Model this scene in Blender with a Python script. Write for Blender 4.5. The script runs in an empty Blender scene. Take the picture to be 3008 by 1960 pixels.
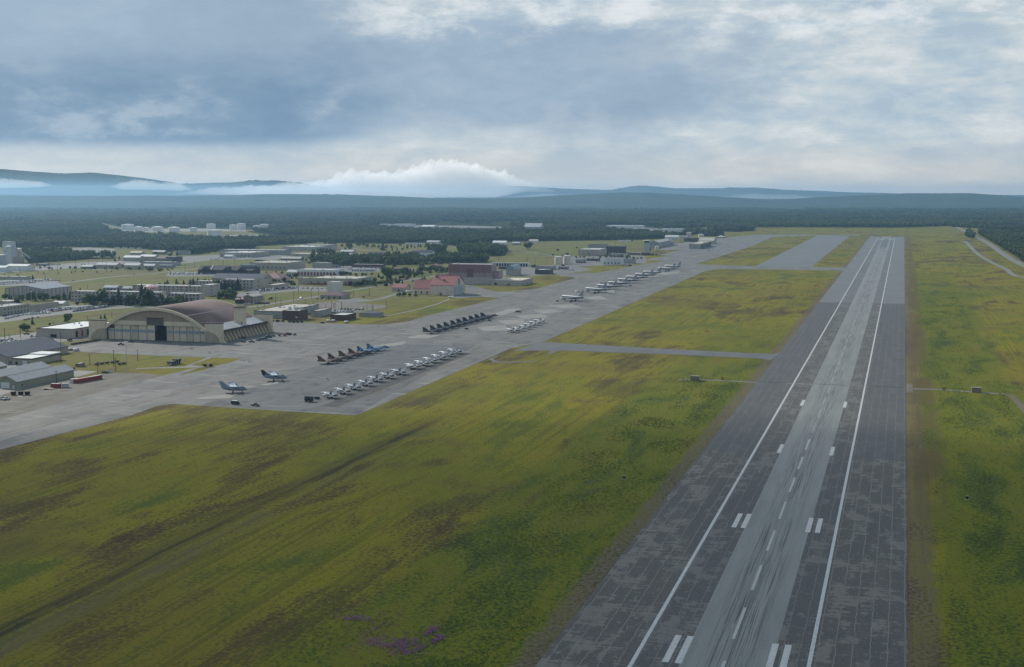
import bpy, bmesh, math, random
import numpy as np
from mathutils import Vector, Matrix, noise
from mathutils.geometry import tessellate_polygon
random.seed(7)
RNG = np.random.default_rng(7)
S = bpy.context.scene
COL = S.collection
R = math.radians

# ------------------------------------------------------------------ camera
cam_d = bpy.data.cameras.new('camera')
cam = bpy.data.objects.new('camera', cam_d)
COL.objects.link(cam)
cam_d.sensor_width = 36.0
cam_d.lens = 4016.0 / 3008.0 * 36.0
cam_d.clip_start = 1.0
cam_d.clip_end = 90000.0
cam.location = (0, 0, 124.2)
cam.rotation_euler = (R(90) - math.atan(412 / 4016.0), 0, R(15.91))
S.camera = cam

# ------------------------------------------------------------------ node helper
class NT:
    def __init__(self, tree):
        self.t = tree
        self.n = tree.nodes
        self.l = tree.links
    def put(self, sock, v):
        if isinstance(v, bpy.types.NodeSocket):
            self.l.new(v, sock)
        elif v is not None:
            if sock.type == 'RGBA' and len(v) == 3:
                v = (*v, 1)
            sock.default_value = v
    def new(self, typ, ins=None, **props):
        nd = self.n.new(typ)
        for k, v in props.items():
            setattr(nd, k, v)
        for k, v in (ins or {}).items():
            self.put(nd.inputs[k], v)
        return nd
    def m(self, op, a, b=None, c=None, clamp=False):
        nd = self.n.new('ShaderNodeMath')
        nd.operation = op
        nd.use_clamp = clamp
        self.put(nd.inputs[0], a)
        if b is not None: self.put(nd.inputs[1], b)
        if c is not None: self.put(nd.inputs[2], c)
        return nd.outputs[0]
    def smooth(self, v, a, b):
        nd = self.n.new('ShaderNodeMapRange')
        nd.interpolation_type = 'SMOOTHSTEP'
        self.put(nd.inputs['Value'], v)
        nd.inputs['From Min'].default_value = a
        nd.inputs['From Max'].default_value = b
        return nd.outputs[0]
    def mix(self, f, a, b, mode='MIX'):
        nd = self.n.new('ShaderNodeMix')
        nd.data_type = 'RGBA'
        nd.blend_type = mode
        self.put(nd.inputs[0], f)
        self.put(nd.inputs[6], a)
        self.put(nd.inputs[7], b)
        return nd.outputs[2]
    def scale(self, vec, s):
        nd = self.n.new('ShaderNodeVectorMath')
        nd.operation = 'MULTIPLY'
        self.put(nd.inputs[0], vec)
        nd.inputs[1].default_value = s
        return nd.outputs[0]
    def noise(self, vec, sc, det=4, rough=.55, dist=0.0):
        nd = self.n.new('ShaderNodeTexNoise')
        self.put(nd.inputs['Vector'], vec)
        nd.inputs['Scale'].default_value = sc
        nd.inputs['Detail'].default_value = det
        nd.inputs['Roughness'].default_value = rough
        nd.inputs['Distortion'].default_value = dist
        return nd.outputs['Fac']
    def ramp(self, f, stops):
        nd = self.n.new('ShaderNodeValToRGB')
        self.put(nd.inputs[0], f)
        cr = nd.color_ramp
        while len(cr.elements) < len(stops):
            cr.elements.new(.5)
        for e, (p, c) in zip(cr.elements, stops):
            e.position = p
            e.color = (*c, 1) if len(c) == 3 else c
        return nd.outputs[0]

# ------------------------------------------------------------------ world: daylight sky with a broken cloud sheet
SUN_AZ = 59.0      # degrees from +Y towards -X
SUN_EL = 29.0
W = bpy.data.worlds.new('World')
S.world = W
W.use_nodes = True
w = NT(W.node_tree)
w.n.clear()
sky = w.new('ShaderNodeTexSky', sky_type='NISHITA', sun_disc=False)
sky.sun_elevation = R(SUN_EL)
sky.sun_rotation = R(-SUN_AZ)
sky.altitude = 160
sky.air_density = 1.0
sky.dust_density = 1.5
tc = w.new('ShaderNodeTexCoord')
D = tc.outputs['Generated']
sx = w.new('ShaderNodeSeparateXYZ', {0: D})
az = w.m('MULTIPLY', w.m('ARCTAN2', sx.outputs[0], sx.outputs[1]), 57.2958)      # 0 = along the runway, negative = left
el = w.m('MULTIPLY', w.m('ARCSINE', sx.outputs[2]), 57.2958)
flat = w.scale(D, (1, 1, 2.3))
flat2 = w.scale(D, (1, 1, 4.2))
n_big = w.noise(flat, 5.0, 6, .55, .6)
n_mid = w.noise(flat, 17, 9, .6, .15)
n_wisp = w.noise(flat2, 10, 9, .62, .35)
n_fine = w.noise(w.scale(D, (1, 1, 2.8)), 40, 8, .62, .2)
wob = w.m('MULTIPLY', w.m('SUBTRACT', n_mid, .5), 2.6)
wob2 = w.m('MULTIPLY', w.m('SUBTRACT', n_big, .5), 9.0)
e_w = w.m('ADD', el, wob)
a_w = w.m('ADD', w.m('ADD', az, wob2), w.m('MULTIPLY', w.m('SUBTRACT', n_mid, .5), 8))
# grey-blue sheet: above about two degrees, open on the right
lift = w.m('MULTIPLY', w.smooth(az, -25, -19), .75)
e_lo = w.m('SUBTRACT', w.m('ADD', el, w.m('MULTIPLY', wob, .42)), lift)
low = w.m('ADD', w.m('MULTIPLY', w.smooth(e_lo, 1.45, 2.25), w.smooth(az, -20, -25)), w.m('MULTIPLY', w.smooth(e_lo, .9, 2.9), w.smooth(az, -25, -20)), clamp=True)
slope = w.m('ADD', a_w, w.m('MULTIPLY', el, -.75))
over = w.m('MULTIPLY', w.smooth(el, 9.0, 14.0), w.smooth(n_big, .36, .46))
behind = w.m('MULTIPLY', w.smooth(slope, 8.0, 20.0), w.smooth(n_big, .42, .52))
right = w.m('ADD', w.smooth(slope, -7.0, -14.0), w.m('ADD', over, behind), clamp=True)
sheet = w.m('MULTIPLY', low, right)
# bright break over the top
el8 = w.m('ADD', el, w.m('MULTIPLY', wob, .7))
brk = w.m('MULTIPLY', w.m('MULTIPLY', w.smooth(el8, 6.1, 7.2), w.smooth(el8, 11.0, 8.6)), w.smooth(w.m('ADD', az, wob2), -27, -19))
sheet = w.m('MULTIPLY', sheet, w.m('SUBTRACT', 1, w.m('MULTIPLY', brk, .9)))
deep = w.m('MULTIPLY', w.m('MULTIPLY', w.smooth(a_w, -18, -27), w.smooth(e_w, 6.6, 3.6)), low)
wisps = w.smooth(n_wisp, .46, .68)
bright = w.ramp(w.m('ADD', w.m('ADD', w.m('MULTIPLY', n_mid, .55), w.m('MULTIPLY', n_fine, .45)), w.m('MULTIPLY', w.m('SUBTRACT', n_wisp, .5), .9)),
                [(.34, (.37, .465, .55)), (.44, (.435, .52, .58)), (.52, (.495, .56, .595)), (.60, (.57, .615, .63)), (.72, (.67, .70, .71))])
horizon = w.smooth(el, 2.6, .5)
bright = w.mix(w.m('MULTIPLY', horizon, .75), bright, w.ramp(n_wisp, [(.36, (.50, .515, .51)), (.55, (.585, .565, .52)), (.7, (.68, .645, .58))]))
greyc = w.ramp(w.m('ADD', w.m('MULTIPLY', n_big, .7), w.m('MULTIPLY', n_fine, .3)), [(.36, (.265, .355, .46)), (.49, (.30, .395, .495)), (.60, (.355, .44, .525))])
deepc = w.ramp(n_mid, [(.36, (.155, .255, .375)), (.50, (.19, .29, .405)), (.62, (.27, .365, .46))])
greyc = w.mix(w.m('MULTIPLY', deep, .85), greyc, deepc)
greyc = w.mix(w.m('MULTIPLY', w.smooth(n_mid, .53, .68), w.m('MULTIPLY', w.smooth(el, 5.2, 2.6), .34)), greyc, (.50, .56, .61))
greyc = w.mix(w.m('MULTIPLY', w.m('MULTIPLY', w.smooth(el, 4.0, 7.0), w.smooth(az, -22, -34)), .35), greyc, (.33, .44, .55))
cl = w.mix(sheet, bright, greyc)
cl = w.mix(w.m('MULTIPLY', w.m('MULTIPLY', brk, w.smooth(w.m('ADD', w.m('MULTIPLY', n_mid, .6), w.m('MULTIPLY', n_fine, .4)), .44, .62)), .75), cl, (.70, .735, .755))
# overhead and behind, outside this strip, the same broken cover goes on
hole = w.m('MULTIPLY', w.smooth(w.noise(flat2, 9, 6, .55, .8), .60, .72), w.smooth(slope, -14, -6))
cover = w.m('SUBTRACT', 1.0, w.m('MULTIPLY', w.m('MULTIPLY', hole, w.smooth(el, 3.5, 6)), .45))
STR = .1
clb = w.new('ShaderNodeVectorMath', {0: cl, 1: (1.13 / STR, 1.14 / STR, 1.15 / STR)}, operation='MULTIPLY').outputs[0]
bg = w.new('ShaderNodeBackground', {'Color': w.mix(cover, sky.outputs[0], clb), 'Strength': STR})
wo = w.new('ShaderNodeOutputWorld', {'Surface': bg.outputs[0]})

sun_d = bpy.data.lights.new('sun', 'SUN')
sun_d.energy = 4.6
sun_d.angle = R(0.6)
sun_d.color = (1.0, .93, .82)
sun = bpy.data.objects.new('sun', sun_d)
COL.objects.link(sun)
to_sun = Vector((-math.sin(R(SUN_AZ)) * math.cos(R(SUN_EL)), math.cos(R(SUN_AZ)) * math.cos(R(SUN_EL)), math.sin(R(SUN_EL))))
sun.rotation_euler = to_sun.to_track_quat('Z', 'Y').to_euler()
sun.location = to_sun * 500

S.view_settings.view_transform = 'Standard'
S.view_settings.look = 'None'
S.view_settings.exposure = 0.0
S.view_settings.gamma = 1.0
S.view_settings.use_curve_mapping = False
S.render.engine = 'CYCLES'
cy = S.cycles
cy.max_bounces = 6
cy.diffuse_bounces = 2
cy.glossy_bounces = 2
cy.transmission_bounces = 2
cy.volume_bounces = 3
cy.transparent_max_bounces = 6
cy.use_denoising = True
cy.denoiser = 'OPENIMAGEDENOISE'
cy.denoising_prefilter = 'NONE'
cy.sample_clamp_direct = 4.0
cy.sample_clamp_indirect = 4.0

# ------------------------------------------------------------------ surveyed positions, in metres (x across the runway, y along it)
BUILD = [('workshop','tan workshop under a dark slate blue gabled roof beside white roofed annex','building',-668.2,-625.4,852.0,927.0,5.1,'gy',7,'tan','slate',''),('annex_building','low tan annex with stepped white flat roofs and one pale garage door','building',-621.5,-605.1,851.4,887.3,4.5,'step',0.5,'tan','white','D1'),('storage_shed','nearest of the long grey roofed storage sheds,with wide white end door','building',-554.1,-540.3,744.1,806.6,4.6,'gy',3.2,'olive','grey','W1'),('storage_shed','middle grey roofed storage shed,directly behind the nearest long shed','building',-578.4,-564.2,753.2,814.6,4.9,'gy',3.2,'olive','grey',''),('storage_shed','farthest grey roofed storage shed,only its corner showing beside annex building','building',-613.9,-598.0,771.4,813.4,4.8,'gy',3.2,'olive','grey',''),('office_building','long tan flat roofed office with white roof joined to arched hangar','building',-720.6,-684.5,1022.0,1092.0,7.4,'flat',0.6,'tanp','white','H1'),('barracks_block','two storey tan block with small square windows beside the big car park','building',-901.5,-879.7,1193.6,1237.8,8.5,'flat',0.6,'tan','grey','S2'),('low_building','low tan building with pale flat roof at the back of car park','building',-890.5,-885.5,1245.4,1297.9,5.5,'flat',0.6,'tan','greyw',''),('low_building','low dark edged flat roofed building behind the two storey tan block','building',-988.2,-963.7,1319.6,1341.6,2.9,'flat',0.5,'tan','grey',''),('warehouse','wide ribbed tan warehouse with grey low pitched metal roof','building',-1032.5,-979.4,1406.5,1462.3,10.7,'gy',4.0,'ribt','greyr',''),('dormitory','three storey cream dormitory nearest the ribbed tan warehouse','building',-919.0,-878.3,1371.5,1384.5,12.0,'flat',0.5,'dorm','white','F3x9'),('dormitory','longest three storey cream dormitory behind spruces,left of the arched roof','building',-876.8,-807.2,1377.3,1390.3,12.1,'flat',0.5,'dorm','white','F3x15'),('dormitory','three storey cream dormitory right behind the top of arched hangar roof','building',-801.2,-761.1,1382.8,1395.8,11.0,'flat',0.5,'dorm','white','F3x9'),('dormitory','second row cream dormitory with a flat white roof behind striped dome','building',-925.8,-830.3,1514.2,1528.2,9.8,'flat',0.5,'dorm','white','F3x16'),('dormitory_wing','taller end wing closing the second row cream dormitory','building',-817.2,-806.9,1490.2,1518.8,13.1,'flat',0.5,'dorm','white','S3'),('dormitory','third row cream dormitory half hidden behind dark spruces','building',-896.8,-861.9,1620.3,1633.3,8.8,'flat',0.5,'dorm','white','F3x7'),('dormitory','cream dormitory behind tall spruce row with two window columns at its end','building',-851.6,-806.7,1607.0,1621.0,12.6,'flat',0.5,'dorm','white','F3x9'),('dormitory_wing','tan stair wing with a dark roof at end of the last dormitory','building',-817.3,-807.3,1628.6,1653.2,12.2,'flat',0.5,'tanp','slate','F2x2'),('mess_hall','long hall under a plain dark grey roof behind the dormitories','building',-917.3,-840.3,1703.4,1733.4,7.2,'gx',6,'tan','slate',''),('lodge','long black roofed lodge with dark brown walls and gables','building',-1049.0,-955.6,1903.3,1929.3,6.3,'gx',6,'dark','black',''),('shopping_hall','broad tan flat roofed hall with small dark doors behind black lodge','building',-1024.9,-958.4,2029.8,2102.7,11.5,'flat',0.6,'tan','tanr','F1x9'),('shop_block','pale tan block continuing the broad flat roofed hall to its right','building',-939.6,-912.2,2088.7,2108.7,9.3,'flat',0.6,'tan','greyw',''),('fire_station','long white garage building with a row of brick red doors','building',-877.5,-814.8,1894.5,1927.3,9.5,'flat',0.6,'white','greyw','F1x12r'),('flat_hall','wide tan flat hall with dark red base and scattered doors','building',-778.9,-708.8,1717.1,1776.9,8.6,'flat',0.7,'tan','tanr','F1x7'),('flat_hall_wing','small recessed tan wing at the left end of wide tan hall','building',-795.4,-780.4,1720.5,1738.5,8.2,'flat',0.6,'tan','tanr',''),('block_tower','plain windowless pale tower block behind the purple roofed house','building',-694.4,-678.9,1587.9,1601.9,12.9,'flat',0.5,'creamw','white',''),('clubhouse','low grey walled clubhouse with spreading plum brown hip roof','building',-661.2,-632.7,1491.0,1513.4,4.1,'hip',4.5,'tan','plum','F1x4'),('ribbed_shed','small ribbed tan shed standing just right of control tower','building',-716.8,-705.6,1404.1,1430.0,7.6,'gy',2,'ribt','tanr',''),('chapel','chapel with pale walls and a rose red hip roof','building',-865.5,-837.4,1753.4,1783.4,5.2,'hip',8,'pink','rosy','F1x6'),('guard_building','small flat building among the cars by dormitory end','building',-793.4,-782.8,1621.0,1662.1,5.3,'flat',0.4,'tan','greyw',''),('operations_hall','large low hall with pale roof just behind the arched hangar tower','building',-623.9,-592.8,1243.3,1333.3,6.7,'flat',0.5,'greyt','tanr',''),('operations_block','dark brown brick block with rooftop fans in front of pale hall','building',-585.4,-567.8,1228.6,1249.5,8.9,'flat',0.5,'brick','greyw',''),('operations_wing','grey low wing right of dark brown brick block','building',-573.3,-564.8,1268.4,1302.2,5.7,'flat',0.5,'greyt','tanr',''),('brick_hut','low brown brick hut with pale roof beside parked white trucks','building',-537.9,-521.8,1236.8,1263.7,5.2,'flat',0.5,'brick','greyw',''),('low_house','low grey house with dark hip roof beside the brown brick hut','building',-526.2,-505.8,1281.4,1297.4,3.8,'hip',2,'greyt','slate',''),('hangar_annex','lower red roofed annex joined to left end of tall red roofed hangar','building',-579.5,-557.5,1587.3,1614.0,7.4,'gx',10,'pinkc','red','F1x3'),('red_roof_hangar','tall hangar with steep red roof and cream walls','hangar',-555.2,-524.7,1581.2,1623.8,12.5,'gxr',11,'pinkc','red',''),('brick_hangar','huge mauve hangar with dark red top band and tall central door slot','hangar',-602.0,-540.0,1791.9,1815.9,26.6,'flat',0.6,'rose2','greyw',''),('hangar_stair_block','mauve stair block stuck to right end of the mauve hangar','building',-541.4,-531.5,1798.2,1818.2,17.6,'flat',0.6,'rose','greyw',''),('hangar_lean_to','pale pink lean-to along the foot of mauve hangar','building',-577.4,-539.1,1783.2,1808.1,9.0,'flat',0.6,'rosel','greyw',''),('hangar_wing','pale pink low wing with small dark doors right of mauve hangar','building',-535.1,-492.0,1771.3,1832.7,6.9,'flat',0.6,'rosel','creamr','S1'),('garage_row','long low garage row with many dark openings beyond the mauve hangar','building',-676.9,-610.8,2241.1,2253.1,6.1,'flat',0.4,'white','tanr','F1x14g'),('quonset_hangar','barrel roofed blue grey shelter behind the mauve hangar wing','building',-576.6,-563.4,1989.3,2028.1,7.7,'barrel',8,'tan','blueg',''),('covered_shed','dark open fronted shed with wide pale roof beside the two cream silos','building',-543.9,-522.5,2036.9,2067.8,6.3,'flat',0.8,'darkt','greyw',''),('low_hall','low grey hall with a flat tan roof behind open fronted shed','building',-575.8,-545.6,2158.7,2178.7,5.5,'flat',0.5,'greyt','tanr',''),('depot','tan depot with one black doorway beyond the twin silos','building',-624.9,-581.3,2676.8,2746.3,11.9,'flat',0.5,'pinkt','greyw','F1x1'),('depot_hall','grey hall with dark flat roof rising behind the tan depot','building',-669.3,-628.8,2964.9,2984.9,10.7,'flat',0.5,'greyt','slate',''),('plant_building','dark plant building cluttered with pipes right of the tan depot','building',-591.9,-553.2,2790.9,2810.9,13.9,'flat',0.5,'darkt','slate',''),('pump_house','small white pump house with columns by the taxi lane','building',-500.9,-469.8,2337.6,2362.6,9.1,'flat',0.5,'white','slate','F1x5'),('long_store','low grey store building right of the white pump house','building',-480.4,-457.5,2393.8,2413.2,7.3,'flat',0.5,'greyt','greyr',''),('cargo_shed','long grey cargo shed beside the small pale tank','building',-560.4,-537.0,3112.3,3286.3,11.5,'gy',4,'greyt','greyt2',''),('flight_shed','long tan flight shed with row of dark bay doors on its side','building',-461.4,-435.0,3070.1,3245.8,10.8,'flat',0.6,'tan','tanr','S1'),('gabled_hall','tan gabled hall right behind the long tan flight shed','building',-481.8,-444.2,3362.5,3412.3,8.1,'gx',7,'tan','tanr',''),('dark_store','dark low store in front of the cream water towers','building',-542.2,-505.8,3518.3,3548.3,8.5,'flat',0.6,'darkt','slate',''),('white_shed','thin white roofed shed left of the cream towers','building',-610.5,-585.0,3844.4,3870.4,4.2,'flat',0.4,'white','white',''),('small_terminal','small grey hip roofed terminal alone at the far apron edge','building',-498.1,-477.3,3831.9,3851.9,3.3,'hip',4,'greyt','greyw',''),('white_roof_hall','tan hall with bright white roof far left of oil tanks','building',-1378.4,-1344.4,2224.5,2242.5,6.8,'gx',3,'tan','white',''),('white_roof_hall','tan hall with white roof touching the brown school hall','building',-1359.3,-1328.2,2249.3,2267.3,7.7,'gx',3,'tan','white',''),('school_hall','broad brown roofed school hall beyond the mown field','building',-1314.0,-1278.1,2229.1,2259.1,5.4,'gx',4,'brownl','brown',''),('row_house','low grey row house,leftmost one beyond the mown field','building',-1285.9,-1248.0,1993.0,2009.0,6.2,'gx',3,'tan','greyw',''),('row_house','low grey row house under the brown school hall','building',-1228.1,-1200.5,1983.4,1999.4,6.7,'gx',3,'tan','greyw',''),('long_annex','long grey annex stretching below the brown school hall','building',-1271.1,-1203.1,2103.0,2125.0,5.8,'flat',0.5,'greyt','greyw',''),('tan_barn','tan barn against the dark wood near the row of white buses','building',-1505.5,-1479.9,2455.1,2469.1,4.2,'gx',3,'tan','creamr',''),('wood_edge_house','brown house at the wood edge right of the tan barn','building',-1471.0,-1443.7,2483.0,2497.0,5.3,'gx',3,'brownl','greyw',''),('plant_shed','white shed with bright roof at the foot of concrete plant','building',-1388.6,-1349.6,1896.0,1915.5,7.8,'gx',2.5,'white','white',''),('plant_shed','white plant shed at photo edge left of the other one','building',-1395.7,-1363.4,1859.6,1875.6,7.1,'gx',2.5,'white','white',''),('flat_store','long pale flat store behind the far left row of cars','building',-1264.8,-1213.5,1698.0,1712.0,4.3,'flat',0.4,'tan','greyw',''),('supply_depot','long tan supply depot with stepped grey roof below the wood','building',-1281.3,-1215.6,2413.2,2496.0,8.7,'flat',0.6,'tan','greyw','F1x9'),('supply_depot_hall','upper hall rising behind the long tan supply depot','building',-1345.2,-1204.0,2533.8,2573.8,9.0,'flat',0.6,'greyt','greyw',''),('laundry_hall','pale pinkish hall right of the supply depot','building',-1292.1,-1218.4,2715.6,2817.7,8.8,'flat',0.6,'rosel','greyw','F1x2'),('laundry_block','high back block of the pale pinkish hall','building',-1278.9,-1212.6,2798.5,2828.5,10.7,'flat',0.6,'rosel','greyw',''),('long_pink_store','long low pinkish store in front of the laundry hall','building',-1164.1,-1037.1,2480.2,2520.2,5.1,'flat',0.6,'rosel','creamr',''),('small_flat_store','small flat store beside trees above the shopping hall','building',-1103.0,-1068.4,2317.6,2333.6,5.8,'flat',0.5,'tan','greyw',''),('wood_side_house','pale grey house at the front of dark wood','building',-1415.4,-1388.4,2481.2,2493.2,8.3,'flat',0.5,'greyt','greyw',''),('field_house','grey roofed house left of the tree belt on mown slope','building',-1082.0,-1054.7,2541.8,2555.8,8.2,'gx',3,'tan','greyw',''),('field_store','pinkish flat store half hidden by the tree belt','building',-1042.3,-1005.1,2590.5,2602.5,6.0,'flat',0.5,'pinkt','tanr',''),('white_house','white house with dark roof between two dark tree clumps','building',-931.1,-904.1,2591.6,2603.6,6.4,'gx',4,'white','slate',''),('brown_house','small brown house left of the white dark roofed house','building',-960.1,-944.0,2625.5,2637.5,6.8,'gx',3,'brownl','brown',''),('meadow_hall','white hall on the far meadow before the pines','building',-1116.5,-1084.7,3156.6,3170.6,6.3,'gx',3,'white','greyw',''),('meadow_shed','thin white shed left of hall on the far meadow','building',-1169.7,-1121.4,3146.1,3156.1,3.3,'flat',0.4,'white','greyw',''),('bright_barn','bright white barn at the edge of right hand tree clump','building',-941.9,-908.5,3132.5,3152.5,7.1,'gx',4,'white','white',''),('small_red_house','small pinkish house with red roof left of red roofed hangar annex','building',-621.1,-603.0,1623.1,1643.2,5.2,'gx',4,'pinkt','red','F1x1'),('brown_villa','flat brown villa left of the brick red roofed house','building',-755.2,-741.3,2099.4,2113.4,4.9,'flat',0.4,'brick','greyw',''),('red_brown_villa','villa with brick red hip roof behind red roofed hangar','building',-744.0,-732.0,2120.4,2138.4,5.4,'hip',4,'brick','red',''),('cottage','cream cottage at the wood edge on the far mown slope','building',-902.0,-879.7,3319.3,3333.3,5.6,'gx',3,'white','creamr',''),('low_cottage','low grey cottage left of dark tree on the far slope','building',-908.2,-889.4,3187.1,3199.1,4.1,'gx',3,'brownl','greyw',''),('white_barracks','long white barracks among the far woods','building',-1842.8,-1765.4,4829.7,4869.7,8.9,'flat',0.6,'white','white','F1x8'),('bright_depot','brilliant white depot roof in the far woods','building',-1661.9,-1615.2,4643.6,4683.6,5.9,'gx',4,'white','white',''),('small_far_hall','small pale hall left of long white barracks in the woods','building',-1936.7,-1898.3,4939.2,4969.2,5.7,'flat',0.4,'white','white',''),('far_hangar','pale pitched hangar alone in the middle of far woods','building',-1224.4,-1166.1,4443.6,4483.6,11.7,'gx',12,'greyt','greyw',''),('white_depot','longest white depot beyond the woods right of centre','building',-1038.5,-907.7,4900.6,4960.6,6.7,'flat',0.5,'white','white',''),('white_depot','right hand white depot beyond the woods near two towers','building',-741.7,-670.1,4330.6,4380.6,10.6,'flat',0.5,'white','white',''),('white_strip_shed','low white shed on the far slope before the pine wood','building',-705.0,-668.9,3461.8,3475.8,3.2,'flat',0.4,'white','white',''),('bay_shed','small grey four bay shed on the grass wedge by the apron','building',-510.4,-506.7,878.2,890.8,2.3,'step',0.3,'greyt','slate','S1'),('hut','tiny brown hut beside a dirt track left of service carts','building',-569.5,-565.6,852.4,858.4,2.3,'flat',0.2,'brownl','tanr',''),('arrestor_shed','small tan equipment shed on strip left of the runway','building',-133.2,-127.8,901.2,905.2,2.9,'flat',0.2,'shed','shedr',''),('arrestor_shed','small tan equipment shed on strip right of the runway','building',44.4,50.2,895.6,899.6,2.9,'flat',0.2,'shed','shedr',''),('yard_shed','small grey shed at left end of the far depot yard','building',-1436.3,-1415.5,2042.4,2054.4,3.0,'flat',0.4,'greyt','greyw','F1x4'),('row_house','low brown row house left of the grey ones','building',-1304.4,-1283.3,1976.0,1990.0,3.7,'gx',2.5,'brownl','greyw',''),('dark_block','dark flat block between the two grey row houses','building',-1268.9,-1254.7,2026.6,2040.6,4.8,'flat',0.4,'darkt','slate',''),('row_house','tan row house beneath the long grey annex','building',-1216.9,-1194.6,2020.0,2034.0,4.3,'gx',2.5,'tan','greyw','F1x4'),('flat_block','flat grey block at right end beneath the long annex','building',-1204.6,-1176.5,2044.1,2060.1,4.0,'flat',0.4,'greyt','greyw','F1x4'),('site_hut','pale site hut behind the big car park','building',-910.7,-897.3,1322.5,1334.5,2.1,'gx',2,'white','white','F1x4'),('garden_hall','blue grey roofed hall peeking over the longest dormitory','building',-991.2,-971.5,1550.0,1564.0,3.1,'gx',2.5,'greyt','blueg','F1x4'),('garden_hall','brown hall peeking over longest dormitory,right of blue grey one','building',-962.3,-945.0,1549.1,1561.1,2.5,'gx',2.5,'brownl','greyr',''),('dark_store_block','dark store block left of the supply yard','building',-1294.2,-1272.1,2230.8,2252.8,7.9,'flat',0.5,'darkt','slate',''),('supply_shed','small white shed before the supply depot','building',-1245.6,-1228.3,2362.1,2376.1,4.6,'gx',2.5,'white','greyw','F1x4'),('tree_side_hall','brown hall beside trees above the shopping hall','building',-1082.3,-1044.0,2267.7,2285.7,6.7,'gx',3,'brownl','tanr',''),('tree_belt_store','tan store in front of the long pinkish store','building',-1090.5,-1062.7,2409.3,2423.3,5.7,'flat',0.4,'tan','greyw','F1x4'),('corner_store','dark roofed corner store right of the pale tan block','building',-923.8,-910.3,2124.8,2138.8,4.0,'flat',0.4,'greyt','slate','F1x4'),('chapel_hall','white hall between the chapel and the red doored garage','building',-903.3,-887.2,1912.9,1926.9,4.6,'gx',3,'white','greyw','F1x4'),('white_trailer_home','left white trailer home before the villa yard','building',-846.7,-828.7,2033.6,2041.6,3.6,'flat',0.3,'white','white','F1x4'),('white_trailer_home','right white trailer home before the villa yard','building',-829.9,-811.9,2042.7,2050.7,3.3,'flat',0.3,'white','white','F1x4'),('yard_store','long brown yard store under the tree belt','building',-893.2,-837.9,2145.4,2161.4,4.8,'flat',0.4,'brick','tanr',''),('yard_block','dark yard block behind the big dark trees','building',-778.3,-760.7,2031.4,2041.4,5.3,'flat',0.4,'darkt','greyw',''),('generator_hut','dark generator hut before the long garage row','building',-638.5,-623.1,2159.5,2169.5,3.4,'flat',0.3,'darkt','slate',''),('pipe_store','grey pipe store right of low grey hall','building',-543.7,-528.6,2186.5,2198.5,3.7,'flat',0.4,'greyt','greyw','F1x4'),('valve_house','tan valve house left of white pump house','building',-561.0,-543.2,2382.9,2392.9,3.7,'gx',2.5,'tan','slate','F1x4'),('valve_block','dark valve block behind white pump house','building',-560.0,-537.5,2468.9,2480.9,4.1,'flat',0.4,'darkt','greyw',''),('plant_annex','grey plant annex in front of dark plant building','building',-549.5,-524.2,2626.4,2642.4,5.8,'flat',0.4,'greyt','greyw','F1x4'),('plant_store','brown plant store left of slim grey tower','building',-536.1,-508.5,2732.0,2752.0,4.5,'flat',0.4,'brownl','greyw',''),('far_store','grey far store left of the dark low store','building',-564.1,-536.3,3295.4,3325.4,7.3,'flat',0.4,'greyt','greyw','F1x4'),('far_store','pale pitched far store under the white roofed shed','building',-611.9,-576.3,3639.9,3669.9,8.0,'gx',4,'white','greyw','F1x4'),('road_hut','small brown hut by the road behind the tower','building',-696.5,-685.9,1400.9,1406.9,1.9,'flat',0.3,'brick','tanr','')]
TANK = [('oil_tank','leftmost and largest of far white oil tanks',-2528.2,4115.2,21.2,19.1,'wtank',0.05),('oil_tank','second white oil tank from the left,low and squat',-2454.2,4061.5,13.7,12.4,'wtank',0.15),('oil_tank','third and narrowest white oil tank from the left',-2413.5,4040.8,9.6,11.3,'wtank',0.15),('oil_tank','wide white oil tank in the middle of left tank row',-2372.8,4043.3,19.1,13.3,'wtank',0.12),('oil_tank','wide pale oil tank ending the left tank row',-2284.2,3995.4,19.0,13.5,'wtank',0.12),('oil_tank','small pale oil tank alone between the two tank rows',-2220.8,4006.5,12.1,12.6,'wtank',0.1),('oil_tank','tall white oil tank right behind the nearest one',-2300.1,4274.2,15.4,18.7,'wtank',0.05),('oil_tank','nearest white oil tank,standing in front of the others',-1910.8,3569.9,21.0,18.6,'wtank',0.05),('oil_tank','tall white oil tank,left one of an overlapping pair',-2180.0,4206.5,13.0,18.1,'wtank',0.05),('oil_tank','tall white oil tank,right one of an overlapping pair',-2180.8,4267.0,14.4,20.6,'wtank',0.05),('oil_tank','low white oil tank,left one of the rightmost pair',-2173.8,4369.4,12.9,12.2,'wtank',0.05),('oil_tank','rightmost white oil tank of the whole tank farm',-2158.0,4396.6,14.7,15.7,'wtank',0.05),('silo','tall pale grey silo in the middle of concrete plant',-1526.9,2094.1,5.3,30.4,'gsilo',0.25),('silo','tan topped silo at right of the concrete plant',-1534.4,2132.7,4.9,24.2,'tsilo',0.2),('silo','fat blue grey silo at the left of the concrete plant',-1508.3,2048.0,6.7,17.5,'bsilo',0.1),('storage_tank','left one of the two cream storage tanks behind the open shed',-579.5,2331.6,6.9,13.8,'ctank',0.06),('storage_tank','right one of the two cream storage tanks behind the open shed',-568.6,2350.4,6.7,14.7,'ctank',0.06),('storage_tank','small pale tank in front of the grey cargo shed',-516.2,2968.9,4.7,9.1,'ctank',0.08),('water_tank','squat cream water tank right of the white checkered one',-546.4,3863.4,7.8,9.3,'ctank',0.1),('water_tank','tall cream water tank behind the dark low store',-585.3,3895.7,7.1,13.5,'ctank',0.06)]
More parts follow.
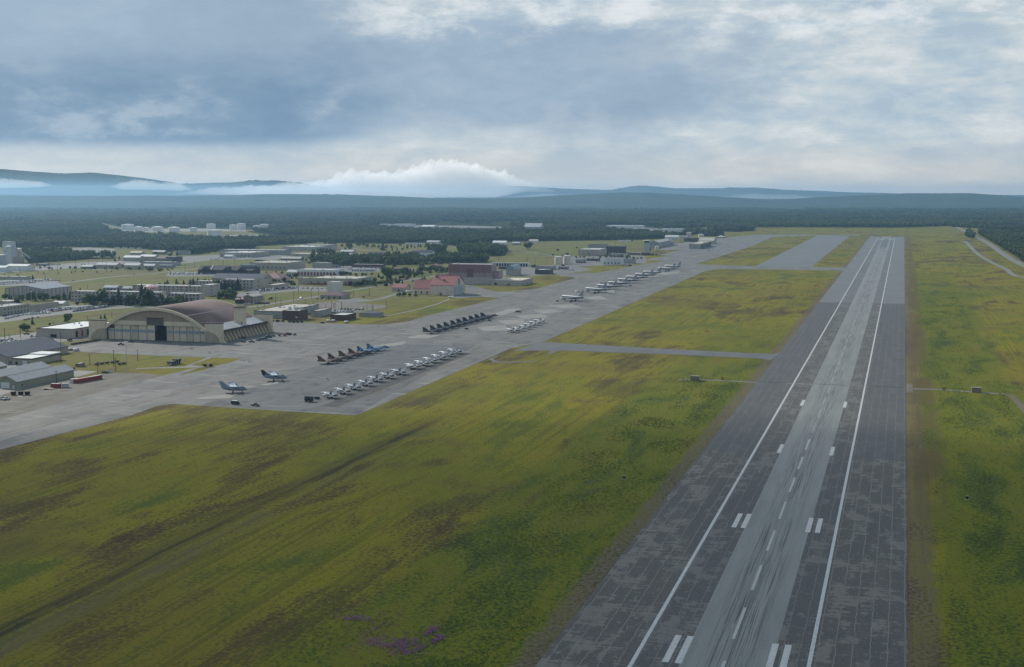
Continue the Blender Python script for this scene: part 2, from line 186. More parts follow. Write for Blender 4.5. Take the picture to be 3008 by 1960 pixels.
PAVE = {'apron':[[-469.4,594.3],[-426.8,539.6],[-419.3,562.4],[-415.5,629.8],[-414.3,674.5],[-417.8,706.1],[-413.5,715.9],[-294.1,705.7],[-292.5,709.2],[-300.4,1051.2],[-287.8,1104.7],[-302.7,2196.8],[-287.9,2266.7],[-140.5,2265.2],[-89.9,2266.2],[-87.9,2366.4],[-146.9,2366.7],[-239.4,2365.1],[-350.4,2397.7],[-344.8,2677.5],[-342.1,3318.4],[-357.8,3991.2],[-243.5,4132.4],[-120.7,4167.4],[-123.4,4257.8],[-362.6,4205.1],[-426.2,4171.5],[-447.0,4037.6],[-479.5,3863.6],[-490.2,3765.2],[-439.3,3363.9],[-494.2,3287.4],[-533.5,3296.2],[-511.8,3111.8],[-467.2,3019.9],[-472.7,2741.1],[-445.1,2707.4],[-446.5,2715.2],[-467.2,2518.3],[-438.2,2520.7],[-417.5,2497.3],[-444.8,2294.1],[-458.6,2096.3],[-522.6,2082.2],[-507.3,2021.2],[-461.0,1963.3],[-458.0,1732.5],[-476.7,1665.9],[-497.6,1662.7],[-550.8,1749.8],[-573.0,1779.6],[-529.4,1644.0],[-523.2,1548.8],[-504.8,1544.3],[-485.4,1571.9],[-459.5,1557.2],[-459.4,1502.1],[-464.0,1325.6],[-460.8,1239.6],[-473.5,1210.8],[-500.0,1204.8],[-496.5,1207.4],[-546.3,1207.6],[-587.6,1213.1],[-586.3,1209.7],[-686.2,1241.3],[-700.4,1079.0],[-655.8,1017.6],[-651.7,970.0],[-653.5,959.2],[-652.8,932.0],[-620.8,934.8],[-575.6,930.4],[-530.8,928.0],[-507.5,928.5],[-477.4,929.6],[-474.1,905.0],[-474.6,877.2],[-471.9,861.3],[-473.5,835.4],[-475.1,831.9],[-482.8,879.2],[-484.3,839.4],[-483.1,757.3],[-474.5,637.5]],'closed_runway':[[-240.1,2359.9],[-242.2,4147.7],[-147.2,4101.3],[-147.2,2361.7]],'taxiway':[[-290.3,1104.0],[-234.4,1092.8],[-175.5,1080.4],[-113.0,1070.5],[-93.1,1070.2],[-86.1,1105.9],[-92.4,1027.6],[-99.7,1036.6],[-169.8,1045.4],[-259.4,1047.1],[-261.0,1001.9],[-259.7,969.0],[-286.5,958.7],[-297.2,977.5]],'grass_island':[[-294.0,978.4],[-297.2,1030.2],[-282.4,1040.6],[-264.6,1042.5],[-259.7,996.6],[-261.6,973.9],[-284.9,964.5]],'service_road':[[-523.2,857.3],[-494.8,876.5],[-505.8,929.0],[-501.2,928.4],[-495.0,885.0],[-479.8,878.4],[-477.4,875.7],[-521.1,853.9]],'gravel_yard':[[-467.7,606.6],[-599.0,779.1],[-564.9,807.0],[-522.3,783.4],[-530.2,826.3],[-515.4,835.3],[-477.4,827.4],[-481.6,877.0],[-484.3,839.4],[-483.1,757.3],[-474.5,637.5]],'concrete_yard':[[-537.7,701.8],[-533.4,717.5],[-537.2,739.8],[-537.3,808.1],[-539.0,834.2],[-558.1,835.1],[-583.3,832.1],[-617.6,857.8],[-643.5,841.4]],'car_park':[[-832.4,1101.6],[-834.5,1126.7],[-834.6,1186.3],[-827.5,1240.3],[-820.3,1290.2],[-802.8,1315.2],[-811.9,1330.1],[-837.9,1319.5],[-882.7,1323.5],[-890.0,1292.4],[-887.3,1234.4],[-878.7,1186.8],[-885.2,1171.9]],'car_park.001':[[-749.4,990.9],[-746.7,1007.4],[-741.6,1034.8],[-741.2,1050.4],[-725.7,1029.5],[-681.0,1016.7],[-686.5,1053.9],[-667.2,1020.6],[-675.2,999.8],[-682.0,951.1],[-678.8,943.7],[-709.4,937.7]],'car_park.002':[[-801.0,1546.4],[-809.6,1627.9],[-792.0,1662.7],[-779.1,1681.6],[-734.7,1679.0],[-706.4,1614.3],[-700.2,1595.4],[-739.5,1604.9],[-761.0,1534.0],[-739.3,1451.2],[-745.2,1449.5]],'car_park.003':[[-1073.8,1849.8],[-1104.6,1912.1],[-1106.7,1943.5],[-1073.1,1942.3],[-989.9,1919.9],[-938.5,1918.3],[-919.8,1880.0],[-1001.0,1856.9],[-1052.9,1826.6]],'car_park.004':[[-1229.1,2108.3],[-1350.1,2327.4],[-1361.2,2420.7],[-1336.1,2496.1],[-1215.4,2496.0],[-1205.5,2533.4],[-1178.1,2506.6],[-1124.6,2330.9],[-1164.3,2349.6],[-1238.5,2313.4],[-1230.5,2214.5]],'gravel_lot':[[-634.3,1395.1],[-639.9,1443.6],[-618.9,1464.3],[-578.9,1435.5],[-554.5,1425.9],[-538.9,1394.4],[-543.0,1362.6],[-547.1,1346.5],[-545.1,1328.9],[-569.8,1309.7],[-591.9,1348.6]],'car_park.005':[[-1181.6,1566.9],[-1241.5,1646.7],[-1234.8,1727.9],[-1199.1,1732.6],[-1155.0,1697.1],[-1123.5,1643.7],[-1140.8,1590.9]],'car_park.006':[[-1598.5,2386.8],[-1812.5,2713.2],[-1797.9,2762.0],[-1695.0,2703.3],[-1530.7,2440.6],[-1561.2,2397.4]],'depot_yard':[[-1368.6,1816.1],[-1378.4,1866.0],[-1392.5,1963.5],[-1434.0,2062.7],[-1422.3,2159.9],[-1382.2,2228.1],[-1244.1,2183.1],[-1186.9,2082.6],[-1265.9,1953.4],[-1322.2,2007.4],[-1340.5,1909.7]],'depot_yard.001':[[-953.5,2112.5],[-912.7,2185.8],[-859.6,2200.9],[-824.8,2125.3],[-797.8,2042.4],[-828.9,1990.7],[-905.1,2033.8]],'depot_yard.002':[[-617.9,2115.7],[-609.9,2247.0],[-582.0,2318.6],[-535.9,2293.2],[-483.6,2176.4],[-494.8,2107.2],[-512.0,2039.9],[-541.1,1972.5],[-578.6,1981.1]],'depot_yard.003':[[-640.9,2529.6],[-625.4,2630.5],[-576.4,2661.2],[-537.6,2723.8],[-493.8,2701.7],[-436.9,2413.2],[-466.6,2338.5],[-497.7,2316.8],[-533.1,2281.4],[-569.4,2322.1]],'depot_yard.004':[[-512.9,2973.5],[-548.3,3332.8],[-528.0,3512.0],[-480.4,3394.0],[-491.8,3764.7],[-490.2,3765.2],[-439.3,3363.9],[-494.2,3287.4],[-533.5,3296.2],[-511.8,3111.8],[-467.2,3019.9]],'house_drive':[[-628.3,1494.6],[-625.8,1513.4],[-596.3,1492.0],[-597.5,1462.8],[-619.0,1456.6],[-636.1,1474.8]],'tank_yard':[[-2589.4,4106.0],[-2368.7,4374.7],[-2132.4,4206.8],[-2061.5,4066.8],[-2157.6,4085.4],[-2417.3,3832.6]],'tank_yard.001':[[-1912.1,3619.9],[-1927.5,3743.5],[-1841.0,3768.2],[-1765.3,3661.8],[-1808.0,3556.8]],'depot_yard.005':[[-1894.0,4853.4],[-1921.3,5035.5],[-1631.3,5040.6],[-1370.9,4883.0],[-1321.1,4705.6],[-1512.4,4672.9],[-1686.6,4645.2],[-1829.7,4787.5]],'depot_yard.006':[[-1081.9,5084.9],[-950.1,5038.3],[-691.5,4484.8],[-665.3,4314.9],[-752.1,4377.1],[-1025.7,4833.6]]}
ROAD = {'road':(8,[[-1120.9,1634.7],[-1126.2,1708.8],[-1131.7,1794.6],[-1120.5,1907.6],[-1123.8,1971.5],[-1123.1,2035.6],[-1136.9,2096.8]]),'road.001':(8,[[-1352.1,1776.4],[-1359.0,1839.6],[-1354.4,1939.6],[-1338.3,2032.0],[-1337.9,2156.4]]),'road.002':(8,[[-685.3,1351.8],[-682.8,1394.3],[-680.4,1468.0],[-678.8,1541.9],[-682.0,1600.6],[-677.9,1665.4],[-674.7,1726.9],[-681.9,1876.4],[-675.6,1934.2],[-683.4,2053.4]]),'road.003':(7,[[-614.9,1429.9],[-595.4,1469.1],[-592.8,1516.8],[-601.1,1583.5],[-602.6,1658.0]]),'path':(3.5,[[-584.2,1528.9],[-559.2,1538.5],[-515.8,1543.6],[-504.8,1544.3]]),'path.001':(3,[[-504.3,1285.7],[-501.8,1313.0],[-498.2,1370.3],[-502.7,1456.5],[-513.3,1533.4]]),'road.004':(8,[[-747.5,988.4],[-745.5,1005.8],[-742.0,1051.6],[-740.8,1058.7]]),'road.005':(8,[[-920.8,1337.3],[-884.5,1326.2],[-847.6,1333.5],[-801.9,1328.8],[-783.5,1328.9]]),'highway':(15,[[179.6,5700.6],[190.1,5509.3],[196.5,4851.3],[202.3,4259.5],[205.5,3575.7],[200.3,2969.4],[200.6,2679.3],[203.5,2516.6],[215.7,2227.2]]),'perimeter_road':(9,[[154.1,3782.7],[156.3,3614.6],[150.5,3145.9],[151.5,2786.9],[159.0,2529.8],[165.1,2384.2],[164.3,2273.8],[165.7,2203.1],[175.1,2157.7],[199.6,2057.5]]),'far_taxiway':(12,[[-280.6,3240.3],[-192.5,3219.6],[-97.7,3237.6],[-121.8,3230.7],[-86.1,3231.9]]),'equipment_strip':(5,[[-142.0,902.5],[-117.4,907.7],[-94.4,904.4],[-89.8,904.0]]),'equipment_strip.001':(5,[[4.9,902.7],[10.1,901.7],[26.2,902.6],[48.1,896.9],[60.4,894.5]]),'equipment_track':(4,[[60.5,895.7],[67.2,881.5],[70.3,825.3],[71.1,800.6]]),'road.006':(7,[[-1223.0,2925.8],[-1123.1,2782.9],[-1028.0,2692.7]]),'road.007':(7,[[-774.8,2764.9],[-688.5,2680.7],[-608.0,2538.9],[-567.6,2489.7]]),'far_clearing':(40,[[-2129.4,6265.7],[-2020.2,6397.4],[-1704.5,6347.3]])}
GRASS = {'far_field':[[-507.1,4959.5],[-411.2,5008.8],[-155.2,5081.8],[3.3,5083.2],[176.2,5176.3],[192.7,4755.4],[197.2,4149.4],[176.3,4040.3],[-157.5,4156.9],[-432.4,4232.6]]}
WOOD = {'wood':[[[-3596.8,4692.0],[-3084.9,4770.1],[-2338.9,3770.5],[-2219.8,3606.6],[-1987.7,3491.7],[-1626.8,2856.6],[-1483.3,2581.9],[-1624.8,2714.7],[-1746.8,2767.5],[-1859.6,2780.9],[-1941.1,2712.1],[-2090.8,2724.3]]],'wood.001':[[[-1753.2,2448.8],[-1656.5,2476.4],[-1547.8,2318.4],[-1473.6,2349.3],[-1443.3,2300.8],[-1476.1,2291.5],[-1488.8,2099.8],[-1608.9,2253.6]]],'wood.002':[[[-2006.3,3486.4],[-1752.7,3227.4],[-1703.3,3224.0],[-1627.0,3365.5],[-1529.3,3424.4],[-1414.4,3166.9],[-1434.3,3056.9],[-1468.4,2948.9],[-1394.4,2789.0],[-1414.6,2659.7],[-1388.4,2481.2],[-1479.5,2641.2],[-1522.3,2669.1],[-1642.0,2852.2]]],'wood.003':[[[-2081.9,4107.0],[-1949.0,4098.9],[-1976.5,4710.4],[-1778.6,4542.9],[-1686.7,4413.2],[-1552.8,4276.5],[-1379.2,4261.3],[-1153.5,4108.4],[-1105.1,4206.6],[-991.2,4239.1],[-963.3,4540.1],[-707.0,4114.8],[-734.8,4743.8],[-640.8,4387.4],[-535.2,4280.3],[-496.3,3970.3],[-551.3,3954.6],[-607.9,4226.5],[-596.3,4011.7],[-594.7,3841.6],[-610.8,3783.2],[-665.2,3664.3],[-665.7,3639.5],[-819.5,3505.2],[-902.3,3435.1],[-973.7,3403.2],[-997.1,3312.9],[-1013.2,3078.6],[-1066.5,3136.7],[-1134.4,3301.2],[-1165.7,3264.9],[-1182.4,3180.1],[-1354.9,3183.9],[-1434.2,3215.8],[-1633.4,3663.2],[-1765.3,3661.8],[-1984.6,3955.9]]],'wood.004':[[[-999.9,2280.3],[-1001.1,2351.4],[-951.8,2365.4],[-953.1,2440.6],[-922.9,2449.2],[-870.4,2317.2],[-908.7,2484.6],[-834.1,2327.5],[-813.4,2333.4],[-844.8,2440.7],[-816.2,2479.6],[-732.2,2413.4],[-720.2,2360.0],[-782.6,2301.1],[-843.6,2231.0],[-953.4,2174.1]]],'wood.005':[[[-1011.1,2856.0],[-971.4,2867.3],[-926.1,2740.7],[-942.7,2709.5]],[[-957.2,2913.6],[-942.1,3051.7],[-821.2,2828.8],[-762.1,2625.2],[-784.3,2585.2],[-895.4,2730.5]]],'wood.006':[[[-714.5,5202.8],[-533.8,5157.1],[-472.0,4581.5],[-512.6,4438.1],[-614.3,4503.6]]],'wood.007':[[[173.2,5323.1],[221.5,5222.5],[260.1,5124.0],[222.8,4419.4],[220.0,3528.5],[217.6,3010.6],[214.4,2654.5],[221.7,2290.2],[351.9,3330.1],[743.3,7084.5],[224.6,6936.7]]],'wood.008':[[[175.9,4252.0],[210.1,4807.3],[198.2,4149.7],[185.8,3944.9]]],'wood.009':[[[-1025.9,2272.8],[-1133.7,2519.3],[-1132.1,2589.6],[-1041.0,2479.1],[-1011.9,2423.8],[-924.0,2170.0]]],'forest':[[[-7387.7,8800.0],[1617.5,11366.9],[948.3,6648.7],[185.2,5499.0],[-2.2,5175.4],[-530.5,5076.7],[-634.9,5381.5],[-738.4,4767.8],[-738.4,4294.5],[-1016.2,4785.6],[-1032.5,4414.2],[-1160.9,4420.5],[-1201.2,4282.5],[-1447.2,4472.5],[-1638.3,4511.3],[-1820.3,4762.0],[-1918.6,4899.4],[-2084.6,4968.2],[-2026.3,4262.1],[-2176.7,4310.8],[-2438.4,4380.2],[-2755.4,4442.5],[-3246.3,5085.7],[-4170.3,4964.1]]]}
CLEAR = [[[-2058.8,5242.5],[-2035.9,5336.0],[-1685.9,5209.4],[-1392.5,4960.0],[-1241.5,4422.1],[-1387.3,4286.5],[-1540.6,4242.8],[-1686.7,4413.2],[-1783.6,4541.4]],[[-1131.0,5287.1],[-987.6,5236.9],[-722.9,4687.9],[-620.5,4025.0],[-698.1,4063.1],[-955.6,4503.6]],[[-2173.2,6394.8],[-2050.2,6492.4],[-1734.4,6458.5],[-1680.4,6257.6],[-1957.1,6197.8],[-2063.9,6072.9]],[[-1401.9,5055.5],[-1301.2,4986.0],[-1132.9,4331.5],[-1205.6,4356.8]],[[-2640.7,4141.2],[-2420.0,4469.6],[-2204.4,4531.0],[-2038.3,4195.0],[-2042.8,4072.2],[-1815.1,3775.5],[-1739.7,3618.6],[-1865.3,3526.6],[-1910.6,3527.6],[-2204.6,3808.8],[-2463.4,3862.9]],[[-1958.7,3878.9],[-1923.0,3889.1],[-1847.2,3735.6],[-1881.5,3725.8]]]
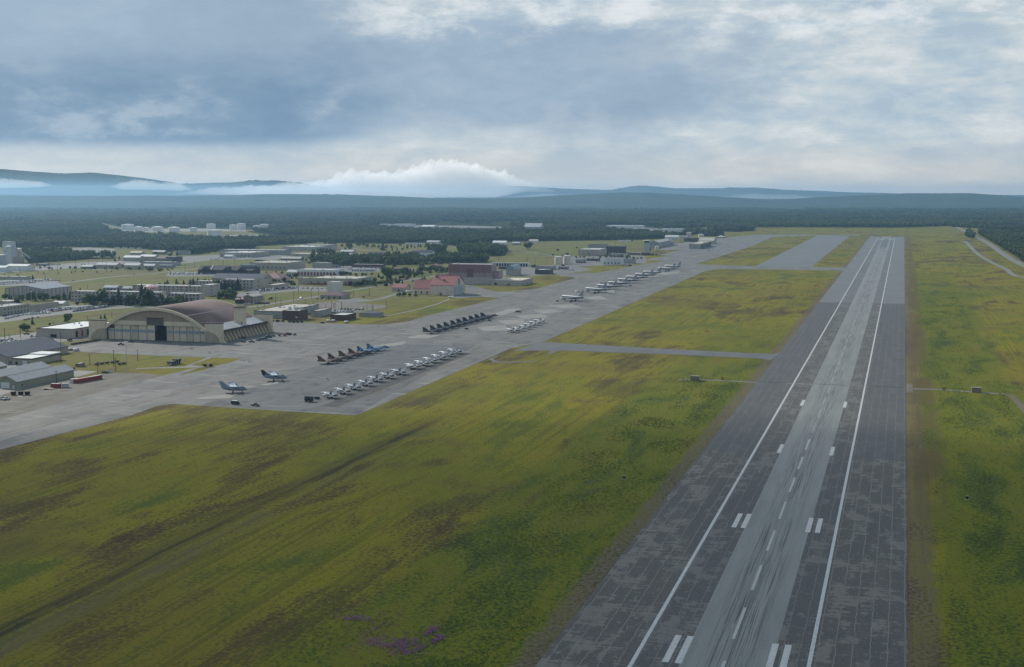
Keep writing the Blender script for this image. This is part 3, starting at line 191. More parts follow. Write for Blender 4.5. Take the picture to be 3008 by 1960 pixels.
TREE = [('dark tree in the line along the front of dormitories','trees along the dormitory fronts',[(-893.1,1358.2,10.6,'s'),(-900.9,1382.7,8.7,'s'),(-874.5,1356.9,10.6,'b'),(-862.7,1347.4,17.5,'b'),(-852.1,1350.4,10.5,'s'),(-841.6,1347.0,19.4,'s'),(-827.3,1351.1,10.0,'s'),(-823.9,1358.4,9.0,'b'),(-816.8,1354.1,24.4,'s'),(-809.7,1349.7,22.3,'s'),(-805.9,1350.8,18.3,'b'),(-798.9,1346.5,12.3,'s'),(-796.1,1347.3,10.9,'s'),(-803.1,1370.8,13.5,'s'),(-798.0,1365.8,12.0,'s'),(-779.7,1364.6,14.4,'s'),(-790.9,1414.0,8.7,'s'),(-787.4,1435.6,7.8,'s'),(-864.9,1334.0,4.5,'b'),(-849.8,1351.0,7.0,'b'),(-824.5,1339.2,5.9,'s'),(-787.2,1362.5,7.5,'b')]),('tree rising behind the roofs of front dormitory row','trees behind the front dormitories',[(-951.1,1549.1,4.6,'s'),(-929.5,1538.7,9.0,'s'),(-917.6,1542.1,6.2,'s'),(-898.9,1555.6,7.4,'b'),(-921.0,1557.6,4.0,'s'),(-941.3,1551.9,6.3,'b'),(-962.9,1642.4,3.6,'b')]),('slim spruce at the lawn edge behind the dormitories','spruces at the lawn edge',[(-971.8,1677.7,6.7,'s'),(-959.7,1681.1,7.9,'s'),(-953.8,1677.1,3.4,'s'),(-947.3,1678.9,6.5,'s'),(-937.9,1677.8,6.1,'s'),(-932.6,1679.3,7.9,'s'),(-971.9,1671.9,4.6,'s'),(-919.7,1682.9,7.9,'s')]),('tall dark spruce in the dense row hiding the rear dormitories','spruces by the rear dormitories',[(-848.9,1587.8,12.5,'b'),(-842.4,1589.7,12.0,'s'),(-838.3,1590.9,14.5,'s'),(-834.1,1592.0,11.6,'s'),(-826.3,1587.2,13.9,'s'),(-822.6,1588.2,11.5,'s'),(-818.9,1589.3,17.3,'s'),(-864.1,1612.3,7.8,'s'),(-936.6,1675.9,6.1,'s'),(-932.7,1677.0,8.2,'s'),(-918.9,1681.0,6.6,'s'),(-913.0,1682.6,5.6,'s'),(-905.4,1676.9,5.1,'s')]),('pale green birch in the clump left of the control tower cab','birches by the control tower',[(-777.6,1476.2,9.8,'b'),(-769.7,1472.4,10.7,'b'),(-762.7,1468.3,9.8,'b'),(-764.9,1455.7,7.9,'b'),(-753.6,1447.1,7.9,'b')]),('leafy tree in the clump of three on the lawn behind the office','lawn clump of three trees',[(-775.0,1149.2,8.0,'b'),(-788.6,1174.0,5.9,'b'),(-781.3,1155.5,5.8,'s')]),('lone spruce by the road end of the big car park','',[(-793.8,1120.3,6.4,'s')]),('round bush in the clump on grass left of the office','bushes left of the office',[(-763.9,1066.1,6.5,'b'),(-759.5,1063.8,5.8,'b'),(-770.0,1071.4,4.4,'b'),(-775.6,1077.0,3.8,'b')]),('reddish brown bush on the grass behind the office','',[(-772.3,1116.4,2.7,'r')]),('dark spruce in the pair above the office roof','pair of spruces behind the office',[(-765.0,1190.8,3.7,'s'),(-761.0,1191.9,5.1,'s')]),('dark purple leaved tree at the back of the big car park','purple trees by the big car park',[(-838.4,1322.5,4.9,'r'),(-884.1,1330.5,3.8,'r')]),('tree standing before the ribbed tan warehouse','trees before the ribbed warehouse',[(-969.9,1385.5,11.0,'s'),(-961.7,1331.1,7.6,'b'),(-960.9,1331.3,6.8,'s'),(-954.8,1378.1,4.4,'b'),(-955.6,1389.5,4.4,'b'),(-980.8,1382.3,13.1,'s'),(-983.2,1370.0,6.1,'b'),(-992.0,1391.0,6.2,'s')]),('small tree along the far side of the mown field','trees along the mown field',[(-1207.4,1708.6,7.6,'s'),(-1303.3,1774.6,2.8,'b'),(-1284.3,1780.0,2.8,'b'),(-1268.8,1824.1,2.9,'b'),(-1253.6,1838.6,2.3,'b'),(-1245.1,1861.6,2.9,'b'),(-1245.3,1872.0,2.9,'b'),(-1234.1,1875.2,3.5,'b'),(-1212.7,1881.3,2.9,'b'),(-1196.4,1896.5,2.4,'b')]),('round tree by the road below the brown school hall','trees below the school hall',[(-1151.3,1930.8,6.5,'b'),(-1148.5,1931.6,5.9,'b'),(-1156.1,1951.2,4.8,'b'),(-1118.8,1908.1,8.2,'b'),(-1147.8,1964.6,4.2,'b'),(-1155.8,1996.2,3.7,'b'),(-1148.2,1998.3,3.1,'b')]),('big dark tree of the clump standing left of the brown villa','big trees left of the brown villa',[(-714.3,1849.2,20.0,'b'),(-715.4,1857.8,17.9,'s'),(-730.1,1881.0,15.4,'b')]),('dark tree between car park and the brown villa','trees by the brown villa',[(-736.3,1975.9,12.1,'s'),(-728.5,1968.1,13.1,'s'),(-743.0,1984.2,9.8,'b'),(-713.7,1962.3,4.6,'b'),(-727.4,1978.4,5.7,'b')]),('young tree along the road left of the red roofed hangar','roadside trees left of the red roofed hangar',[(-707.1,1741.3,7.2,'b'),(-701.2,1743.0,6.6,'b'),(-701.5,1767.2,8.3,'b'),(-715.4,1831.2,6.4,'b'),(-746.2,1895.1,6.7,'s'),(-659.2,1700.5,6.0,'r'),(-665.6,1761.2,6.2,'r'),(-670.9,1767.8,4.6,'b'),(-664.7,1777.7,5.7,'s'),(-697.4,1682.1,6.4,'b'),(-672.0,1696.9,3.5,'b'),(-615.0,1512.8,2.5,'b'),(-746.3,1822.4,7.5,'b'),(-664.6,1819.6,3.7,'s')]),('tree beside the roof ridge of red roofed hangar','trees behind the red roofed hangar',[(-659.8,1847.0,6.4,'s'),(-659.6,1855.9,6.5,'s'),(-700.6,2027.3,7.0,'b'),(-692.7,2029.5,8.8,'b'),(-690.4,2040.8,7.6,'b'),(-697.6,1986.9,5.7,'b')]),('bush in the hedge left of red roofed hangar annex','hedge bushes by the hangar annex',[(-581.5,1544.5,5.0,'b'),(-575.4,1546.2,5.4,'b'),(-568.5,1545.7,4.7,'b'),(-563.3,1549.7,3.6,'b'),(-586.2,1549.4,3.2,'b'),(-561.1,1550.3,2.7,'b')]),('scattered tree on the mown slope before the woods','scattered slope trees',[(-1088.6,2792.7,21.1,'s'),(-1092.6,2791.6,6.5,'b'),(-1109.8,2870.1,7.5,'b'),(-1062.1,2780.1,8.9,'s'),(-1058.9,2801.2,6.5,'s'),(-1167.7,2770.2,9.8,'s'),(-1172.8,2809.9,15.6,'b'),(-1193.4,2846.3,13.3,'b'),(-1168.5,2941.3,6.9,'b'),(-1248.1,2941.4,6.9,'b'),(-1168.1,2896.9,10.1,'b'),(-1047.9,2804.3,5.7,'b'),(-1216.7,2973.5,10.4,'b'),(-1208.3,2975.8,11.3,'b'),(-1232.0,2992.5,9.6,'b')]),('tree on the mown slope right of the laundry block','trees right of the laundry block',[(-1331.4,3036.4,8.0,'b'),(-1322.4,3038.9,8.0,'b'),(-1296.0,2998.0,9.7,'b'),(-1253.7,2917.1,11.1,'b'),(-1248.3,2941.4,6.9,'b'),(-1167.8,2770.1,9.8,'s')]),('tree around the rose roofed chapel','chapel trees',[(-858.6,1755.8,5.3,'b'),(-849.5,1750.0,5.2,'b'),(-846.9,1750.7,4.2,'b'),(-862.1,1754.8,4.2,'b'),(-916.4,1924.6,5.2,'b'),(-952.8,1945.0,2.9,'b'),(-845.5,1776.7,6.4,'s'),(-820.5,1733.3,4.1,'s'),(-810.1,1728.1,3.6,'s'),(-880.2,1895.2,4.5,'b'),(-910.6,1886.5,4.5,'b')]),('dark bush in the pair on lawn left of utility poles','lawn bush pair',[(-706.1,1449.0,3.5,'b'),(-706.5,1454.7,3.5,'b')]),('dark tree standing alone among far side buildings','lone trees beyond the mauve hangar',[(-795.3,2917.5,18.1,'b'),(-797.4,2937.9,14.1,'b'),(-848.5,3149.6,6.2,'b'),(-700.7,2986.7,5.0,'b'),(-708.4,2841.3,5.6,'b'),(-525.6,2933.0,10.5,'s'),(-667.1,3462.3,5.7,'b'),(-589.9,2192.3,6.2,'b'),(-589.2,2204.3,5.6,'b')]),('bush on the brown mound before the pink hangar wing','bushes on the brown mound',[(-527.2,1768.9,4.0,'b'),(-526.4,1777.0,3.0,'b'),(-508.8,1774.2,3.0,'b'),(-508.6,1766.4,3.0,'b'),(-509.2,1797.8,2.0,'b')]),('dark tree among the flat roofed halls in the middle of base','trees among the flat halls',[(-975.2,1949.0,5.9,'b'),(-1102.3,2251.1,4.7,'b'),(-1023.3,2273.6,6.7,'b'),(-996.1,2200.5,6.5,'b'),(-978.6,2205.5,7.8,'b'),(-1004.7,2251.4,8.0,'s'),(-806.8,1896.8,7.8,'b'),(-809.7,1915.3,6.2,'b'),(-810.2,1924.9,6.2,'b'),(-805.6,1868.8,6.1,'b'),(-827.3,1871.9,4.4,'b')]),('small dark tree in the lawn rows before the car yard','trees in the car yard lawn',[(-810.7,1915.0,6.8,'b'),(-805.3,1916.5,6.2,'b'),(-793.8,1900.5,6.7,'b'),(-785.2,1902.9,5.0,'b'),(-775.5,1905.7,5.6,'b'),(-778.2,1924.2,3.9,'b'),(-769.5,1926.7,4.5,'b'),(-732.5,1917.9,8.9,'b'),(-680.2,1741.0,6.1,'b'),(-663.1,1730.2,6.1,'b'),(-678.0,1757.7,6.2,'b'),(-682.8,1709.1,5.0,'b'),(-699.1,1704.4,7.0,'b'),(-715.5,1731.0,6.1,'b')]),('tall leafy tree at the front edge of tree belt','front trees of the tree belt',[(-900.6,2127.6,13.8,'b'),(-909.0,2186.8,10.9,'s'),(-896.6,2190.3,12.2,'b'),(-865.0,2186.8,12.8,'b'),(-841.0,2181.1,12.1,'b'),(-831.2,2183.9,13.3,'s'),(-823.2,2198.7,12.8,'b'),(-813.9,2213.9,13.5,'b'),(-806.9,2228.6,12.3,'b'),(-801.6,2256.0,11.7,'b'),(-797.4,2283.5,13.2,'b'),(-784.8,2287.1,13.2,'s'),(-776.2,2303.0,12.6,'b'),(-767.5,2319.0,13.3,'b'),(-753.5,2323.0,13.3,'b'),(-743.3,2339.5,14.1,'b'),(-733.1,2356.3,14.1,'b'),(-722.8,2359.2,12.1,'b')]),('tree close against the front wall of dormitories','trees against dormitory walls',[(-907.5,1380.1,6.9,'b'),(-898.6,1377.0,10.8,'s'),(-887.8,1380.0,8.2,'b'),(-864.8,1369.7,9.4,'s'),(-842.6,1365.0,7.6,'b'),(-831.3,1368.3,8.5,'b'),(-803.6,1376.1,11.0,'s'),(-812.2,1368.2,8.9,'s'),(-919.9,1376.6,6.9,'b'),(-918.0,1388.6,15.7,'s')]),('dark tree among the far left sheds and row houses','trees among the far left sheds',[(-1648.6,2242.3,7.1,'b'),(-1390.1,1964.2,5.6,'b'),(-1382.4,1990.2,5.0,'b'),(-1365.3,2176.1,6.7,'b'),(-1418.9,2277.1,7.0,'s'),(-1435.0,2433.4,8.2,'b'),(-1373.4,2384.3,8.7,'b'),(-1366.1,2292.1,6.3,'b'),(-1248.2,2182.0,6.7,'b')]),('low dark tree in the plant yard beyond the twin cream tanks','trees in the plant yard',[(-565.5,2681.3,6.0,'b'),(-553.1,2651.1,5.9,'b'),(-539.7,2688.6,6.0,'b'),(-504.0,2568.6,7.1,'b'),(-553.3,2554.5,5.7,'b'),(-555.6,2406.9,5.4,'b'),(-546.5,2228.5,5.0,'b'),(-643.0,2659.2,6.0,'b'),(-473.8,2673.7,5.9,'b'),(-472.3,2707.8,4.5,'b')]),('tree in the thick clump left of the control tower cab','thick clump left of the control tower',[(-773.8,1453.2,10.8,'s'),(-774.8,1457.0,6.6,'b'),(-773.3,1459.7,9.0,'b'),(-774.1,1463.8,7.7,'b'),(-771.4,1462.7,10.1,'b'),(-773.6,1469.7,7.4,'b'),(-772.4,1472.1,8.7,'b'),(-772.9,1478.0,6.1,'b'),(-774.4,1483.3,11.5,'b'),(-771.1,1482.2,10.4,'s'),(-772.6,1488.0,6.5,'b'),(-772.9,1491.8,6.1,'b')]),('tree in the thick front row hiding the dormitories','thick front row of dormitory trees',[(-874.7,1330.7,10.5,'b'),(-877.0,1343.0,12.0,'b'),(-868.0,1336.8,12.3,'s'),(-867.1,1344.2,11.6,'b'),(-854.0,1339.0,9.4,'b'),(-849.1,1338.5,8.9,'s'),(-848.5,1345.7,11.1,'s'),(-841.8,1346.5,9.7,'s'),(-836.0,1342.4,9.7,'s'),(-826.3,1340.1,13.5,'s'),(-821.8,1340.6,12.9,'b'),(-823.7,1353.4,6.2,'s'),(-817.4,1350.0,6.4,'b'),(-808.7,1343.5,12.2,'s'),(-805.3,1345.1,8.4,'b'),(-801.7,1351.9,8.6,'s'),(-797.9,1354.5,9.8,'s'),(-790.9,1354.7,7.5,'s'),(-787.6,1358.5,8.9,'b'),(-783.5,1359.4,7.3,'b'),(-778.9,1360.0,6.8,'b'),(-772.2,1358.8,11.2,'b'),(-768.5,1360.6,11.6,'s'),(-765.5,1362.3,11.2,'s'),(-754.8,1354.5,9.1,'s'),(-752.8,1363.2,7.6,'s')]),('spruce in the long dark row between rear dormitories','row of spruces between rear dormitories',[(-923.8,1655.4,9.4,'s'),(-913.8,1645.5,11.7,'s'),(-904.7,1640.9,12.8,'s'),(-896.3,1635.2,9.6,'s'),(-893.4,1638.2,11.7,'s'),(-893.2,1640.9,11.9,'s'),(-881.4,1628.5,12.0,'s'),(-872.1,1623.3,12.3,'s'),(-868.3,1624.0,13.2,'s'),(-860.3,1616.9,12.9,'s'),(-851.1,1612.5,13.5,'s'),(-847.8,1609.7,10.9,'s'),(-841.4,1605.9,12.3,'s'),(-835.8,1606.5,10.2,'s'),(-829.5,1605.1,11.8,'s'),(-824.6,1603.5,9.4,'s')]),('tree in the gardens round the rose roofed chapel','chapel garden trees',[(-864.0,1758.4,7.2,'b'),(-859.7,1757.2,6.5,'b'),(-859.8,1762.3,6.4,'s'),(-860.8,1769.8,5.1,'b'),(-861.9,1782.9,5.2,'s'),(-863.3,1790.5,8.0,'b'),(-857.9,1788.7,8.3,'b'),(-862.4,1809.3,5.6,'b'),(-862.9,1818.6,6.2,'b'),(-857.4,1815.7,8.1,'s'),(-862.2,1834.2,6.0,'b'),(-857.8,1833.3,5.4,'s'),(-860.4,1846.3,5.2,'b'),(-850.3,1832.1,8.6,'b')]),('small tree on the lawn right of the chapel','lawn trees right of the chapel',[(-827.5,1733.5,4.1,'s'),(-828.9,1747.1,7.4,'b'),(-824.8,1742.6,6.1,'s'),(-810.3,1720.8,4.9,'b'),(-809.3,1724.1,5.3,'b'),(-798.5,1705.7,6.6,'s'),(-793.7,1700.7,7.4,'s'),(-790.0,1698.0,5.5,'s')]),('roadside tree by the orange fenced car yard','trees by the orange fenced yard',[(-708.0,1697.0,7.9,'r'),(-709.6,1705.8,5.4,'b'),(-709.3,1714.7,5.4,'b'),(-701.8,1704.3,7.1,'b'),(-697.6,1705.4,7.4,'r'),(-698.2,1716.6,4.2,'b'),(-693.5,1714.6,4.2,'b'),(-694.9,1724.3,4.2,'b'),(-687.4,1716.2,4.0,'b'),(-693.6,1737.4,5.3,'b'),(-683.9,1719.8,7.2,'b'),(-686.9,1740.0,5.0,'b'),(-679.6,1732.0,6.6,'b'),(-680.7,1740.3,5.5,'b'),(-677.7,1744.0,5.8,'b'),(-672.8,1738.0,4.6,'b')]),('tree by the road bend left of the red roofed hangar','trees at the road bend',[(-693.8,1803.6,7.1,'s'),(-692.1,1808.4,6.3,'s'),(-689.7,1817.7,6.2,'s'),(-687.4,1827.8,6.1,'s'),(-695.9,1853.2,5.7,'b'),(-693.8,1861.2,6.9,'b'),(-687.4,1857.7,8.3,'s'),(-691.4,1879.9,5.8,'b'),(-695.3,1909.9,5.6,'s'),(-696.5,1920.0,7.1,'b'),(-698.6,1938.7,8.8,'b'),(-698.3,1953.0,5.6,'b')]),('tree in the park behind the red roofed hangar','park trees behind red roofed hangar',[(-743.8,1956.2,6.4,'b'),(-729.6,1922.9,8.8,'b'),(-732.2,1943.7,6.7,'b'),(-739.8,1971.7,7.8,'b'),(-739.7,1988.4,10.0,'b'),(-728.9,1968.6,6.3,'b'),(-727.3,1970.7,11.9,'s'),(-721.7,1965.5,11.5,'s'),(-730.8,2003.7,8.1,'s'),(-720.1,1990.7,7.2,'s'),(-730.1,2030.8,7.5,'b'),(-718.3,2008.1,11.5,'b')]),('leafy tree between the brown villa and mauve hangar','trees between villa and mauve hangar',[(-750.7,2095.7,10.6,'b'),(-745.5,2086.8,8.6,'b'),(-728.9,2058.4,6.9,'b'),(-719.3,2040.6,6.7,'b'),(-719.5,2045.9,8.0,'b'),(-717.4,2058.5,10.9,'b'),(-707.9,2041.9,9.6,'b'),(-705.9,2044.7,9.4,'b'),(-708.0,2063.8,9.1,'b'),(-692.6,2027.4,9.4,'b'),(-689.0,2027.4,8.4,'b'),(-681.0,2018.6,9.5,'b')]),('tree in the row along the ribbed tan warehouse','row along the ribbed warehouse',[(-999.8,1360.7,7.8,'b'),(-1002.8,1372.8,7.3,'s'),(-997.7,1369.5,6.8,'s'),(-986.6,1366.9,6.4,'b'),(-979.1,1364.3,5.5,'s'),(-981.7,1377.1,5.0,'s'),(-970.2,1368.3,10.3,'b'),(-966.3,1371.4,6.0,'s'),(-958.2,1368.9,9.9,'b'),(-959.2,1376.7,5.5,'s'),(-956.6,1378.8,8.5,'b'),(-947.0,1377.8,6.0,'b'),(-940.7,1377.6,6.4,'b'),(-941.9,1381.5,8.2,'s'),(-941.0,1390.2,10.8,'s'),(-933.3,1391.4,10.9,'s')]),('small tree in the broken row beyond the mown field','broken row beyond the mown field',[(-1371.9,1945.7,4.8,'b'),(-1362.4,1949.4,4.6,'b'),(-1342.9,1944.8,4.8,'b'),(-1334.5,1940.7,3.4,'b'),(-1326.3,1953.0,3.4,'b'),(-1313.6,1960.2,5.3,'b'),(-1302.2,1957.9,5.4,'b'),(-1277.3,1946.4,3.2,'b'),(-1268.6,1951.2,3.4,'b'),(-1267.9,1960.4,5.8,'b'),(-1248.2,1958.8,4.5,'b'),(-1240.7,1966.7,5.5,'b'),(-1222.1,1953.1,5.7,'b'),(-1207.7,1963.6,5.2,'b'),(-1204.0,1964.0,4.2,'b'),(-1191.5,1970.3,5.3,'b'),(-1171.8,1968.4,5.7,'b'),(-1162.9,1961.3,3.8,'b'),(-1145.1,1962.7,3.5,'b'),(-1133.6,1960.8,3.3,'b')]),('tree in the belt behind the flat roofed halls','belt behind the flat halls',[(-1093.2,2349.2,6.3,'b'),(-1106.2,2388.4,7.0,'b'),(-1084.4,2352.8,6.9,'s'),(-1088.4,2377.2,7.4,'s'),(-1056.5,2321.6,7.7,'s'),(-1064.4,2353.4,6.6,'b'),(-1048.6,2332.1,8.0,'s'),(-1062.8,2373.3,7.0,'b'),(-1043.0,2348.4,9.0,'b'),(-1027.3,2323.6,8.7,'b'),(-1026.2,2336.4,6.1,'b'),(-1013.5,2314.2,8.7,'b'),(-1009.2,2317.7,10.0,'b'),(-997.1,2310.2,8.1,'b'),(-1006.2,2335.5,8.7,'b'),(-998.8,2340.1,10.8,'s'),(-982.8,2312.4,8.5,'b'),(-971.8,2295.2,10.3,'b')]),('tree at the foot of the dark wood left of supply depot','trees left of the supply depot',[(-1411.4,2456.4,5.8,'b'),(-1398.7,2455.0,9.6,'s'),(-1406.3,2483.0,9.5,'s'),(-1404.6,2501.8,5.3,'s'),(-1399.9,2518.5,7.2,'b'),(-1397.9,2524.2,8.1,'b'),(-1392.5,2540.8,7.8,'s'),(-1387.1,2541.0,6.6,'s'),(-1382.3,2553.2,6.4,'b'),(-1376.1,2570.6,9.9,'b')]),('small tree in the yards beyond the twin cream tanks','yard trees beyond the twin tanks',[(-665.9,2635.1,4.2,'b'),(-653.1,2621.3,4.3,'s'),(-631.2,2576.0,5.6,'b'),(-638.1,2639.9,4.6,'b'),(-627.4,2627.2,3.2,'s'),(-600.2,2555.7,4.6,'b'),(-595.7,2570.6,3.7,'b'),(-586.7,2563.3,4.6,'b'),(-591.8,2635.8,5.1,'s'),(-568.6,2561.8,3.0,'b'),(-570.8,2617.3,4.1,'b'),(-569.4,2637.2,3.0,'b'),(-545.8,2575.1,6.5,'b'),(-548.6,2621.3,3.3,'b'),(-530.4,2581.4,3.1,'s'),(-529.3,2618.0,4.0,'b'),(-521.6,2607.2,5.6,'b'),(-500.8,2553.0,6.7,'s'),(-505.6,2604.5,6.8,'s'),(-483.7,2527.2,6.3,'b'),(-478.1,2538.3,4.5,'b'),(-471.8,2542.4,5.1,'b')]),('scattered tree on the far mown slope','far slope trees',[(-1178.4,2954.0,8.9,'s'),(-1167.4,2947.9,4.6,'s'),(-1131.3,2875.6,8.3,'b'),(-1164.8,2974.6,5.1,'s'),(-1142.4,2946.2,5.3,'s'),(-1154.5,2982.6,5.3,'b'),(-1123.9,2935.5,8.6,'s'),(-1126.3,2954.3,5.8,'s'),(-1103.2,2913.4,4.2,'b'),(-1130.7,3010.7,6.8,'b'),(-1099.9,2953.8,5.4,'s'),(-1078.8,2917.3,10.0,'s'),(-1119.5,3035.9,4.6,'s'),(-1087.9,2969.5,9.5,'s'),(-1072.1,2949.1,7.0,'s'),(-1076.7,2986.6,8.8,'s'),(-1069.2,2981.9,9.5,'s'),(-1048.8,2951.3,4.2,'b')]),('low bush in the weeds above the long grey shed','weed bushes above the long shed',[(-585.0,833.9,1.9,'b'),(-580.8,833.9,2.5,'b'),(-576.0,834.0,1.9,'b'),(-572.5,836.3,3.0,'b'),(-568.6,836.5,1.6,'b'),(-558.9,834.3,2.1,'b')])]
POLE = [(-593.3,870.3,23.1,'t'),(-533.6,776.6,7.9,'u'),(-530.4,820.1,8.8,'u'),(-565.0,863.7,7.9,'u'),(-543.5,860.9,12.3,'u'),(-527.3,837.5,9.7,'u'),(-544.6,894.9,8.3,'u'),(-740.8,1005.9,9.0,'u'),(-733.3,1001.8,4.5,'u'),(-729.8,1012.2,11.3,'u'),(-769.8,1119.4,3.9,'u'),(-767.6,1171.6,4.4,'u'),(-757.9,1199.6,6.4,'u'),(-712.7,1003.2,4.3,'u'),(-517.7,836.1,21.2,'m'),(-721.9,1562.2,12.6,'u'),(-742.2,1632.6,6.3,'u'),(-673.9,1493.6,11.1,'u'),(-670.2,1361.2,11.1,'u'),(-673.5,1397.0,12.2,'u'),(-672.4,1441.4,11.2,'u'),(-652.5,1366.2,8.6,'u'),(-631.1,1382.6,7.4,'u'),(-672.9,1350.3,4.1,'u'),(-675.0,1517.8,9.0,'u'),(-593.2,1367.9,7.3,'u'),(-589.3,1364.0,5.7,'u'),(-587.8,1364.5,6.5,'u'),(-581.0,1366.4,7.7,'u'),(-589.8,1344.2,6.0,'u'),(-618.7,1375.9,5.7,'u'),(-1140.9,2059.1,10.6,'u'),(-1111.2,1975.1,10.8,'u'),(-1137.9,2109.0,6.4,'u'),(-1128.6,2136.9,10.3,'u'),(-1121.0,2164.9,10.4,'u'),(-1101.5,2170.5,9.1,'u'),(-1325.3,2030.8,10.7,'u'),(-1209.5,1903.4,16.5,'u'),(-1319.1,1984.4,14.9,'u'),(-1284.4,1882.1,10.6,'u'),(-1289.5,1838.6,11.6,'u'),(-1016.5,1554.4,6.3,'u'),(-1000.8,1566.1,5.9,'u'),(-1304.1,1814.1,9.2,'u'),(-1112.4,1931.1,9.4,'u'),(-1445.4,2098.8,7.9,'u'),(-1432.7,2102.4,9.2,'u'),(-1189.7,1713.6,7.6,'u'),(-1357.3,2123.9,9.2,'u'),(-679.7,1601.2,9.9,'u'),(-629.7,1518.4,8.1,'u'),(-620.8,1545.8,10.4,'u'),(-527.9,1361.8,10.4,'u'),(-581.1,1366.3,6.5,'u'),(-538.8,1349.0,7.1,'u'),(-537.9,1349.3,6.7,'u'),(-554.6,1364.0,4.0,'u'),(-558.2,1358.0,4.0,'u'),(-549.2,1360.6,5.6,'u'),(-715.6,2418.1,8.3,'u'),(-657.3,2406.0,8.2,'u'),(-615.9,2308.9,10.4,'u'),(-615.2,2389.9,9.4,'u'),(-547.4,2302.6,11.6,'u'),(-534.3,2385.5,8.0,'u'),(-551.7,2408.0,9.4,'u'),(-661.8,2797.1,10.9,'u'),(-670.5,3274.7,10.9,'u'),(-544.5,2382.5,8.0,'u'),(-526.0,2727.1,9.0,'u'),(-516.0,2695.4,10.4,'u'),(-555.8,1987.6,12.4,'m'),(-529.5,2108.0,10.1,'m'),(-959.7,1353.9,12.0,'m')]
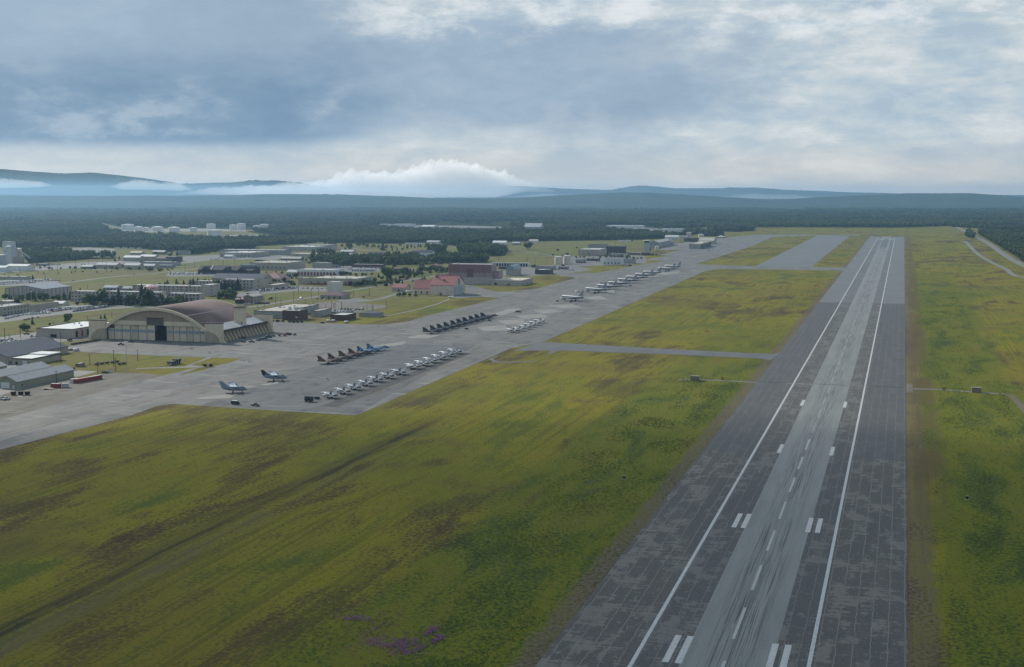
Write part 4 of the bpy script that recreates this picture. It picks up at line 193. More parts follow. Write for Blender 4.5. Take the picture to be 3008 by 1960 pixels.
CARS = [('c','wsw',90,'in the big car park beyond the arched hangar','cars in the big car park',[(-853.3,1160.5),(-854.6,1165.4),(-855.9,1170.4),(-857.2,1175.4),(-858.5,1180.4),(-859.8,1185.4),(-861.1,1190.5),(-862.4,1195.7),(-863.7,1200.8)]),('c','dbd',90,'in the big car park beyond the arched hangar','cars in the big car park',[(-874.9,1188.8),(-875.0,1192.8),(-875.2,1196.8),(-875.3,1200.9),(-875.5,1204.9),(-875.6,1209.0),(-875.8,1213.1),(-875.9,1217.3)]),('c','wws',90,'in the big car park beyond the arched hangar','cars in the big car park',[(-863.0,1202.9),(-861.6,1206.2),(-860.1,1209.5),(-858.7,1212.8),(-857.3,1216.2),(-855.9,1219.5),(-854.5,1222.9),(-853.0,1226.3),(-851.6,1229.7)]),('c','gds',90,'in the big car park beyond the arched hangar','cars in the big car park',[(-874.7,1223.1),(-874.5,1226.7),(-874.3,1230.2),(-874.1,1233.8),(-873.9,1237.3),(-873.7,1240.9),(-873.5,1244.5),(-873.3,1248.2),(-873.1,1251.8)]),('c','w',90,'in the big car park beyond the arched hangar','cars in the big car park',[(-867.2,1245.9),(-852.6,1231.3)]),('c','dwg',90,'in the big car park beyond the arched hangar','cars in the big car park',[(-872.5,1258.7),(-873.4,1264.1),(-874.4,1269.5),(-875.4,1275.0),(-876.4,1280.5),(-877.4,1286.1),(-878.4,1291.7)]),('c','wrw',90,'in the big car park beyond the arched hangar','cars in the big car park',[(-856.2,1244.3),(-856.6,1248.9),(-857.1,1253.5),(-857.5,1258.2),(-858.0,1262.9),(-858.4,1267.6)]),('c','wwg',90,'in the big car park beyond the arched hangar','cars in the big car park',[(-858.1,1265.7),(-858.0,1269.7),(-857.9,1273.6),(-857.8,1277.6),(-857.7,1281.6),(-857.6,1285.6)]),('c','gdbd',90,'in the big car park beyond the arched hangar','cars in the big car park',[(-836.7,1252.7),(-836.5,1256.5),(-836.4,1260.4),(-836.2,1264.2),(-836.0,1268.1),(-835.9,1272.1),(-835.7,1276.0),(-835.6,1280.0),(-835.4,1283.9),(-835.3,1287.9),(-835.1,1292.0),(-834.9,1296.0),(-834.8,1300.1),(-834.6,1304.1),(-834.5,1308.2),(-834.3,1312.4)]),('c','wwd',90,'in the big car park beyond the arched hangar','cars in the big car park',[(-864.3,1295.7),(-863.3,1299.3),(-862.3,1303.0),(-861.3,1306.7),(-860.3,1310.4),(-859.3,1314.1),(-858.3,1317.9)]),('c','wrw',90,'in the big car park beyond the arched hangar','cars in the big car park',[(-850.4,1274.8),(-849.2,1277.9),(-848.0,1281.0),(-846.8,1284.2),(-845.6,1287.4),(-844.4,1290.6),(-843.2,1293.8),(-842.0,1297.0)]),('c','d',90,'parked alone at the near edge of the big car park','cars at the near edge of big car park',[(-827.1,1155.5),(-829.4,1164.4),(-831.7,1173.5)]),('c','s',90,'just right of the dark cars near the lone spruce','',[(-831.3,1182.1)]),('c','gws',90,'in the small lot left of the long tan office','cars in the office lot',[(-729.8,985.5),(-729.1,989.3),(-728.4,993.2),(-727.7,997.1)]),('c','sdw',90,'in the small lot left of the long tan office','cars in the office lot',[(-712.2,965.4),(-711.3,968.9),(-710.5,972.4),(-709.6,975.9),(-708.7,979.4)]),('c','wdg',90,'in the small lot left of the long tan office','cars in the office lot',[(-709.0,979.3),(-708.1,982.7),(-707.3,986.1),(-706.4,989.4),(-705.6,992.9),(-704.7,996.3)]),('c','dws',90,'in the small lot left of the long tan office','cars in the office lot',[(-691.1,970.3),(-691.0,974.0),(-691.0,977.6),(-690.9,981.4),(-690.9,985.1),(-690.8,988.8),(-690.8,992.6),(-690.7,996.4),(-690.7,1000.3)]),('c','dds',90,'in the small lot left of the long tan office','cars in the office lot',[(-725.7,1023.0),(-722.2,1023.6),(-718.8,1024.2),(-715.3,1024.8),(-711.8,1025.4),(-708.4,1026.0)]),('c','d',90,'in the small lot left of the long tan office','cars in the office lot',[(-698.7,1025.6),(-695.2,1025.3),(-691.7,1025.0),(-688.2,1024.7)]),('p','wsg',90,'in the big car park beyond the arched hangar','pickups in the big car park',[(-861.8,1173.4),(-862.7,1178.1),(-863.5,1182.8),(-864.3,1187.6),(-865.1,1192.3),(-865.9,1197.2),(-866.8,1202.0),(-867.6,1206.9)]),('p','wsw',90,'in the big car park beyond the arched hangar','pickups in the big car park',[(-869.2,1212.8),(-867.7,1215.8),(-866.3,1218.9),(-864.9,1221.9),(-863.5,1225.0),(-862.0,1228.0),(-860.6,1231.1),(-859.1,1234.2),(-857.7,1237.3)]),('v','wws',90,'in the big car park beyond the arched hangar','vans in the big car park',[(-865.1,1277.5),(-863.5,1280.8),(-861.9,1284.1),(-860.4,1287.4),(-858.8,1290.8),(-857.2,1294.1),(-855.6,1297.5),(-854.0,1300.9),(-852.4,1304.3),(-850.8,1307.7)]),('p','wsgd',90,'in the big car park beyond the arched hangar','pickups in the big car park',[(-842.6,1264.3),(-842.4,1268.4),(-842.1,1272.5),(-841.9,1276.7),(-841.7,1280.8),(-841.4,1285.0),(-841.2,1289.2),(-840.9,1293.4),(-840.7,1297.6),(-840.5,1301.9),(-840.2,1306.1),(-840.0,1310.4),(-839.7,1314.8),(-839.5,1319.1)]),('v','wsd',90,'in the big car park beyond the arched hangar','vans in the big car park',[(-864.0,1254.4),(-864.2,1259.0),(-864.4,1263.5),(-864.6,1268.2),(-864.9,1272.8),(-865.1,1277.5)]),('p','wsg',90,'in the far left car row beyond the ribbed warehouse','pickups beyond the ribbed warehouse',[(-1193.0,1614.1),(-1191.3,1618.7),(-1189.6,1623.3),(-1187.8,1628.0),(-1186.1,1632.6),(-1184.3,1637.3),(-1182.6,1642.0),(-1180.8,1646.7),(-1179.0,1651.5),(-1177.3,1656.2),(-1175.5,1661.0),(-1173.7,1665.8),(-1171.9,1670.6),(-1170.0,1675.5),(-1168.2,1680.3),(-1166.4,1685.2)]),('v','ws',90,'in the far left car row beyond the ribbed warehouse','vans beyond the ribbed warehouse',[(-1204.0,1632.2),(-1201.7,1637.5),(-1199.3,1642.8),(-1197.0,1648.1),(-1194.6,1653.5),(-1192.3,1658.8),(-1189.9,1664.2),(-1187.5,1669.6),(-1185.1,1675.1),(-1182.7,1680.5)]),('p','wsg',90,'in the small lot left of the long tan office','pickups in the office lot',[(-723.0,977.1),(-720.0,979.3),(-717.0,981.4),(-713.9,983.6),(-710.9,985.7),(-707.9,987.9),(-704.9,990.0),(-701.8,992.2)]),('v','wsd',90,'in the lot between the dormitory end and tan hall','vans by the dormitory end',[(-787.0,1588.6),(-785.5,1594.9),(-784.0,1601.2),(-782.5,1607.5),(-781.0,1613.9),(-779.5,1620.4),(-778.0,1626.8),(-776.4,1633.4),(-774.9,1639.9),(-773.3,1646.5),(-771.7,1653.2),(-770.1,1659.9)]),('v','wsg',90,'in the lot in front of the black roofed lodge','vans before the lodge',[(-1086.0,1884.3),(-1079.7,1886.8),(-1073.4,1889.3),(-1067.1,1891.8),(-1060.7,1894.3),(-1054.4,1896.8),(-1048.1,1899.2),(-1041.7,1901.7),(-1035.4,1904.2),(-1029.0,1906.7)]),('v','ws',90,'on the supply depot yard','vans on the supply yard',[(-1265.2,2351.6),(-1255.9,2346.0),(-1246.7,2340.4),(-1237.5,2334.9)]),('p','wsd',90,'along the front of long tan supply depot','pickups along the supply depot',[(-1263.1,2377.3),(-1257.0,2379.7),(-1250.9,2382.2),(-1244.7,2384.6),(-1238.6,2387.1),(-1232.5,2389.5),(-1226.3,2392.0),(-1220.2,2394.4),(-1214.0,2396.9),(-1207.9,2399.4)]),('p','wrsd',90,'on the yard left of the brown villa','pickups on the villa yard',[(-871.0,2088.9),(-866.2,2092.3),(-861.5,2095.7),(-856.7,2099.1),(-851.9,2102.5),(-847.2,2106.0),(-842.4,2109.4),(-837.6,2112.8),(-832.8,2116.3),(-827.9,2119.8)]),('p','wsd',90,'behind the big dark trees near the brown villa','pickups behind the big dark trees',[(-799.3,2086.4),(-793.4,2085.3),(-787.5,2084.1),(-781.6,2083.0),(-775.7,2081.9),(-769.8,2080.7),(-763.9,2079.6),(-758.1,2078.5),(-752.2,2077.4)]),('v','ds',90,'on the yard right of the dark open shed','vans on the shed yard',[(-552.9,2202.9),(-545.6,2193.2),(-538.4,2183.7),(-531.3,2174.2),(-524.2,2164.8),(-517.2,2155.6),(-510.2,2146.4)]),('p','wds',90,'on the plant yard before white pump house','pickups on the plant yard',[(-549.1,2408.7),(-545.2,2414.5),(-541.2,2420.3),(-537.2,2426.1),(-533.1,2432.0),(-529.1,2437.8),(-525.1,2443.7)]),('v','dws',90,'around the dark plant building','vans around the plant building',[(-601.6,2814.3),(-593.0,2802.7),(-584.4,2791.2),(-575.9,2779.8),(-567.5,2768.6),(-559.2,2757.4),(-550.9,2746.4),(-542.8,2735.4),(-534.7,2724.6)]),('v','wss',90,'in the lot behind the brown brick hut','vans behind the brick hut',[(-573.2,1310.2),(-570.2,1311.8),(-567.3,1313.5),(-564.3,1315.2),(-561.3,1316.8),(-558.4,1318.5),(-555.4,1320.1),(-552.4,1321.8)]),('v','wds',90,'before the dark low store','vans before the dark store',[(-554.9,3372.7),(-549.9,3382.6),(-544.9,3392.6),(-539.8,3402.6),(-534.8,3412.6),(-529.7,3422.7)]),('v','w',0,'parked against the long tan office','',[(-703.7,1024.1)]),('p','d',20,'on the road left of the long tan office','',[(-742.0,1038.1)]),('g','k',90,'in the dark line left of the arched hangar doors','service carts left of arched hangar',[(-653.7,975.1),(-653.4,978.5),(-653.1,981.9),(-652.9,985.3),(-652.6,988.8),(-652.3,992.2),(-652.0,995.7),(-651.7,999.2),(-651.4,1002.7),(-651.1,1006.2),(-650.8,1009.8)]),('c','drw',90,'behind the flatbed truck by the grass wedge','cars by the white box truck',[(-640.8,935.4),(-638.0,937.5),(-635.2,939.5),(-632.4,941.6)]),('v','w',80,'box truck at the end of short car row by the grass wedge','',[(-626.5,939.5)]),('f','k',10,'parked on the apron corner left of the short car row','',[(-654.2,938.1)]),('f','k',10,'behind the first flatbed on the apron corner','',[(-652.2,944.1)]),('v','s',10,'parked on the apron corner above the short car row','',[(-652.7,953.9)]),('v','d',90,'alone on the office lot beside the hangar pylon','',[(-674.5,1003.1)]),('p','k',5,'alone on concrete before the arched hangar doors','',[(-615.5,986.0)]),('p','k',5,'in the shade at the foot of arched hangar doors','',[(-618.4,1006.9)]),('g','k',90,'on the track across the grass wedge','service carts on the grass wedge',[(-560.0,865.1),(-558.6,869.5),(-557.1,873.9),(-555.7,878.4),(-554.2,882.8)]),('g','k',90,'on the track right of the dark carts','lower service carts',[(-544.4,869.6),(-543.2,873.6)]),('c','d',0,'left one of two beside the red containers','',[(-529.4,826.6)]),('c','s',0,'right one of two beside the red containers','',[(-527.5,829.2)]),('p','s',80,'left one of the pair on gravel at the photo edge','',[(-521.2,703.4)]),('p','w',80,'right one of the pair on gravel at the photo edge','',[(-517.9,702.8)]),('c','gwsd',90,'in the far left car row beyond the ribbed warehouse','cars beyond the ribbed warehouse',[(-1179.4,1595.6),(-1178.1,1599.0),(-1176.7,1602.5),(-1175.3,1605.9),(-1174.0,1609.4),(-1172.6,1612.9),(-1171.2,1616.4),(-1169.8,1619.9),(-1168.5,1623.4),(-1167.1,1626.9),(-1165.7,1630.5),(-1164.3,1634.0),(-1162.9,1637.6),(-1161.5,1641.2),(-1160.0,1644.8)]),('c','wsgd',90,'in the far left car row beyond the ribbed warehouse','cars beyond the ribbed warehouse',[(-1199.0,1638.6),(-1197.8,1643.4),(-1196.6,1648.2),(-1195.3,1653.0),(-1194.1,1657.8),(-1192.9,1662.6),(-1191.6,1667.5),(-1190.4,1672.3),(-1189.1,1677.2),(-1187.9,1682.2),(-1186.6,1687.1),(-1185.3,1692.1),(-1184.1,1697.1),(-1182.8,1702.1),(-1181.5,1707.1)]),('c','d',90,'in the far left car row beyond the ribbed warehouse','cars beyond the ribbed warehouse',[(-1170.4,1692.7),(-1166.0,1692.7),(-1161.7,1692.6),(-1157.4,1692.5),(-1153.1,1692.5)]),('c','dsgd',90,'in the lot between the dormitory end and tan hall','cars by the dormitory end',[(-779.3,1568.7),(-778.1,1573.4),(-776.9,1578.2),(-775.7,1582.9),(-774.4,1587.7),(-773.2,1592.5),(-772.0,1597.3),(-770.8,1602.2),(-769.5,1607.0),(-768.3,1611.9),(-767.1,1616.9),(-765.8,1621.8),(-764.5,1626.8),(-763.3,1631.8),(-762.0,1636.8),(-760.7,1641.8)]),('c','dsd',90,'in the lot between the dormitory end and tan hall','cars by the dormitory end',[(-798.3,1567.4),(-797.8,1573.0),(-797.3,1578.7),(-796.8,1584.4),(-796.3,1590.1),(-795.8,1595.9)]),('c','dgs',90,'in the lot between the dormitory end and tan hall','cars by the dormitory end',[(-796.1,1602.9),(-794.5,1606.8),(-792.8,1610.8),(-791.1,1614.8),(-789.4,1618.8),(-787.7,1622.8),(-785.9,1626.8),(-784.2,1630.9),(-782.5,1635.0),(-780.8,1639.0)]),('c','dr',90,'in the lot between the dormitory end and tan hall','cars by the dormitory end',[(-752.0,1641.4),(-745.5,1642.1),(-739.1,1642.7),(-732.6,1643.4),(-726.2,1644.1),(-719.7,1644.8)]),('c','b',20,'alone on the lot below the dormitory end','',[(-776.9,1533.4)]),('v','w',10,'white hut-like van at the corner of dormitory lot','',[(-766.0,1543.0)]),('c','gsd',90,'in the lot in front of the black roofed lodge','cars before the lodge',[(-1074.1,1863.6),(-1070.3,1865.5),(-1066.5,1867.4),(-1062.7,1869.4),(-1058.8,1871.3),(-1055.0,1873.3),(-1051.2,1875.2),(-1047.4,1877.2),(-1043.5,1879.1),(-1039.7,1881.1),(-1035.9,1883.0),(-1032.0,1885.0),(-1028.2,1886.9),(-1024.4,1888.9),(-1020.5,1890.9)]),('c','sw',90,'in the lot in front of the black roofed lodge','cars before the lodge',[(-1079.8,1898.4),(-1075.9,1900.2),(-1072.0,1902.0),(-1068.0,1903.8),(-1064.1,1905.7),(-1060.1,1907.5),(-1056.2,1909.3)]),('c','dsg',90,'in the row right behind the control tower','cars behind the control tower',[(-702.8,1381.1),(-702.0,1384.4),(-701.2,1387.7),(-700.3,1391.0),(-699.5,1394.3),(-698.6,1397.7),(-697.8,1401.0),(-697.0,1404.4)]),('c','s',90,'in the lot behind the brown brick hut','cars behind the brick hut',[(-577.9,1319.6),(-575.0,1320.4)]),('c','sgd',90,'in the lot behind the brown brick hut','cars behind the brick hut',[(-571.3,1319.3),(-568.0,1321.4),(-564.6,1323.5),(-561.2,1325.6),(-557.9,1327.7),(-554.5,1329.8)]),('c','swd',90,'in the lot behind the brown brick hut','cars behind the brick hut',[(-576.3,1336.8),(-573.5,1338.8),(-570.8,1340.8),(-568.0,1342.8),(-565.3,1344.8),(-562.5,1346.8),(-559.8,1348.8)]),('c','d',90,'in the lot behind the brown brick hut','cars behind the brick hut',[(-578.3,1360.1),(-574.6,1359.5),(-570.8,1359.0),(-567.1,1358.4),(-563.4,1357.8),(-559.7,1357.3),(-556.0,1356.7),(-552.3,1356.2)]),('c','d',0,'parked along the foot of the buttress side of arched hangar','cars along the buttresses',[(-544.3,1058.9),(-542.7,1062.3)]),('c','k',0,'nearest of the cars along the buttresses','',[(-527.8,1032.2)]),('p','k',0,'second nearest along the buttresses','',[(-521.0,1034.1)]),('c','dgd',0,'parked along the foot of the buttress side of arched hangar','cars along the buttresses',[(-520.7,1045.0),(-521.8,1053.8),(-522.9,1062.7),(-523.9,1071.8),(-525.1,1081.1)]),('v','d',10,'among cars along the buttresses','',[(-524.1,1072.2)]),('f','r',10,'by the far buttresses of the arched hangar','',[(-518.5,1086.8)]),('v','k',10,'behind the red flatbed by the far buttresses','',[(-518.2,1097.0)]),('g','k',90,'beyond the red flatbed at the far buttresses','carts beyond the red flatbed',[(-517.3,1100.4),(-511.3,1096.6)]),('f','k',0,'left one of the two between far pylon and brick block','',[(-583.6,1206.8)]),('f','k',0,'right one of the two between far pylon and brick block','',[(-577.7,1208.4)]),('f','k',0,'left one of three before the dark brick block','',[(-564.6,1204.2)]),('f','k',0,'middle one of three before the dark brick block','',[(-560.6,1205.3)]),('f','k',0,'right one of three before the dark brick block','',[(-556.6,1206.5)]),('v','w',80,'left of two before the brown brick hut','',[(-533.5,1223.5)]),('v','w',80,'right of two before the brown brick hut','',[(-529.3,1224.7)]),('v','w',80,'alone on grass right of brick hut','',[(-511.7,1216.2)]),('g','k',0,'alone at the apron edge left of brick hut','',[(-532.5,1204.3)]),('v','w',-20,'driving on the road left of the plum roofed clubhouse','',[(-680.5,1480.8)]),('c','s',-30,'on the lot beside the road behind the tower','',[(-696.7,1423.1)]),('c','sd',90,'at the front of plum roofed clubhouse','cars at the clubhouse',[(-661.6,1484.4),(-656.3,1482.9),(-651.0,1481.3),(-645.7,1479.8)]),('v','ws',90,'in the far lot among the woods','cars in the woodland lot',[(-1705.0,2557.3),(-1699.8,2562.7),(-1694.6,2568.1),(-1689.4,2573.5),(-1684.1,2578.9),(-1678.9,2584.4),(-1673.6,2589.8),(-1668.4,2595.3),(-1663.1,2600.8),(-1657.8,2606.3),(-1652.5,2611.8)]),('v','s',90,'in the far lot among the woods','cars in the woodland lot',[(-1665.6,2503.5),(-1660.4,2510.3),(-1655.2,2517.2),(-1650.0,2524.0),(-1644.8,2530.9),(-1639.5,2537.9),(-1634.3,2544.8),(-1629.0,2551.8)]),('bus','w',0,'in the pale row at the wood edge','buses at the wood edge',[(-1706.2,2730.3),(-1686.2,2728.8),(-1666.2,2727.2),(-1646.4,2725.7)]),('c','d',10,'alone on the field road,left of the other','',[(-1129.3,1692.3)]),('c','s',10,'alone on the field road near the school hall','',[(-1129.1,1851.9)]),('f','k',0,'on the depot yard left of the row houses','trucks on the depot yard',[(-1414.0,2060.7),(-1405.9,2063.0)]),('f','d',0,'alone on the depot yard beside tall poles','',[(-1368.5,2081.4)]),('bus','w',0,'in the left group by the far mown field','buses by the far field',[(-805.1,2813.8),(-790.5,2817.9)]),('v','w',90,'in the row beside the far mown field','vans beside the far field',[(-761.6,2761.2),(-752.0,2750.5),(-742.6,2739.9),(-733.2,2729.4),(-723.8,2719.0),(-714.6,2708.6)]),('c','dws',90,'on the yard left of the brown villa','cars on the villa yard',[(-882.9,2120.6),(-878.8,2124.2),(-874.8,2127.7),(-870.8,2131.3),(-866.7,2134.8),(-862.6,2138.4),(-858.6,2141.9),(-854.5,2145.5),(-850.4,2149.1),(-846.3,2152.7),(-842.2,2156.3)]),('bus','w',0,'in front of the villa yard cars','buses at the villa yard',[(-853.0,2048.7),(-830.3,2037.5)]),('bus','s',0,'right one in front of the villa yard cars','',[(-820.0,2040.4)]),('c','dw',90,'behind the big dark trees near the brown villa','cars behind the big dark trees',[(-791.6,2066.2),(-786.2,2062.1),(-780.9,2058.2),(-775.6,2054.2),(-770.3,2050.2)]),('c','sdw',90,'below the dark trees near the brown villa','cars below the dark trees',[(-714.3,1894.8),(-711.9,1897.8),(-709.5,1900.8),(-707.1,1903.9),(-704.7,1906.9)]),('c','wsrd',90,'beside the orange fence left of the red roofed hangar','cars beside the orange fence',[(-720.3,1713.9),(-718.2,1719.7),(-716.0,1725.6),(-713.8,1731.5),(-711.5,1737.4),(-709.3,1743.4),(-707.1,1749.4),(-704.8,1755.4),(-702.6,1761.5),(-700.3,1767.6),(-698.0,1773.7),(-695.7,1779.9),(-693.4,1786.1)]),('v','w',0,'left of the red roofed hangar annex','white vans by the hangar annex',[(-597.5,1617.8),(-595.3,1621.2)]),('c','sdg',90,'on the supply depot yard','cars on the supply yard',[(-1246.6,2311.1),(-1239.4,2308.1),(-1232.1,2305.2),(-1224.9,2302.3)]),('bus','k',0,'on the grass above the shopping hall','dark buses above the shopping hall',[(-1135.0,2284.2),(-1124.7,2278.5)]),('c','sd',90,'before the laundry hall','cars before the laundry hall',[(-1175.5,2473.7),(-1170.4,2472.9),(-1165.2,2472.2),(-1160.0,2471.4)]),('c','dw',90,'at the front of the broad shopping hall','cars before the shopping hall',[(-1010.1,2037.7),(-1005.1,2039.1),(-1000.1,2040.5),(-995.1,2042.0),(-990.1,2043.4),(-985.1,2044.8),(-980.1,2046.2),(-975.2,2047.7),(-970.2,2049.1)]),('c','sdw',90,'between the chapel and the red doored garage','cars by the chapel',[(-875.2,1858.3),(-870.3,1854.0),(-865.5,1849.8),(-860.6,1845.6),(-855.8,1841.5),(-851.1,1837.3)]),('v','w',60,'alone on the apron left of the nearest tanker jet','',[(-391.5,1673.8)]),('p','k',30,'left of two beyond the tanker jets','',[(-397.9,1845.6)]),('p','k',30,'right of two beyond the tanker jets','',[(-392.7,1847.1)]),('f','k',0,'parked beyond the fourth tanker jet nose','',[(-394.4,1896.7)]),('g','k',0,'near the nose wheel of nearest tanker jet','',[(-379.8,1522.6)]),('g','k',0,'on the apron right of the tanker tails','',[(-349.1,1804.2)]),('p','k',30,'near one of two on the apron before the flight shed','',[(-401.3,2956.4)]),('p','k',30,'far one of two on the apron before the flight shed','',[(-404.2,3037.8)]),('tug','k',180,'on the open apron between dark fighters and tankers','',[(-384.8,1374.8)]),('g','k',0,'beside the last dark fighter nose','',[(-385.1,1271.3)]),('g','k',0,'alone beside the middle of dark fighter row','',[(-381.9,1187.4)]),('gen','k',0,'left of the first grey folded wing jet','',[(-338.9,746.4)]),('g','k',0,'tiny dark one beside the big generator','',[(-338.2,756.4)]),('van2','k',-8,'near the apron edge,left of the pickup','',[(-376.3,723.9)]),('p','o',-4,'near the apron edge,right of the dark panel van','',[(-362.5,721.9)]),('f','k',0,'low dark one at the tip of the grass wedge','',[(-478.4,878.8)])]
PLANE = [('dark',-399.6,1145.3,42,0,10),('dark',-399.1,1163.5,42,1,10),('dark',-398.5,1180.7,42,2,10),('dark',-398.0,1198.3,42,3,10),('dark',-397.5,1216.4,42,4,10),('dark',-397.0,1233.2,42,5,10),('dark',-396.5,1250.5,42,6,10),('dark',-395.9,1268.2,42,7,10),('dark',-395.4,1285.5,42,8,10),('dark',-394.9,1303.2,42,9,10),('brown',-401.1,921.2,40,0,4),('brown',-400.4,938.2,40,1,4),('brown',-399.6,956.4,40,2,4),('brown',-398.9,973.3,40,3,4),('blue',-397.9,988.7,40,0,2),('blue',-397.2,1007.3,40,1,2),('navy',-334.5,764.7,146,0,7),('navy',-333.8,783.0,146,1,7),('navy',-334.4,801.7,146,2,7),('navy',-333.8,820.2,146,3,7),('navy',-334.6,840.4,146,4,7),('navy',-333.5,858.4,146,5,7),('navy',-332.7,878.5,146,6,7),('light',-334.0,910.4,143,0,6),('light',-333.7,929.1,143,1,6),('light',-334.1,948.3,143,2,6),('light',-334.3,968.3,143,3,6),('light',-334.9,988.5,143,4,6),('light',-334.3,1006.8,143,5,6),('small',-335.4,1175.2,143,0,6),('small',-333.6,1189.7,143,1,6),('small',-333.5,1209.9,143,2,6),('small',-333.5,1227.7,143,3,6),('small',-334.5,1248.8,143,4,6),('small',-335.0,1268.8,143,5,6),('tanker',-366.2,1539.7,143,0,10),('tanker',-368.7,1676.0,143,1,10),('tanker',-368.7,1741.9,143,2,10),('tanker',-367.0,1805.0,143,3,10),('tanker',-367.3,1872.0,143,4,10),('tanker',-367.9,1934.4,143,5,10),('tanker',-367.0,2001.2,143,6,10),('tanker',-365.8,2062.2,143,7,10),('tanker',-362.3,2172.2,143,8,10),('tanker',-363.9,2242.5,143,9,10),('twin',-399.7,767.8,22,0,2),('twin',-399.2,824.7,22,1,2)]
PEOPLE = [(-562.6,989.0,'in the pair walking nearest the arched hangar doors'),(-561.0,989.4,'in the pair walking nearest the arched hangar doors'),(-543.8,971.8,'in the group of three on the hangar apron'),(-543.7,973.1,'in the group of three on the hangar apron'),(-541.8,972.3,'in the group of three on the hangar apron'),(-517.6,952.8,'in the group right of the three on the hangar apron'),(-516.5,952.3,'in the group right of the three on the hangar apron'),(-515.7,952.6,'in the group right of the three on the hangar apron'),(-468.2,911.0,'in the left pair at the tip of the grass wedge'),(-466.3,911.5,'in the left pair at the tip of the grass wedge'),(-460.4,908.2,'in the right pair at the tip of the grass wedge'),(-458.6,908.0,'in the right pair at the tip of the grass wedge'),(-366.5,835.7,'in the pair amid the parked jets'),(-366.1,836.5,'in the pair amid the parked jets'),(-362.1,785.7,'standing alone between the two big grey jets and the jet row'),(-470.3,1193.7,'standing alone at the far edge of the hangar apron')]
PADS = [[[-379.3,1211.6],[-359.4,1235.5],[-338.9,1188.2],[-362.7,1178.6]],[[-379.9,1280.7],[-359.6,1299.9],[-342.9,1252.6],[-360.0,1241.5]],[[-378.2,1339.8],[-354.3,1357.5],[-339.9,1326.0],[-361.9,1312.8]],[[-379.9,1473.2],[-354.8,1493.2],[-334.1,1451.9],[-352.1,1436.6]],[[-376.6,1400.1],[-360.7,1424.2],[-343.1,1400.0],[-354.2,1364.2]],[[-376.1,1331.0],[-357.9,1363.1],[-345.8,1344.0],[-357.1,1302.0]],[[-371.1,1604.5],[-351.1,1622.7],[-330.6,1573.6],[-348.8,1562.5]],[[-360.5,1706.0],[-359.1,1741.7],[-343.8,1676.7],[-352.8,1674.1]],[[-411.0,1113.3],[-402.9,1142.2],[-388.1,1130.3],[-389.5,1104.0],[-405.9,1099.3]],[[-405.7,1350.2],[-406.1,1419.5],[-390.7,1419.8],[-391.2,1336.1]],[[-361.4,2177.7],[-344.0,2204.9],[-334.4,2121.2],[-363.5,1931.5],[-374.7,1910.9]],[[-414.9,1035.0],[-400.0,1078.7],[-393.2,1055.0],[-398.1,1039.8]],[[-413.2,738.1],[-401.6,760.0],[-394.2,758.3],[-390.6,744.6],[-403.9,737.2]],[[-400.0,804.2],[-394.8,822.7],[-389.6,817.7],[-394.2,801.7]]]
DARKL = [[[-325.0,734.5],[-314.3,730.5],[-321.1,1009.6],[-327.2,1010.3]]]
NEARAPRON = [[-395.8,722.2],[-398.7,776.4],[-402.7,851.9],[-406.2,934.4],[-404.9,1021.0],[-395.4,1058.7],[-333.2,1056.9],[-294.0,713.3],[-332.0,712.2],[-391.9,715.1]]
MOUNTAIN = [[-21258, 22194, 415], [-19628, 22673, 542], [-18403, 23025, 576], [-17178, 23377, 601], [-16687, 23514, 567], [-15950, 23717, 508], [-15419, 23871, 533], [-14722, 24062, 457], [-14230, 24195, 390], [-13738, 24327, 314], [-12921, 24562, 331], [-12269, 24752, 373], [-11942, 24846, 381], [-11450, 24982, 339], [-10628, 25197, 162], [-8993, 25661, 136], [-8341, 25854, 204], [-7934, 25975, 254], [-7363, 26140, 271], [-6544, 26368, 221], [-5563, 26645, 195], [-5156, 26768, 263], [-4911, 26839, 271], [-4420, 26974, 229], [-3439, 27253, 221], [-2786, 27441, 238], [-2212, 27600, 195], [-1640, 27760, 170], [-822, 27990, 136], [814, 28452, 102], [2285, 28871, 94], [4899, 29620, 136], [7352, 30313, 77]]
RIDGE = [[-9837, 10259, 98], [-8703, 10584, 114], [-7946, 10800, 110], [-7189, 11015, 102], [-6433, 11230, 102], [-5676, 11447, 114], [-5298, 11555, 118], [-4730, 11716, 106], [-4162, 11875, 83], [-3595, 12037, 79], [-3217, 12146, 95], [-2726, 12289, 122], [-2461, 12366, 134], [-2234, 12430, 130], [-1893, 12525, 110], [-1514, 12631, 87], [-1211, 12715, 67], [-946, 12791, 75], [-757, 12846, 87], [-380, 12956, 106], [-2, 13065, 122], [566, 13228, 126], [831, 13301, 110], [1058, 13364, 91], [1513, 13492, 75], [2268, 13712, 114], [3404, 14034, 102]]
